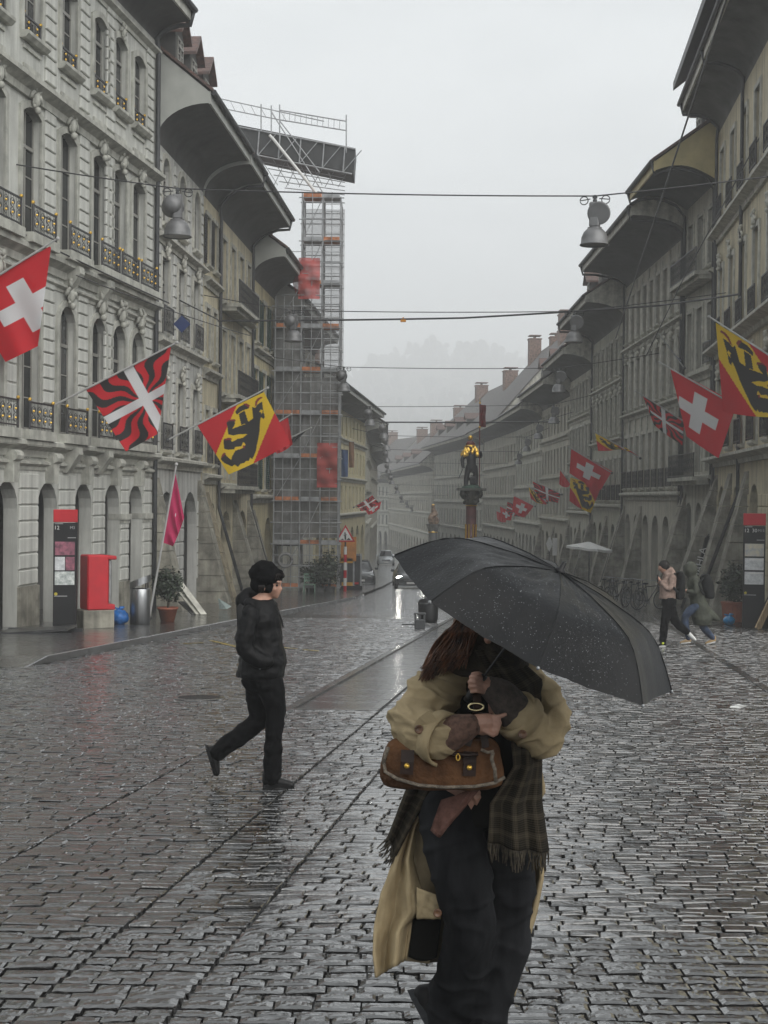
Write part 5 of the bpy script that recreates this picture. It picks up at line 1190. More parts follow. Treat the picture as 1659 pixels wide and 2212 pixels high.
# ------------------------------------------------------------------ stop columns, ticket machine, bin, plants
PAV = .125
def stop_column(px, py, Y, wpx, hpx, dz, label, kind):
    p = on_ground(px, py, Y, dz); k = Y / F; w, h = wpx * k, hpx * k; d = .22
    t = thing('stop_column', label, 'stop column', p, group='stop information columns'); t.rotation_euler = (0, 0, -math.atan2(p.x, p.y) * .8)
    b = MB(); b.cbox((0, 0, h * .445), (w, d, h * .89), .01); b.build('body', black, t)
    b = MB(); b.cbox((0, 0, h * .947), (w + .01, d + .01, h * .104), .01); b.build('red_head', red_paint, t)
    def panel(x0, x1, z0, z1, m_, nm, y=-.005): b = MB(); b.bb((x0 - .5) * w, (x1 - .5) * w, -d / 2 + y, -d / 2 + .02, z0 * h, z1 * h); return b.build(nm, m_, t)
    paper = mat('timetable_paper', (.66, .67, .68), .4, .12, 12, 0, c2=(.45, .46, .48)); mapm = mat('street_map_print', (.55, .50, .38), .4, .3, 7, 0, c2=(.34, .36, .40)); mauve = mat('mauve_poster', (.30, .10, .14), .4, .5, 10, 0, c2=(.10, .04, .06)); grn = mat('pale_plan_print', (.62, .64, .62), .4, .3, 14, 0, c2=(.30, .34, .33))
    if kind == 0:
        panel(.07, .90, .625, .735, mauve, 'poster'); panel(.07, .49, .50, .61, paper, 'timetable'); panel(.52, .90, .50, .61, mauve, 'poster'); panel(.07, .90, .38, .49, grn, 'route_plan')
    else:
        panel(.07, .93, .625, .735, mapm, 'street_map'); panel(.07, .93, .505, .61, paper, 'timetable'); panel(.07, .93, .38, .49, paper, 'timetable')
        panel(.27, .93, .592, .604, white, 'heading', -.009); panel(.27, .93, .472, .484, white, 'heading', -.009)
    for (z0, z1, x0, x1) in ((.88, .885, .05, .40), (.765, .77, .60, .95), (.285, .29, .05, .6)): panel(x0, x1, z0, z1, mat('pale_print', (.5, .5, .5), .5), 'text_line', -.004)
    letters('12', 'route_number', t, ((-.36) * w, -d / 2 - .004, h * .835), 0, h * .045, white, .002)
    if kind == 1: letters('30', 'route_number', t, (.0, -d / 2 - .004, h * .835), 0, h * .045, white, .002)
    letters('M15' if kind else 'M3', 'route_number', t, (.3 * w, -d / 2 - .004, h * .84), 0, h * .032, mat('pale_print', (.5, .5, .5), .5), .002)
    b = MB(); b.lathe([(.0001, 0), (.035, 0), (.035, .006), (.0001, .006)], 12, ((-.38) * w, -d / 2 - .002, h * .305), Matrix.Rotation(PI / 2, 3, 'X')); b.build('yellow_dot', mat('yellow_sticker', (.6, .5, .05), .5), t)
    return t
stop_column(140, 1362, 31.0, 50, 262, PAV, 'black stop column with red head and mauve posters by the left arcade', 0)
stop_column(1627, 1355, 38.0, 46, 247, 0, 'black stop column with red head and pale map at the right edge', 1)
# ticket machine on a stone plinth
Y = 32.3; p = on_ground(205, 1337, Y, PAV); t = thing('ticket_machine', 'red ticket machine with grey front on a stone plinth by the arcade', 'ticket machine', p); k = Y / F; t.rotation_euler = (0, 0, .5)
zb_ = .42; h_ = 118 * k
b = MB(); b.cbox((0, 0, zb_ / 2), (.72, .62, zb_), .02); b.build('plinth', stone_m, t)
b = MB(); b.cbox((-.02, .0, zb_ + h_ / 2), (.50, .60, h_), .03); b.build('casing', red_paint, t)
b = MB(); b.cbox((.27, 0, zb_ + h_ * .52), (.08, .50, h_ * .78), .02); f_ = b.build('front_panel', mat('brushed_front', (.26, .26, .26), .4, .2, 4, metal=.5), t)
b = MB(); b.cbox((.30, 0, zb_ + h_ * .95), (.22, .60, h_ * .07), .02); b.build('hood', red_paint, t); b = MB(); b.cbox((.28, 0, zb_ + h_ * .05), (.20, .60, h_ * .1), .02); b.build('foot_shelf', red_paint, t)
b = MB(); b.cbox((.32, 0, zb_ + h_ * .66), (.02, .32, .3), .01); b.build('screen', glass, f_)
b = MB(); b.cbox((.32, .1, zb_ + h_ * .32), (.03, .16, .12), .01); b.build('coin_tray', steel, f_)
# blue refuse bag
def bag(px, py, Y, r, dz, label, m_, seed):
    p = on_ground(px, py, Y, dz); t = thing('refuse_bag', label, 'refuse bag', p)
    b = MB(); n, kk = 24, 14
    def fn(u, v):
        th = 2 * PI * u; ph = PI * v; d = Vector((math.cos(th) * math.sin(ph), math.sin(th) * math.sin(ph), -math.cos(ph)))
        q = r * (1 + .16 * mnoise.noise(d * 2.2 + Vector((seed, 1, 2))) + .09 * abs(mnoise.noise(d * 6 + Vector((seed, 5, 2)))))
        z = d.z * q * .78 + r * .72
        return (d.x * q * (1 - .25 * max(0, d.z)), d.y * q, max(z, 0))
    b.grid(fn, n, kk); b.build('sack', m_, t, True)
    b = MB(); b.tube([(0, 0, r * 1.42), (.03, 0, r * 1.62), (.12, .03, r * 1.7)], [.03, .05, .02], 8); b.tube([(-.02, .02, r * 1.5), (-.14, 0, r * 1.72)], [.03, .015], 6); b.build('tied_neck', m_, t, True)
blue_bag = mat('blue_plastic', (.012, .13, .42), .22, .25, 6, .5, 18, bdist=.03)
bag(257, 1348, 34.0, .24, PAV, 'knotted blue refuse bag beside the steel bin', blue_bag, 3)
bag(1575, 1338, 39.5, .17, 0, 'bright blue bag on the ground left of the right stop column', mat('cyan_plastic', (.02, .22, .48), .25, .2, 6, .5, 18, bdist=.03), 8)
# stainless bin with slanted hood
Y = 34.2; p = on_ground(302, 1347, Y, PAV); t = thing('litter_bin', 'tall stainless steel litter bin with slanted open hood', 'bin', p); st_ = mat('brushed_stainless', (.42, .43, .44), .28, .15, 3, .1, 60, metal=.9, stretch=(6, 6, .4))
b = MB(); b.lathe([(.245, 0), (.245, .84), (.235, .86), (.20, .86), (.20, .5)], 32); b.build('drum', st_, t, True)
b = MB(); n = 32; lo = [(.255 * math.cos(2 * PI * i / n), .255 * math.sin(2 * PI * i / n), .93 + .10 * math.cos(2 * PI * i / n)) for i in range(n)]; hi = [(.255 * math.cos(2 * PI * i / n), .255 * math.sin(2 * PI * i / n), 1.10 + .10 * math.cos(2 * PI * i / n)) for i in range(n)]
b.add(lo + hi, [(i, (i + 1) % n, n + (i + 1) % n, n + i) for i in range(n)] + [tuple(n + i for i in range(n))]); b.build('hood', st_, t)
for a in (.8, 2.4, 3.9, 5.5): b = MB(); b.bar((.23 * math.cos(a), .23 * math.sin(a), .84), (.23 * math.cos(a), .23 * math.sin(a), 1.0), .015); b.build('strut', zinc, t)
# potted shrub, boards, glass sheet
Y = 35.6; p = on_ground(362, 1342, Y, PAV); t = thing('potted_shrub', 'round leafy shrub in a terracotta pot by the arcade', 'plant', p)
b = MB(); b.lathe([(.17, 0), (.24, .30), (.27, .31), (.27, .36), (.23, .36), (.22, .30)], 20); b.build('pot', terra, t, True); b = MB(); b.tube([(0, 0, .3), (.03, 0, .6), (0, 0, .9)], [.03, .025, .015], 6); b.build('stem', bark_m, t); leaves('foliage', t, (0, 0, .92), (.40, .40, .46), 1500, leaf_m, .055, 5, .35)
Y = 39.5; t = thing('leaning_boards', 'pale boards leaning against the buttress beside the potted shrub', 'boards', on_ground(412, 1328, Y, PAV))
for k, (xa, ya, xb, yb, m_) in enumerate(((388, 1258, 440, 1322, trim2), (382, 1268, 430, 1322, trim), (392, 1300, 422, 1326, soffit_m))):
    a, c = P(xa, ya, Y + .8) - t.location, P(xb, yb, Y - .1) - t.location; c.z = .02; b = MB(); d = (c - a); Mx = rot_to(a, c); b.box((a + c) / 2, (.20, .03, d.length), Mx); b.build('board', m_, t)
Y = 43; t = thing('glass_sheet', 'broken pale glass sheet leaning at the foot of the tan buttress', 'glass sheet', on_ground(482, 1318, Y, PAV))
b = MB(); b.add([P(471, 1292, Y + .3) - t.location, P(500, 1310, Y - .1) - t.location, P(490, 1316, Y - .2) - t.location, P(474, 1316, Y) - t.location], [(0, 1, 2, 3)]); m4 = MB(); m4.v = b.v + [tuple(Vector(v) + Vector((0, .02, 0))) for v in b.v]; m4.f = [(0, 1, 2, 3), (7, 6, 5, 4), (0, 4, 5, 1), (1, 5, 6, 2), (2, 6, 7, 3), (3, 7, 4, 0)]; m4.m = [0] * 6; m4.build('sheet', mat('pale_glass', (.30, .36, .35), .15, .2, 4), t)
# cellar hatch open at the far left
p = on_ground(92, 1362, 30.2, PAV); t = thing('cellar_hatch', 'low cellar hatch with raised metal lid by the left arcade', 'hatch', p); b = MB(); b.box((-.1, -.1, .06), (1.5, 1.0, .05), Matrix.Rotation(-.08, 3, 'Y')); b.build('lid', mat('wet_steel_plate', (.05, .05, .05), .3, .3), t); b = MB(); b.bb(-.85, .75, -.66, -.60, -.1, .05); b.bb(-.85, .75, .44, .50, -.1, .05); b.build('frame', zinc, t)

# ------------------------------------------------------------------ right side: planter, sandwich board, sail banner, parasol, bicycles
Y = 41.5; p = on_ground(1585, 1300, Y); t = thing('potted_shrub', 'bushy shrub in a brown tub left of the right stop column', 'plant', p)
b = MB(); b.lathe([(.30, 0), (.36, .52), (.38, .53), (.38, .58), (.33, .58)], 16); b.build('pot', terra, t); b = MB(); b.tube([(0, 0, .4), (.03, 0, .9), (0, 0, 1.3)], [.03, .025, .015], 6); b.build('stem', bark_m, t); leaves('foliage', t, (.05, 0, 1.12), (.48, .45, .62), 1800, leaf_m, .07, 9, .3)
Y = 37.2; p = on_ground(1645, 1358, Y); t = thing('sandwich_board', 'pale wooden board leaning beside the right stop column', 'board', p); wood = mat('pale_wood', (.52, .38, .22), .6, .25, 3, .1, stretch=(8, 8, 1))
a, c = Vector((-.12, -.05, 0)), Vector((.45, .25, 1.05)); b = MB(); b.box((a + c) / 2, (.05, .18, (c - a).length), rot_to(a, c)); b.build('stile', wood, t); b = MB(); b.box((a + c) / 2 + Vector((.12, .2, -.06)), (.02, .5, (c - a).length * .85), rot_to(a, c)); b.build('panel', black, t)
Y = 50.5; p = on_ground(1500, 1300, Y); t = thing('sail_banner', 'tall black sail banner with white slanted lettering at right', 'banner', p); sc_ = Y / F
b = MB(); b.tube([(.0, 0, 0), (.12, 0, 1.5), (.36, 0, 2.55), (.5, 0, 2.7)], .02, 6); b.build('mast', zinc, t)
b = MB(); b.prism([(-.02, .6), (.28, .9), (.52, 2.3), (.52, 2.66), (.36, 2.58), (.14, 1.5)], -.01, .01); s_ = b.build('sail', black, t)
l = letters('MAHLA', 'lettering', s_, (.28, -.016, 1.62), 0, .36, white, .002); l.rotation_euler = (PI / 2, -1.36, 0)
b = MB(); b.lathe([(.3, 0), (.3, .05), (.05, .07)], 14); b.build('foot', zinc, t)
Y = 60.5; p = on_ground(1272, 1270, Y); t = thing('parasol', 'open white market parasol in front of the right arcades', 'parasol', p); zt = P(1272, 1170, Y).z - p.z
b = MB(); b.bar((0, 0, 0), (0, 0, zt), .03, 8); b.build('pole', zinc, t)
b = MB(); n = 8; R_ = 1.03
for i in range(n):
    a0, a1 = 2 * PI * i / n + .2, 2 * PI * (i + 1) / n + .2; A0 = Vector((R_ * math.cos(a0), R_ * math.sin(a0), zt - .26 - .10 * math.cos(a0))); A1 = Vector((R_ * math.cos(a1), R_ * math.sin(a1), zt - .26 - .10 * math.cos(a1))); T = Vector((0, 0, zt)); mdl = (A0 + A1) / 2 + Vector((0, 0, -.03))
    b.add([T, A0, mdl, A1, A0 - Vector((0, 0, .1)), mdl - Vector((0, 0, .1)), A1 - Vector((0, 0, .1))], [(0, 1, 2), (0, 2, 3), (1, 4, 5, 2), (2, 5, 6, 3)])
b.build('canopy', mat('white_canvas', (.66, .66, .65), .8, .06), t); b = MB()
for i in range(n): a0 = 2 * PI * i / n + .2; b.bar((.02, 0, zt - .1), (R_ * math.cos(a0), R_ * math.sin(a0), zt - .28 - .10 * math.cos(a0)), .012, 5)
b.build('ribs', zinc, t); b = MB(); b.lathe([(.28, 0), (.28, .08), (.06, .12)], 14); b.build('foot', stone_m, t)
# bicycles
def bicycle():
    t = empty('bicycle'); tyre = mat('tyre', (.015, .015, .015), .7); fm = mat('bike_frame_dark', (.04, .04, .045), .35, .2)
    for y, x in ((0, -.52), (0, .52)):
        w_ = empty('wheel', (x, 0, .34), 0, t)
        b = MB(); b.tube([(.325 * math.cos(a), 0, .325 * math.sin(a)) for a in [2 * PI * i / 28 for i in range(29)]], .018, 6); b.build('tyre', tyre, w_)
        b = MB(); b.tube([(.30 * math.cos(a), 0, .30 * math.sin(a)) for a in [2 * PI * i / 28 for i in range(29)]], .008, 5)
        for i in range(14): a = 2 * PI * i / 14; b.bar((0, 0, 0), (.30 * math.cos(a), 0, .30 * math.sin(a)), .003, 3)
        b.build('rim', steel, w_)
    b = MB(); bbk, st_, hd, rw, fw = (-.06, 0, .30), (-.18, 0, .82), (.36, 0, .84), (-.52, 0, .34), (.52, 0, .34)
    for a, c in ((bbk, st_), (bbk, hd), (st_, hd), (bbk, rw), (rw, st_), (hd, fw), (hd, (.34, 0, .98))): b.bar(a, c, .017, 6)
    b.build('frame', fm, t)
    b = MB(); b.tube([(.20, -.28, 1.0), (.32, -.2, 1.02), (.36, 0, 1.0), (.32, .2, 1.02), (.20, .28, 1.0)], .013, 6); b.build('handlebar', steel, t)
    b = MB(); b.ball((-.22, 0, .93), .13, 10, 6, (1.1, .6, .28)); b.bar((-.19, 0, .8), (-.21, 0, .92), .014); b.build('saddle', black, t, True)
    b = MB(); b.box((.40, 0, .86), (.06, .08, .08)); b.build('front_lamp', steel, t)
    b = MB(); b.lathe([(.09, -.01), (.10, -.01), (.10, .01), (.09, .01)], 14, (-.06, .03, .30), Matrix.Rotation(PI / 2, 3, 'X')); b.bar((-.06, -.1, .16), (-.06, .1, .44), .01); b.build('crank', steel, t)
    return t
bk = bicycle(); where = ['nearest bicycle, its pale rim showing behind the runner in pink', 'second bicycle parked behind the runner in pink', 'bicycle parked third from the runner in pink', 'bicycle parked fourth in the row by the right arcades', 'bicycle parked fifth in the row by the right arcades', 'bicycle parked sixth in the row by the right arcades', 'farthest bicycle parked in the row by the right arcades']
for i, (x, yb, Y, rz) in enumerate(((1402, 1290, 50.5, .5), (1385, 1289, 52, 1.1), (1366, 1286, 53.5, .9), (1352, 1284, 54.5, 1.2), (1336, 1281, 56, .8), (1322, 1279, 57.5, 1.1), (1308, 1276, 59, .9))):
    o = bk if i == 0 else copy_tree(bk); q = on_ground(x, yb, Y); o.location = q; o.rotation_euler = (.06 * (-1) ** i, 0, rz); tag(o, where[i], 'bicycle', 'bicycles parked along the right arcades')
# signs and small posts by the right arcades
for i, (x, y0, y1, Y, lab) in enumerate(((1186, 1158, 1192, 84, 'small white shop sign on a post far along the right arcades'), (1198, 1162, 1200, 86, 'second small pale sign beside the white shop sign'))):
    p = on_ground(x, 1240, Y); t = thing('shop_sign', lab, 'sign', p); z0, z1 = P(x, y1, Y).z - p.z, P(x, y0, Y).z - p.z
    b = MB(); b.bar((0, 0, 0), (0, 0, z1), .03); b.build('post', zinc, t); b = MB()
    if i == 0: b.prism([(-.2, (z0 + z1) / 2), (0, z0), (.2, (z0 + z1) / 2), (0, z1)], -.03, .03)
    else: b.prism([(-.14, z0), (.14, z0), (.14, z1), (-.14, z1)], -.03, .03)
    b.build('plate', white, t)
# banners on the yellow house beyond the scaffold
for (xa, xb, ya, yb, Y, c, lab) in ((737, 752, 972, 1030, 90, (.03, .07, .18), 'hanging blue banner on the yellow house beyond the scaffold'), (753, 765, 955, 1010, 93, (.20, .10, .05), 'hanging brown banner beside the blue one')):
    a, c2_ = P(xa, yb, Y), P(xb, ya, Y); t = thing('hanging_banner', lab, 'banner', (a.x, Y, a.z)); b = MB(); w_, h_ = c2_.x - a.x, c2_.z - a.z
    b.grid(lambda u, v: (u * w_, .05 * math.sin(u * 6 + v * 3), v * h_), 8, 8); b.build('cloth', mat('banner_' + str(int(xa)), c, .8), t); b = MB(); b.bar((-2.0, 0, h_), (w_, 0, h_), .02); b.build('rod', zinc, t)
# ------------------------------------------------------------------ people
skin = mat('skin', (.42, .235, .17), .5, .12, 14, .15, 120); hair_m = mat('auburn_hair', (.15, .058, .025), .45, .5, 30, .2, 200, stretch=(1, 1, .2), island=.6, spec=.4)
jack_m = mat('black_quilted_jacket', (.0045, .0045, .005), .5, .3, 5, .25, 60, bdist=.01, spec=.16); trou_m = mat('black_trousers', (.004, .004, .0045), .8, .3, 6, .3, 80, spec=.10); shoe_m = mat('black_leather', (.006, .006, .006), .45, .3, 8, .2, spec=.25)
knit_b = mat('black_knit', (.005, .005, .0055), .9, .4, 30, .8, 160, bdist=.008, spec=.1)
def folds(amp, sc, seed=0, stretch=(1, 1, 1)):
    def f(co, no):
        return np.array([amp * (mnoise.noise(Vector((c[0] * sc * stretch[0] + seed, c[1] * sc * stretch[1], c[2] * sc * stretch[2]))) + .5 * mnoise.noise(Vector((c[0] * sc * 2.1 + seed, c[1] * sc * 2.1, c[2] * sc * 2.4)))) for c in co])
    return f
def rings(b, lst, n=18):
    """stacked elliptical sections (cx, cy, z, rx, ry)"""
    s = len(b.v)
    for (cx_, cy_, z, rx, ry) in lst:
        for j in range(n): a = 2 * PI * j / n; b.v.append((cx_ + rx * math.cos(a), cy_ + ry * math.sin(a), z))
    for i in range(len(lst) - 1):
        for j in range(n): b.f.append((s + i * n + j, s + i * n + (j + 1) % n, s + (i + 1) * n + (j + 1) % n, s + (i + 1) * n + j)); b.m.append(0)
    b.f.append(tuple(s + j for j in reversed(range(n)))); b.m.append(0); b.f.append(tuple(s + (len(lst) - 1) * n + j for j in range(n))); b.m.append(0)

# --- the person walking to the right in black
org = G(605, 1697); Ym = org.y; km = Ym * .4521 / (F * 1.8228); org.z = gz(Ym)
def MP(zx, zy, dy=0.0): return Vector(((zx - 780) * km, dy, (2114 - zy) * km))
man = thing('person', 'person in black quilted jacket and knit hat walking to the right', 'person', org)
b = MB()   # body under the clothes, head and neck included
chain(b, [MP(650, 310), MP(668, 345), MP(690, 385)], [.092, .090, .070], 14); chain(b, [MP(700, 395), MP(718, 440), MP(728, 458)], [.060, .045, .026], 12)
chain(b, [MP(745, 345), MP(764, 385), MP(772, 402)], [.018, .015, .016], 8); chain(b, [MP(748, 430), MP(756, 436)], [.020, .012], 8); chain(b, [MP(745, 335, -.05), MP(760, 338), MP(745, 335, .05)], [.016, .02, .016], 8)
for q in (-1, 1): b.ball(MP(632, 385, q * .086), .020, 8, 6, (.8, .4, 1.25)); b.ball(MP(715, 392, q * .040), .032, 8, 6)
chain(b, [MP(645, 400), MP(615, 470), MP(600, 540)], [.058, .055, .062], 12)
chain(b, [MP(600, 540), MP(590, 700), MP(600, 900), MP(610, 1150)], [.10, .12, .12, .11], 14)
for q in (-1, 1): chain(b, [MP(560, 610, q * .15), MP(500, 880, q * .2), MP(640, 1000, q * .17)], [.045, .04, .034], 10)
chain(b, [MP(670, 1200, -.07), MP(735, 1560, -.07), MP(722, 1990, -.07)], [.065, .055, .045]); chain(b, [MP(600, 1180, .08), MP(595, 1550, .08), MP(220, 1830, .08)], [.085, .06, .045])
remesh(b, 'body', skin, man, .011, 2)
b = MB(); b.ball(MP(742, 362, -.058), .010, 8, 6); b.ball(MP(742, 362, .058), .010, 8, 6); b.build('eyes', black, man, True)
b = MB(); chain(b, [MP(735, 340, -.066), MP(760, 340, -.045)], [.006, .005], 6); chain(b, [MP(788, 258, -.03), MP(800, 282, -.045), MP(792, 296, -.05)], [.009, .009, .004], 6)
for k in range(5): chain(b, [MP(735 + k * 9, 268 + random.uniform(-6, 6), -.085 + k * .009), MP(728 + k * 7, 290 + random.uniform(0, 30), -.095 + k * .010)], [.007, .003], 5)
for k in range(8): chain(b, [MP(590 + k * 6, 370, -.09), MP(585 + k * 6, 405 + random.uniform(0, 20), -.085)], [.010, .003], 5)
ho = b.build('hair', mat('dark_hair', (.010, .007, .006), .5, spec=.2), man, True); ho['kind'] = 'stuff'
b = MB(); chain(b, [MP(548, 262), MP(600, 250), MP(660, 270), MP(715, 285)], [.058, .096, .104, .070], 16); b.ball(MP(650, 300), .108, 16, 10, (1, .98, .8)); chain(b, [MP(585, 362), MP(650, 345), MP(745, 272)], [.080, .100, .048], 14); b.ball(MP(535, 222), .030, 10, 6)
remesh(b, 'knit_hat', knit_b, man, .010, 2, disp=folds(.006, 22, 3))
b = MB()
rings(b, [(*MP(0.5 * (l + r), y).xz[:1], 0, MP(0, y).z, (r - l) / 2 * km, d) for (l, r, y, d) in ((395, 800, 1172, .17), (392, 812, 1120, .185), (408, 824, 1040, .19), (408, 814, 950, .185), (410, 790, 820, .18), (412, 782, 700, .185), (420, 768, 610, .19), (450, 735, 545, .15), (560, 720, 490, .09))])
chain(b, [MP(525, 610, -.185), MP(488, 760, -.215), MP(492, 905, -.225), MP(600, 990, -.205), MP(665, 1010, -.18)], [.082, .078, .072, .066, .058], 12)
chain(b, [MP(560, 610, .185), MP(540, 860, .215), MP(650, 1000, .19)], [.08, .07, .06], 12)
chain(b, [MP(455, 560), MP(440, 505), MP(500, 430), MP(570, 440)], [.055, .06, .045, .04], 12); chain(b, [MP(500, 510, -.085), MP(610, 525, -.095), MP(710, 545, -.04)], [.045, .036, .032], 10); chain(b, [MP(500, 510, .085), MP(610, 525, .095), MP(710, 545, .04)], [.045, .036, .032], 10)
def quilt(co, no):
    z = co[:, 2] / km; f = folds(.011, 11, 2)(co, no); return f + .0035 * np.abs(np.sin(z * PI / 115)) ** .5 - .003
jk = remesh(b, 'jacket', jack_m, man, .011, 3, disp=quilt)
b = MB(); b.tube([MP(740, 560, -.08), MP(770, 610, -.10), MP(790, 660, -.10), MP(803, 725, -.10)], .006, 6); b.build('drawstring', shoe_m, jk); b = MB(); b.ball(MP(614, 1068, -.205), .008, 6, 4); b.build('press_stud', steel, jk)
b = MB(); chain(b, [MP(440, 530, -.20), MP(450, 640, -.235), MP(455, 760, -.235)], [.016, .016, .016], 6, 4, 2.0); b.build('rucksack_strap', shoe_m, man)
b = MB(); rings(b, [(MP(610, 0).x, 0, MP(0, y).z, rx, ry) for (y, rx, ry) in ((1330, .06, .05), (1280, .13, .12), (1200, .165, .16), (1110, .155, .155))])
chain(b, [MP(690, 1230, -.06), MP(738, 1420, -.07), MP(730, 1600, -.07), MP(722, 1800, -.07), MP(718, 2030, -.07)], [.115, .086, .076, .072, .074], 12)
chain(b, [MP(585, 1230, .07), MP(575, 1400, .08), MP(585, 1540, .08), MP(450, 1670, .08), MP(225, 1840, .08)], [.125, .098, .086, .078, .072], 12)
remesh(b, 'trousers', trou_m, man, .011, 2, disp=folds(.011, 9, 7, (1, 1, 1.6)))
def shoe(parent, heel, toe, up, m_, r=.042, sole=None, nm='shoe'):
    b = MB(); heel, toe, up = Vector(heel), Vector(toe), Vector(up).normalized(); d = toe - heel
    chain(b, [heel + up * .035, heel + d * .45 + up * .030, toe + up * .012], [r, r * .98, r * .72], 12); chain(b, [heel + up * .05, heel + up * .10], [r * .95, r * .9], 12)
    o = remesh(b, nm, m_, parent, .009, 2)
    b = MB(); side = d.cross(up).normalized(); pts = [heel - d.normalized() * .035, heel + side * .035, heel + d * .5 + side * .042, toe + side * .03, toe + d.normalized() * .03, toe - side * .03, heel + d * .5 - side * .042, heel - side * .035]; n = len(pts)
    b.add([p - up * .012 for p in pts] + [p + up * .016 for p in pts], [tuple(range(n))[::-1], tuple(range(n, 2 * n))] + [(i, (i + 1) % n, n + (i + 1) % n, n + i) for i in range(n)]); b.build('sole', sole or m_, o); return o
shoe(man, MP(672, 2098, -.07), MP(880, 2100, -.09), (0, 0, 1), shoe_m); shoe(man, MP(135, 1815, .08), MP(200, 2020, .08), (.95, 0, -.28), shoe_m)

# --- the woman under the umbrella
YW = 5.42; kw = YW / (F * 1.8228)
def W5(zx, zy, dy=0.0): return P(768 + .42990 * zx, 1124.6 + .42990 * zy, YW + dy) - worg
def W6(zx, zy, dy=0.0): return P(768 + .33070 * zx, 1645.8 + .33070 * zy, YW + dy) - worg
k5, k6 = kw * .7836, kw * .6028
worg = Vector((0, 0, 0)); worg = P(768 + .3307 * 700, 2235, YW); worg.z = gz(YW)
woman = thing('person', 'woman in beige trench coat and plaid scarf carrying a bag under an umbrella', 'person', worg)
coat_m = mat('beige_trench_cotton', (.38, .30, .18), .85, .16, 6, .4, 140, bdist=.004, c2=(.28, .22, .13), spec=.12); coat_in = mat('dark_coat_lining', (.006, .006, .005), .85, .3, spec=.1); brown_knit = mat('brown_knit', (.15, .085, .062), .95, .3, 40, .8, 220, bdist=.006); pink_knit = mat('pink_knit', (.13, .068, .055), .95, .25, 40, .8, 240, bdist=.006, c2=(.085, .043, .034), spec=.1)
jean_m = mat('charcoal_jeans', (.015, .0155, .017), .9, .45, 3.4, .5, 260, bdist=.003, c2=(.0025, .0028, .0035), stretch=(1.9, 1, .45), spec=.1)
# skin: head, neck, trunk, arms, hands and legs in one continuous mesh
b = MB()
hd = W5(655, 545, .02)
b.ball(hd, .098, 16, 12, (.92, 1.0, 1.18)); chain(b, [hd + Vector((0, -.03, -.06)), hd + Vector((0, -.05, -.115))], [.062, .040], 12); chain(b, [hd + Vector((0, -.095, .01)), hd + Vector((0, -.118, -.03))], [.012, .016], 8)
for q in (-1, 1): b.ball(hd + Vector((q * .09, .01, -.01)), .024, 8, 6, (.4, .8, 1.3))
b.ball(hd + Vector((0, -.092, -.075)), .020, 8, 6, (1.3, .7, .6)); chain(b, [hd + Vector((0, .02, -.08)), W5(660, 700, .04), W5(680, 780, .05)], [.056, .054, .07], 12)
chain(b, [W5(690, 800, .06), W5(700, 1000, .06), W5(690, 1250, .06), W6(740, 150, .06)], [.14, .14, .13, .15], 14)
chain(b, [W5(500, 810, .03), W5(290, 1010, -.09), W5(420, 1085, -.2), W5(560, 1032, -.25)], [.055, .045, .036, .028], 10)
chain(b, [W5(900, 850, .05), W5(960, 1080, -.02), W5(790, 930, -.18), W5(690, 842, -.21)], [.055, .045, .036, .028], 10)
def finger(pts, r=.0098, sc=.90):
    r *= sc
    finger_(pts, r)
def finger_(pts, r): chain(b, pts, [r * 1.05, r, r * .95, r * .85][:len(pts)], 8, 3)
# hand on the umbrella grip: fingers wrap the shaft, knuckles to the left
chain(b, [W5(692, 842, -0.210), W5(655, 828, -0.225), W5(628, 822, -0.230)], [.028, .034, .030], 10)
for i in range(4):
    y = 785 + i * 24; sh = (6, 0, 2, 10)[i]
    finger([W5(645, y + 6, -0.245), W5(600 + sh, y, -0.272), W5(574 + sh, y + 2, -0.255), W5(580 + sh, y + 6, -0.230)], .0102 if i < 3 else .0088)
finger([W5(650, 795, -0.220), W5(620, 770, -0.240), W5(590, 772, -0.240)], .0108)
# hand on the bag straps, forefinger pointing
chain(b, [W5(565, 1032, -0.250), W5(610, 1018, -0.255), W5(665, 1012, -0.260)], [.029, .034, .033], 10); b.ball(W5(640, 1030, -0.255), .036, 12, 8, (1.2, .8, 1))
finger([W5(690, 985, -0.272), W5(720, 985, -0.280), W5(752, 974, -0.275)], .0095)
for i in range(3): 
    y = 1003 + i * 22; finger([W5(692 - i * 4, y, -0.272), W5(722 - i * 6, y + 6, -0.286), W5(718 - i * 6, y + 26, -0.272), W5(690 - i * 4, y + 24, -0.255)], .0102 - i * .0005)
finger([W5(640, 1050, -0.275), W5(672, 1068, -0.288), W5(692, 1078, -0.280)], .0108)
chain(b, [W6(640, 260, .04), W6(745, 1060, -.02), W6(600, 1560, .12), W6(545, 1690, .16)], [.085, .06, .048, .04], 12); chain(b, [W6(890, 260, .12), W6(975, 1050, .10), W6(880, 1640, .10), W6(870, 1760, .10)], [.085, .06, .048, .04], 12)
remesh(b, 'body', skin, woman, .0042, 1, fac=.3)
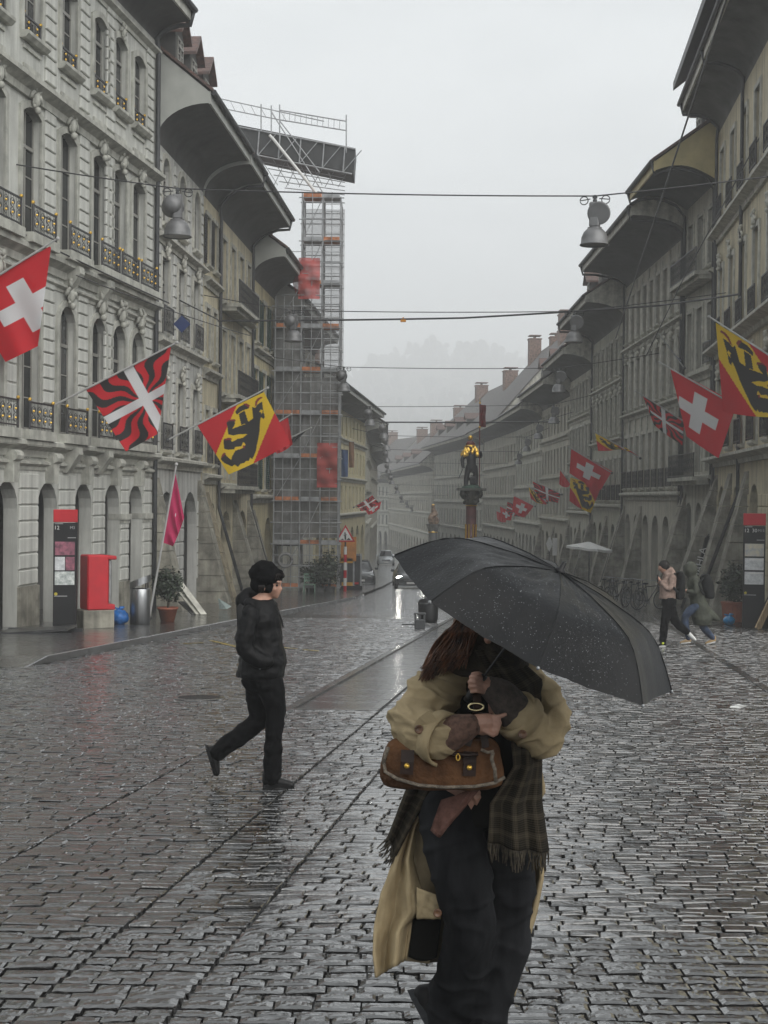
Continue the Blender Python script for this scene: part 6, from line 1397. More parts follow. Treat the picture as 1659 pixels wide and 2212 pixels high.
# jeans
b = MB(); rings(b, [(W6(x, 0).x, .08, W6(0, y).z, rx, ry) for (x, y, rx, ry) in ((790, 420, .165, .13), (770, 260, .17, .14), (740, 120, .155, .13), (730, 0, .14, .12))])
chain(b, [W6(610, 300, .03), W6(660, 620, -.03), W6(735, 980, -.05), W6(745, 1180, -.02), W6(680, 1440, .08), W6(615, 1640, .14)], [.125, .122, .108, .104, .100, .105], 16)
chain(b, [W6(900, 350, .12), W6(985, 700, .12), W6(985, 1000, .11), W6(945, 1300, .10), W6(850, 1560, .10), W6(800, 1760, .10)], [.125, .115, .104, .100, .096, .10], 16)
def jean_folds(co, no):
    out = folds(.012, 7, 4, (1, 1, 1.3))(co, no)
    for i, c in enumerate(co):
        r1 = 1 - abs(mnoise.noise(Vector((c[0] * 5 + c[2] * 6 + 3, c[1] * 4, c[2] * 9 - c[0] * 5)))) * 2.8; out[i] += .012 * max(0, r1) ** 2 - .004
    return out
remesh(b, 'jeans', jean_m, woman, .0085, 3, disp=jean_folds, post=4)
# shoe of the trailing foot and the standing foot
bl = mat('black_boot', (.006, .006, .0065), .5, .3, 6, .2, spec=.15)
shoe(woman, W6(385, 1540, .16), W6(520, 1790, .12), (1, 0, .25), bl, .045, mat('grey_sole', (.025, .027, .03), .7, spec=.15)); shoe(woman, W6(860, 1785, .14), W6(760, 1800, -.10), (0, 0, 1), bl, .045)
# dark top under the coat
b = MB(); rings(b, [(W5(x, 0).x, .04, W5(0, y).z, rx, ry) for (x, y, rx, ry) in ((720, 1520, .175, .13), (715, 1350, .172, .13), (705, 1150, .165, .125), (700, 980, .16, .12), (690, 850, .155, .11), (680, 770, .12, .09), (665, 690, .075, .07))])
top = remesh(b, 'dark_top', coat_in, woman, .012, 3, disp=folds(.008, 10, 5))
def sheet(name, fn, nu, nv, m_, parent, th=.006):
    b = MB(); b.grid(fn, nu, nv); me = b.mesh(name, m_, True); o = inst(me, name, parent); s_ = o.modifiers.new('thick', 'SOLIDIFY'); s_.thickness = th; s_.offset = 0; return o
def bil(a, c, d, e, u, v): return (a * (1 - u) + c * u) * (1 - v) + (e * (1 - u) + d * u) * v
def wob(u, v, s, k=1.0): return .010 * k * mnoise.noise(Vector((u * 5 + s, v * 4, s))) + .005 * k * mnoise.noise(Vector((u * 13 + s, v * 9, s)))
# knit hem hanging below the bag
sheet('knit_hem', lambda u, v: bil(W6(560, 250, -.10), W6(850, 130, -.13), W6(548, 492, -.12), W6(492, 448, -.11), u, v) + Vector((0, -.02 * math.sin(u * 3) + wob(u, v, 3), 0)), 14, 14, pink_knit, woman)
# sleeves and shoulders of the coat
b = MB()
chain(b, [W5(555, 790, .05), W5(460, 815, .02), W5(355, 915, -.05), W5(282, 1015, -.11), W5(335, 1052, -.17), W5(415, 1088, -.22)], [.080, .098, .098, .092, .092, .094], 20)
chain(b, [W5(690, 770, .10), W5(560, 775, .08)], [.07, .085], 14); chain(b, [W5(690, 770, .10), W5(860, 800, .09)], [.07, .085], 14)
rings(b, [(W5(x, 0).x, .13, W5(0, y).z, rx, .10) for (x, y, rx) in ((720, 1500, .20), (710, 1250, .20), (705, 1000, .20), (700, 850, .19), (690, 770, .12))])
chain(b, [W5(870, 815, .08), W5(935, 900, .05), W5(965, 1005, -.02), W5(925, 1080, -.09), W5(860, 1035, -.15), W5(815, 985, -.18)], [.082, .086, .084, .086, .086, .086], 20)
def sleeve_folds(co, no):
    out = folds(.009, 8.5, 1, (1.6, 1, 1.0))(co, no); xm = W5(680, 0).x
    for i, c in enumerate(co):
        a, p_ = (-.62, .79) if c[0] < xm else (.35, .94)
        l = c[0] * a + c[2] * -p_; w = c[0] * p_ + c[2] * a
        r1 = 1 - abs(mnoise.noise(Vector((l * 9 + 2 + w * 2, w * 3.5, c[1] * 3)))) * 2.6; r2 = 1 - abs(mnoise.noise(Vector((l * 22 + w * 9, w * 7 - l * 5, c[1] * 7 + 5)))) * 2.8
        out[i] += .022 * max(0, r1) ** 2 + .010 * max(0, r2) ** 2 - .012
    return out
coat = remesh(b, 'trench_coat', coat_m, woman, .0065, 3, disp=sleeve_folds, post=4)
def cuff(a, c, r0, r1, nm, m_, parent, thick=.006):
    b = MB(); a, c = Vector(a), Vector(c); Mx = rot_to(a, c); n = 28; h = (c - a).length; prof = [(r0, 0), (r0 * 1.02, h * .5), (r1, h), (r1 - thick * 2, h - .002), (r1 - thick * 3, h * .3)]
    b.lathe(prof, n, a, Mx); o = b.build(nm, m_, parent, True); return o
cuff(W5(395, 1078, -.205), W5(452, 1104, -.24), .099, .103, 'cuff', coat_m, coat); cuff(W5(835, 1005, -.165), W5(795, 960, -.195), .090, .092, 'cuff', coat_m, coat)
# cuff strap with button
def strap(pts, w, nm, m_, parent, th=.006, up=Vector((0, -1, 0))):
    b = MB(); vs = []
    for i, p in enumerate(pts):
        t_ = (pts[min(i + 1, len(pts) - 1)] - pts[max(i - 1, 0)]).normalized(); s_ = t_.cross(up).normalized() * w / 2; vs += [p - s_ - up * 0, p + s_, p + s_ + up * th, p - s_ + up * th]
    fs = []
    for i in range(len(pts) - 1):
        for j in range(4): fs.append((i * 4 + j, i * 4 + (j + 1) % 4, i * 4 + 4 + (j + 1) % 4, i * 4 + 4 + j))
    fs += [(0, 1, 2, 3), tuple(len(pts) * 4 - 4 + j for j in (3, 2, 1, 0))]; b.add(vs, fs); return b.build(nm, m_, parent)
wood_b = mat('horn_button', (.16, .075, .035), .35, .3, 20)
s_ = strap([W5(395, 985, -.292), W5(352, 1015, -.283), W5(318, 1062, -.262)], .062, 'cuff_strap', coat_m, coat)
def button(c, parent, r=.016):
    b = MB(); b.lathe([(.0001, .006), (r * .6, .005), (r * .7, .009), (r, .008), (r, 0)], 18, c, Matrix.Rotation(PI / 2, 3, 'X')); b.build('button', wood_b, parent, True)
button(W5(318, 1048, -.282), coat); button(W5(838, 1072, -.262), coat); button(W6(535, 985, -.10), coat)
# knit cuffs
b = MB(); chain(b, [W5(420, 1090, -.22), W5(500, 1060, -.245), W5(578, 1030, -.262)], [.074, .062, .045], 16); remesh(b, 'knit_cuff', brown_knit, woman, .008, 2, disp=folds(.004, 14, 2))
b = MB(); chain(b, [W5(815, 985, -.18), W5(745, 885, -.20), W5(672, 838, -.215)], [.072, .064, .044], 16); remesh(b, 'knit_cuff', mat('taupe_knit', (.085, .068, .058), .95, .3, 40, .8, 220, bdist=.006), woman, .008, 2, disp=folds(.004, 14, 4))
# long skirts of the coat
L0 = [(440, 180), (330, 420), (250, 640), (165, 860), (118, 1080), (112, 1250), (130, 1410)]; L1 = [(520, 180), (400, 430), (385, 640), (450, 830), (550, 960), (545, 1030), (520, 1040)]
def curve(pts, t):
    x = t * (len(pts) - 1); i = min(int(x), len(pts) - 2); f = x - i; f2 = f * f * (3 - 2 * f); return (pts[i][0] + (pts[i + 1][0] - pts[i][0]) * f, pts[i][1] + (pts[i + 1][1] - pts[i][1]) * f)
R1_ = [(520, 180), (400, 430), (372, 640), (430, 830), (480, 940), (380, 1030), (330, 1290)]
def flapL(u, v):
    a, c = curve(L0, v), curve(R1_, v); x, y = a[0] + (c[0] - a[0]) * u, a[1] + (c[1] - a[1]) * u
    return W6(x, y, .10 - .035 * math.sin(u * PI * 3.1 + v * 2) * (.3 + v) - .06 * v) + Vector((0, wob(u, v, 7, 2.2), 0))
sheet('coat_skirt', flapL, 26, 44, coat_m, coat, .007)
fl2 = lambda u, v: W6(372 + 190 * u + 10 * math.sin(v * 3), 900 + 110 * u * 0 + (130 if v > .99 else 130 * v) + 0 * u, .02 + .03 * u) + Vector((0, wob(u, v, 9), 0))
sheet('coat_skirt', lambda u, v: W6(400 + 155 * u, 820 + 60 * u + (205 - 60 * u) * v, .03 - .03 * u) + Vector((0, wob(u, v, 9), 0)), 12, 12, coat_m, coat, .007)
sheet('coat_lining', lambda u, v: W6(375 + 185 * u - 30 * v, 1022 + 8 * u + (250 - 10 * u + 30 * math.sin(u * 3)) * v, .07 + .02 * u), 12, 12, coat_in, coat, .006)
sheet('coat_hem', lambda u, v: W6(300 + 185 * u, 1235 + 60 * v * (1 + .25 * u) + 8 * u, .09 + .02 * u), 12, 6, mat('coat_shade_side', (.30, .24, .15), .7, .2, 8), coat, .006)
Ra = [(1235, 560), (1225, 760), (1185, 980), (1120, 1200), (1065, 1400), (1040, 1530)]; Rb = [(1120, 600), (1150, 760), (1120, 960), (1070, 1150), (1020, 1350), (962, 1500)]
def flapR(u, v):
    a, c = curve(Rb, v), curve(Ra, v); x, y = a[0] + (c[0] - a[0]) * u, a[1] + (c[1] - a[1]) * u
    return W6(x, y, .16 + .04 * math.sin(u * 5 + v * 3)) + Vector((0, wob(u, v, 11), 0))
sheet('coat_skirt', flapR, 12, 30, coat_m, coat, .007)
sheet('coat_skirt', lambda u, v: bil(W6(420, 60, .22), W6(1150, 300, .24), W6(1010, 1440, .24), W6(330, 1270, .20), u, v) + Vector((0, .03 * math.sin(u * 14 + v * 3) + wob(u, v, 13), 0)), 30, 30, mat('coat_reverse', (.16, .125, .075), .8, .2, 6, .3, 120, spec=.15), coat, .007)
# plaid scarf with fringe
def plaid(name):
    m_ = bpy.data.materials.new(name); m_.use_nodes = True; t_ = m_.node_tree; N = t_.nodes; bs = N['Principled BSDF']; uv = N.new('ShaderNodeUVMap'); sp = N.new('ShaderNodeSeparateXYZ'); t_.links.new(uv.outputs['UV'], sp.inputs[0])
    def stripes(axis, per, thr):
        mu = N.new('ShaderNodeMath'); mu.operation = 'MULTIPLY'; mu.inputs[1].default_value = per; t_.links.new(sp.outputs[axis], mu.inputs[0]); fr = N.new('ShaderNodeMath'); fr.operation = 'FRACT'; t_.links.new(mu.outputs[0], fr.inputs[0]); lt = N.new('ShaderNodeMath'); lt.operation = 'LESS_THAN'; lt.inputs[1].default_value = thr; t_.links.new(fr.outputs[0], lt.inputs[0]); return lt.outputs[0]
    def add(a, c): m2 = N.new('ShaderNodeMath'); m2.operation = 'ADD'; t_.links.new(a, m2.inputs[0]); t_.links.new(c, m2.inputs[1]); return m2.outputs[0]
    tot = add(add(stripes('X', 44, .42), stripes('Y', 60, .42)), add(stripes('X', 5, .3), stripes('Y', 7, .3)))
    rp = N.new('ShaderNodeValToRGB'); e = rp.color_ramp.elements; e[0].position = 0; e[0].color = (.004, .0035, .003, 1); e[1].position = 1; e[1].color = (.070, .058, .040, 1); mr = N.new('ShaderNodeMath'); mr.operation = 'MULTIPLY'; mr.inputs[1].default_value = .27; t_.links.new(tot, mr.inputs[0]); t_.links.new(mr.outputs[0], rp.inputs['Fac']); t_.links.new(rp.outputs['Color'], bs.inputs['Base Color']); bs.inputs['Roughness'].default_value = .95; bs.inputs['Specular IOR Level'].default_value = .1; return m_
plaid_m = plaid('plaid_wool')
def uvsheet(name, fn, nu, nv, m_, parent, th=.008, rep=(1, 1)):
    o = sheet(name, fn, nu, nv, m_, parent, th); me = o.data; uvl = me.uv_layers.new(name='UVMap'); vi = np.empty(len(me.loops), int); me.loops.foreach_get('vertex_index', vi); u = (vi % (nu + 1)) / nu * rep[0]; v = (vi // (nu + 1)) / nv * rep[1]; uvl.data.foreach_set('uv', np.stack([u, v], 1).reshape(-1)); return o
sa = [(640, 640), (740, 860), (770, 1020), (790, 1180), (800, 1300), (800, 1420)]
SL = [W5(590, 640, -.04), W5(720, 880, -.07), W5(775, 1060, -.09), W5(790, 1220, -.10), W6(870, 250, -.10), W6(860, 500, -.09)]
SR = [W5(760, 640, .06), W5(925, 790, .04), W5(940, 1000, .02), W5(925, 1200, .04), W6(1205, 240, .03), W6(1250, 560, .02)]
def cv3(pts, t): x = t * (len(pts) - 1); i = min(int(x), len(pts) - 2); return pts[i].lerp(pts[i + 1], x - i)
def scarfR(u, v): a, c = cv3(SL, v), cv3(SR, v); p = a.lerp(c, u); return p + Vector((0, -.045 - .06 * math.sin(u * PI) - .018 * math.sin(u * 14 + v * 2) * (.4 + v) + wob(u, v, 5), 0))
scarf = uvsheet('scarf', scarfR, 40, 50, plaid_m, woman, .009, (1, 1.7))
uvsheet('scarf_end', lambda u, v: bil(W6(345, 150, .04), W6(500, 160, -.02), W6(262, 610, .06), W6(218, 480, .10), u, v) + Vector((0, -.02 * math.sin(u * 9) + wob(u, v, 6), 0)), 20, 24, plaid_m, scarf, .008, (.5, 1))
b = MB(); r_ = random.Random(2); fr_m = mat('scarf_fringe', (.05, .04, .026), .95, .4, 60)
for k in range(46):
    u = k / 45; p = scarfR(u, 1.0); q = p + Vector((r_.uniform(-.012, .012), r_.uniform(-.015, .01), -r_.uniform(.045, .085))); b.tube([p, (p + q) / 2 + Vector((r_.uniform(-.006, .006), 0, 0)), q], [.0032, .0032, .002], 4)
for k in range(22):
    p = bil(W6(345, 150, .04), W6(500, 160, -.02), W6(262, 610, .06), W6(218, 480, .10), k / 21, 1.0); q = p + Vector((-r_.uniform(.005, .05), 0, -r_.uniform(.02, .06))); b.tube([p, (p + q) / 2, q], [.0032, .003, .002], 4)
fo = b.build('fringe', fr_m, scarf); fo['kind'] = 'stuff'
b = MB()   # scarf wound round the neck
for (r0, z, t_) in ((.105, W5(0, 610).z, .055), (.125, W5(0, 660).z, .060), (.13, W5(0, 720).z, .055)): chain(b, [hd * 0 + Vector((W5(645, 0).x + r0 * math.cos(a), .05 + r0 * .8 * math.sin(a), z + .02 * math.sin(2 * a))) for a in [2 * PI * i / 8 for i in range(9)]], [t_] * 9, 10, 3)
nw = remesh(b, 'neck_wrap', mat('dark_wool', (.035, .026, .016), .95, .5, 20, .6, 90, c2=(.012, .010, .008)), scarf, .010, 2, disp=folds(.010, 12, 8))
# long auburn hair
b = MB(); r_ = random.Random(9)
for k in range(620):
    t0 = r_.random(); s0 = W5(520 + 130 * t0 + r_.uniform(-14, 14), 470 + 50 * r_.random(), -.06 - .05 * r_.random()); e0 = W5(335 + 210 * t0 ** 1.3 + r_.uniform(-22, 22), 785 - 80 * t0 + r_.uniform(-45, 40), -.09 - .07 * r_.random())
    m1 = W5(470 + 130 * t0 + r_.uniform(-14, 14), 570 + r_.uniform(-15, 15), -.09); m2 = W5(405 + 165 * t0 + r_.uniform(-14, 14), 660 + r_.uniform(-15, 15), -.09 - .05 * r_.random())
    chain(b, [s0, m1, m2, e0], [.0025, .0034, .0028, .0008], 4, 5)
for k in range(60):  # crown
    a = r_.uniform(-2.6, 2.6); s0 = hd + Vector((0, .02, .118)); m1 = hd + Vector((.10 * math.sin(a), .10 * math.cos(a), .06)); m2 = hd + Vector((.112 * math.sin(a), .105 * math.cos(a), -.05)); e0 = hd + Vector((.10 * math.sin(a), .10 * math.cos(a), -.16)); chain(b, [s0, m1, m2, e0], [.014, .016, .015, .008], 5, 3)
for k in range(14): y0 = r_.uniform(0, 1); chain(b, [W5(470, 540 + 60 * y0, -.09), W5(400, 610 + 40 * y0, -.12), W5(360 + r_.uniform(-8, 20), 690 + 30 * y0, -.12), W5(345 + r_.uniform(-16, 26), 745, -.1)], [.002, .002, .002, .0012], 4, 5)
ho = b.build('hair', hair_m, woman, True); ho['kind'] = 'stuff'

# --- brown shearling bag
bagt = thing('handbag', 'brown suede shearling handbag with leather tabs held before the woman', 'handbag', W5(450, 1350, -.15) + worg)
bo = W5(450, 1350, -.15)
def B5(x, y, dy=0): return W5(x, y, -.15 + dy) - bo
sued = mat('brown_suede', (.12, .058, .027), .9, .4, 7, .8, 60, c2=(.045, .021, .011), spec=.15); lea = mat('dark_brown_leather', (.025, .012, .008), .5, .3, 10, .2, spec=.25); fleece = mat('cream_shearling', (.24, .20, .155), .95, .3, 60, 1.0, 180, bdist=.01)
cx_b, wB = 445, 300 * k5
b = MB(); rings(b, [(B5(x, 0).x, 0, B5(0, y).z, w * k5, d) for (x, y, w, d) in ((455, 1342, 230, .05), (450, 1325, 290, .085), (446, 1280, 305, .095), (446, 1220, 300, .095), (448, 1160, 285, .085), (452, 1110, 265, .065), (455, 1085, 240, .04))], 28)
remesh(b, 'bag_body', sued, bagt, .010, 4, disp=folds(.006, 12, 6))
def edge(pts, r, nm, m_): b = MB(); b.tube(pts, r, 8); return b.build(nm, m_, bagt, True)
edge([B5(142, 1210, -.05), B5(150, 1262, -.06), B5(210, 1298, -.085), B5(320, 1330, -.09), B5(450, 1340, -.09), B5(600, 1336, -.09), B5(700, 1318, -.085), B5(748, 1290, -.06)], .0065, 'piping', fleece)
edge([B5(690, 1165, -.088), B5(684, 1200, -.095), B5(700, 1250, -.095), B5(705, 1312, -.088)], .007, 'piping', fleece); edge([B5(165, 1140, -.06), B5(150, 1180, -.055), B5(140, 1225, -.05)], .007, 'piping', fleece); edge([B5(630, 1150, -.085), B5(665, 1165, -.09), B5(695, 1160, -.09)], .006, 'piping', fleece)
for (x, y) in ((258, 1232), (572, 1240)):
    a = strap([B5(x + 4, y - 80, -.078), B5(x + 2, y - 20, -.100), B5(x - 2, y + 42, -.099)], 62 * k5, 'leather_tab', lea, bagt); b = MB(); b.lathe([(.0001, .008), (.009, .006), (.011, 0)], 14, B5(x, y, -.108), Matrix.Rotation(PI / 2, 3, 'X')); b.build('stud', gold, a, True)
edge([B5(455, 1160, -.10), B5(500, 1172, -.105), B5(560, 1178, -.105), B5(615, 1172, -.1)], .008, 'front_strap', lea)
b = MB(); b.tube([B5(515 + 9 * math.cos(t_), 1188 + 16 * math.sin(t_), -.11) for t_ in [2 * PI * i / 16 for i in range(17)]], .003, 6); b.build('ring', gold, bagt)
strap([B5(560, 1130, -.06), B5(590, 1050, -.05), B5(606, 965, -.06)], .026, 'shoulder_strap', lea, bagt, .005); strap([B5(655, 1140, -.06), B5(640, 1050, -.05), B5(622, 965, -.06)], .026, 'shoulder_strap', lea, bagt, .005)
strap([B5(612, 955, -.09), B5(612, 905, -.10), B5(606, 860, -.08)], .03, 'shoulder_strap', lea, bagt, .006)
b = MB(); b.tube([B5(605 + 38 * math.cos(t_), 935 + 18 * math.sin(t_), -.11) for t_ in [2 * PI * i / 24 for i in range(25)]], .004, 6); b.build('ring', mat('pale_brass', (.6, .52, .30), .25, .1, metal=.9), bagt, True)

# --- umbrella
apex = Vector((.6209, 4.9851, 1.5994)); un = Vector((.42401, -.18262, .88705)).normalized(); uc = Vector((.5306, 5.0240, 1.4105)); Ru, hu = .55, .2129
e1 = un.cross(Vector((0, 1, .01))).normalized(); e2 = un.cross(e1)
umb = thing('umbrella', 'black folding umbrella speckled with raindrops held by the woman', 'umbrella', W5(608, 860, -.23) + worg)
uo = umb.location.copy(); nyl = mat('black_nylon', (.006, .0065, .0075), .42, .25, 5, .3, 90, bdist=.004, spec=.22); th0 = .00593
UPR = [(0, 1), (.3, .945), (.55, .84), (.66, .77), (.72, .70), (.80, .55), (.9, .29), (1, 0)]
def uprof(s): return float(np.interp(s, [p[0] for p in UPR], [p[1] for p in UPR]))
def urib(s, k): a = th0 + k * PI / 4; hh = hu * uprof(s); return uc + (e1 * math.cos(a) + e2 * math.sin(a)) * (Ru * s * (1 - .0 * s)) + un * hh - uo
def upan(s, k, f):
    a, c = urib(s, k), urib(s, k + 1); p = a.lerp(c, f); m_ = 4 * f * (1 - f)
    ctr = uc + un * hu * uprof(s) - uo
    p = p - (p - ctr) * (.022 * m_ * s ** 3) - un * (.006 * m_ * s)
    w = .0045 * mnoise.noise(Vector((s * 6 + k * 3, f * 5, k))) + .003 * mnoise.noise(Vector((s * 16 + k * 3, f * 13, k + 9))) - .004 * abs(math.sin((s * 3.1 + f * 1.3) * 3)) * m_ * .5
    return p + un * w * min(1, m_ * 2)
for k in range(8):
    b = MB(); b.grid(lambda u, v: upan(.03 + .97 * v, k, u), 18, 24); o = b.build('canopy_panel', nyl, umb, True)
    b = MB(); b.tube([urib(s, k) - un * .006 for s in [.04 + .96 * i / 10 for i in range(11)]], .0028, 5); rb = b.build('rib', zinc, umb); b = MB(); b.ball(urib(1.0, k), .006, 8, 5); b.bar(urib(.4, k) - un * .012, uc - uo + un * (hu - .16), .002, 5); b.build('rib_tip', steel, rb)
    b = MB(); b.tube([urib(s, k) + un * .001 for s in [.05 + .95 * i / 12 for i in range(13)]], .0022, 4); b.build('seam', nyl, umb)
b = MB(); b.lathe([(.022, -.006), (.020, .006), (.010, .012), (.008, .035), (.0001, .04)], 14, apex - uo, rot_to(Vector((0, 0, 0)), un)); b.build('ferrule', black, umb, True)
grip = W5(612, 830, -.235) + worg - uo
b = MB(); b.bar(apex - uo - un * .01, grip, .005, 8); b.build('shaft', black, umb)
gd = (grip - (apex - uo)).normalized(); b = MB(); b.tube([grip - gd * .05, grip + gd * .01, grip + gd * .05, grip + gd * .075], [.012, .015, .016, .013], 12); b.build('handle', black, umb, True)
# raindrops beaded on the canopy
b = MB(); r_ = random.Random(12); n = 0
while n < 4200:
    k = r_.randrange(8); s = math.sqrt(r_.uniform(.02, .98)); f = r_.uniform(.03, .97); p = upan(s, k, f); nn = (p - (uc - uo) + un * .25).normalized()
    dens = .5 + .9 * mnoise.noise(p * 4.0) + (.35 if k in (0, 5, 6, 7) else 0)
    if r_.random() > dens: continue
    r0 = r_.choice((.0006, .0008, .0011, .0015)); t_ = nn.orthogonal().normalized(); q = nn.cross(t_); vs = [p + (t_ * math.cos(a) + q * math.sin(a)) * r0 + un * .0006 for a in [2 * PI * i / 5 for i in range(5)]] + [p + un * .0006 + nn * r0 * .7]
    b.add(vs, [(i, (i + 1) % 5, 5) for i in range(5)]); n += 1
dr = b.build('raindrops', mat('raindrop', (.16, .17, .18), .05, .05, spec=.9, bump=0), umb, True); dr['kind'] = 'stuff'

# --- two people hurrying on the right
def runner(px, py, label, zx0, zy0):
    o = G(px, py); o.z = gz(o.y); t = thing('person', label, 'person', o); k = o.y * .33155 / (F * 1.8228); return t, (lambda x, y, dy=0.0: Vector(((x - zx0) * k, dy, (zy0 - y) * k))), k
def zoom_disp(x, y): return ((2300 + .33155 * x) / 1.8228, (2100 + .33155 * y) / 1.8228)
pinkj = mat('dusty_pink_jacket', (.33, .235, .195), .8, .3, 9, .4, 60, spec=.15); olive = mat('olive_parka', (.050, .055, .038), .75, .3, 6, .2); blackn = mat('black_rucksack', (.006, .0065, .007), .6, .3, 6, .2, spec=.2); denim = mat('blue_denim', (.035, .055, .10), .85, .35, 8, .3, 120); tan = mat('tan_shoe', (.38, .25, .12), .6, .2)
x, y = zoom_disp(930, 1352); t, Q, k = runner(x, y, 'person in dusty pink jacket with black rucksack hurrying to the left', 930, 1352)
b = MB(); b.ball(Q(930, 400), 62 * k, 14, 10, (1, .9, 1.15)); chain(b, [Q(880, 405), Q(872, 425)], [.022, .016]); chain(b, [Q(950, 430), Q(975, 490)], [.05, .05]); chain(b, [Q(995, 550), Q(990, 650), Q(995, 790)], [.09, .11, .11], 14)
for q in (-1, 1): chain(b, [Q(1010, 530, q * .15), Q(970, 655, q * .2), Q(880, 560, q * .1)], [.04, .038, .034])
chain(b, [Q(875, 550, -.1), Q(862, 530, -.09), Q(858, 510, -.08)], [.034, .03, .018])
chain(b, [Q(985, 800, -.08), Q(950, 1020, -.08), Q(925, 1280, -.08)], [.08, .06, .045]); chain(b, [Q(1010, 800, .08), Q(1090, 1050, .08), Q(1235, 1180, .08)], [.08, .06, .045])
remesh(b, 'body', skin, t, .018, 2)
b = MB(); b.ball(Q(940, 385), 68 * k, 14, 10, (1.0, .95, 1.0)); chain(b, [Q(965, 400), Q(990, 440)], [.08, .06]); remesh(b, 'hair', mat('dark_hair', (.02, .012, .010), .5), t, .016, 2, disp=folds(.010, 18, 1))
b = MB(); rings(b, [(Q(x_, 0).x, 0, Q(0, y_).z, rx * k, ry) for (x_, y_, rx, ry) in ((985, 775, 100, .16), (985, 700, 98, .17), (995, 600, 96, .18), (1005, 520, 90, .18), (1005, 470, 60, .12))]); chain(b, [Q(950, 455), Q(1000, 440), Q(1035, 470)], [.075, .09, .075])
for q in (-1, 1): chain(b, [Q(1020, 510, q * .18), Q(975, 650, q * .21), Q(890, 570, q * .12)], [.07, .06, .05])
remesh(b, 'jacket', pinkj, t, .018, 2, disp=folds(.012, 9, 2))
b = MB(); chain(b, [Q(990, 800, -.08), Q(950, 1020, -.08), Q(922, 1270, -.08)], [.12, .095, .075]); chain(b, [Q(1010, 800, .08), Q(1090, 1045, .08), Q(1225, 1170, .08)], [.12, .095, .075]); rings(b, [(Q(1000, 0).x, 0, Q(0, y_).z, .15, .16) for y_ in (860, 770)]); remesh(b, 'trousers', trou_m, t, .018, 2, disp=folds(.012, 9, 3))
b = MB(); rings(b, [(Q(1125, 0).x, 0, Q(0, y_).z, r1 * k, .15) for (y_, r1) in ((780, 40), (740, 62), (600, 70), (500, 60), (450, 35))]); rk = remesh(b, 'rucksack', blackn, t, .018, 3, disp=folds(.010, 8, 4)); b = MB(); b.tube([Q(1050, 470, -.17), Q(985, 590, -.22), Q(1080, 690, -.2)], .028, 6); b.build('strap', blackn, rk)
wsol = mat('white_sole', (.6, .6, .58), .6); shoe(t, Q(945, 1330, -.08), Q(880, 1338, -.08), (0, 0, 1), shoe_m, .045, wsol); shoe(t, Q(1262, 1205, .08), Q(1330, 1270, .08), (-.7, 0, .7), wsol, .045, wsol)
b = MB(); b.ball(Q(920, 1298, -.14), .026, 8, 5, (1, .4, 1)); b.build('neon_tag', mat('neon_yellow', (.55, .65, .03), .5), t)
b = MB(); b.cbox(Q(850, 530, -.1), (.02, .08, .15), .005); tag(b.build('phone', black, loc=t.location), 'dark phone held up by the person in pink', 'phone')
x, y = zoom_disp(1300, 1325); t, Q, k = runner(x, y, 'person in hooded olive parka with black rucksack and jeans running to the left', 1300, 1325)
b = MB(); b.ball(Q(1235, 440), 62 * k, 14, 10, (1, .9, 1.15)); chain(b, [Q(1190, 450), Q(1182, 470)], [.022, .016]); chain(b, [Q(1250, 480), Q(1275, 540)], [.05, .05]); chain(b, [Q(1295, 600), Q(1320, 700), Q(1350, 860)], [.09, .11, .11], 14)
chain(b, [Q(1290, 590, -.15), Q(1290, 690, -.2), Q(1180, 672, -.15)], [.04, .038, .034]); chain(b, [Q(1190, 672, -.15), Q(1165, 672, -.15), Q(1150, 680, -.14)], [.034, .03, .02]); chain(b, [Q(1300, 590, .15), Q(1310, 690, .2), Q(1230, 700, .15)], [.04, .038, .034])
chain(b, [Q(1320, 860, -.08), Q(1180, 1000, -.08), Q(1235, 1255, -.08)], [.08, .06, .045]); chain(b, [Q(1370, 900, .08), Q(1420, 1110, .08), Q(1545, 1255, .08)], [.08, .06, .045]); remesh(b, 'body', skin, t, .018, 2)
b = MB(); b.ball(Q(1252, 430), 88 * k, 14, 10, (1, .9, 1.1)); chain(b, [Q(1270, 500), Q(1295, 560)], [.10, .13]); rings(b, [(Q(x_, 0).x, 0, Q(0, y_).z, rx * k, ry) for (x_, y_, rx, ry) in ((1400, 1090, 105, .17), (1395, 1000, 120, .19), (1370, 880, 110, .19), (1330, 740, 92, .18), (1305, 620, 88, .18), (1290, 540, 70, .14))])
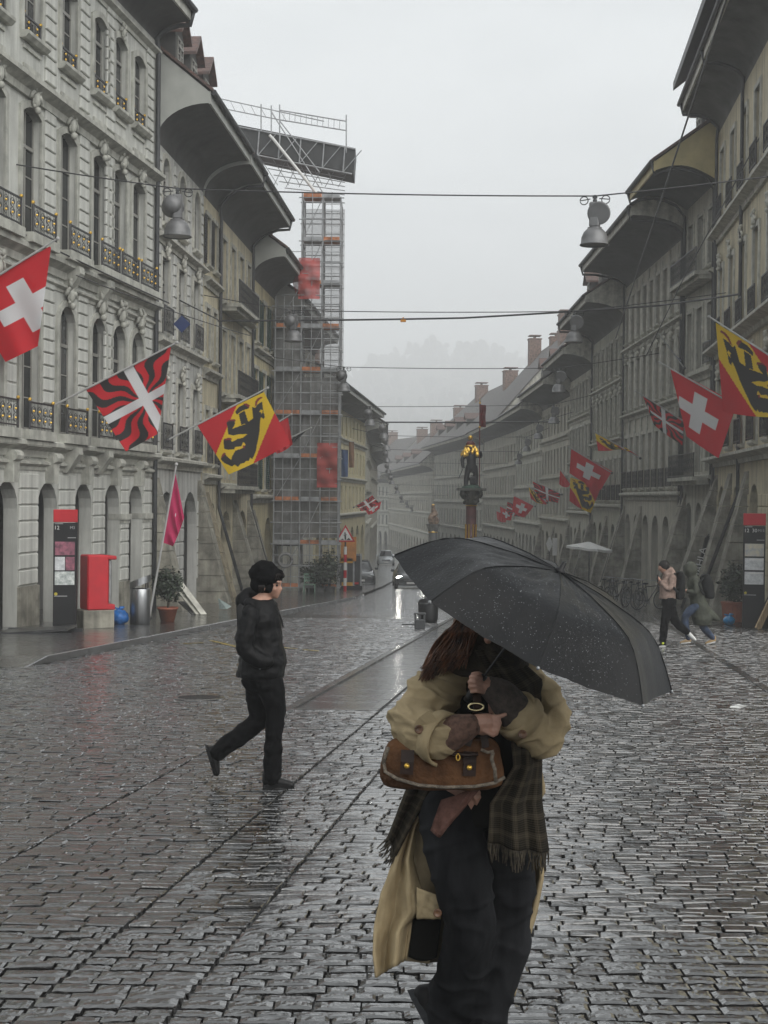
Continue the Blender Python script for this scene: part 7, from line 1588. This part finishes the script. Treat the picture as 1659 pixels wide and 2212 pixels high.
chain(b, [Q(1290, 580, -.18), Q(1290, 690, -.21), Q(1205, 680, -.16)], [.075, .062, .05]); chain(b, [Q(1300, 580, .18), Q(1310, 690, .21), Q(1245, 700, .16)], [.075, .062, .05]); chain(b, [Q(1440, 920), Q(1540, 990), Q(1600, 1020)], [.13, .08, .03]); remesh(b, 'parka', olive, t, .018, 2, disp=folds(.014, 8, 5))
b = MB(); b.ball(Q(1208, 452), 48 * k, 12, 8, (.7, .8, 1.1)); b.build('hood_opening', black, t, True)
b = MB(); rings(b, [(Q(x_, 0).x, 0, Q(0, y_).z, r1 * k, .16) for (x_, y_, r1) in ((1480, 770, 50), (1465, 720, 78), (1450, 600, 82), (1435, 520, 70), (1430, 480, 40))]); rk = remesh(b, 'rucksack', blackn, t, .018, 3, disp=folds(.010, 8, 6)); b = MB(); b.tube([Q(1380, 520, -.17), Q(1320, 600, -.22), Q(1390, 720, -.2)], .026, 6); b.build('strap', blackn, rk)
b = MB(); chain(b, [Q(1320, 860, -.08), Q(1185, 995, -.08), Q(1232, 1240, -.08)], [.11, .085, .062]); chain(b, [Q(1370, 900, .08), Q(1420, 1105, .08), Q(1540, 1245, .08)], [.11, .085, .062]); remesh(b, 'jeans', denim, t, .018, 2, disp=folds(.010, 9, 8))
shoe(t, Q(1240, 1290, -.08), Q(1140, 1305, -.08), (0, 0, 1), tan, .042, wsol); shoe(t, Q(1555, 1290, .08), Q(1460, 1318, .08), (0, 0, 1), tan, .042, wsol)
# ------------------------------------------------------------------ rain haze
hz = bpy.data.materials.new('rain_haze'); hz.use_nodes = True; t_ = hz.node_tree; t_.nodes.remove(t_.nodes['Principled BSDF'])
pvn = t_.nodes.new('ShaderNodeVolumePrincipled'); pvn.inputs['Color'].default_value = (.985, .99, .995, 1); pvn.inputs['Density'].default_value = HAZE; pvn.inputs['Anisotropy'].default_value = 0.0
t_.links.new(pvn.outputs['Volume'], t_.nodes['Material Output'].inputs['Volume'])
b = MB(); b.bb(-1100, 1100, -40, 2700, -22, 185); hb = b.build('haze', hz); tag(hb, 'rain mist filling the street and veiling the far houses', 'haze', kind='stuff')
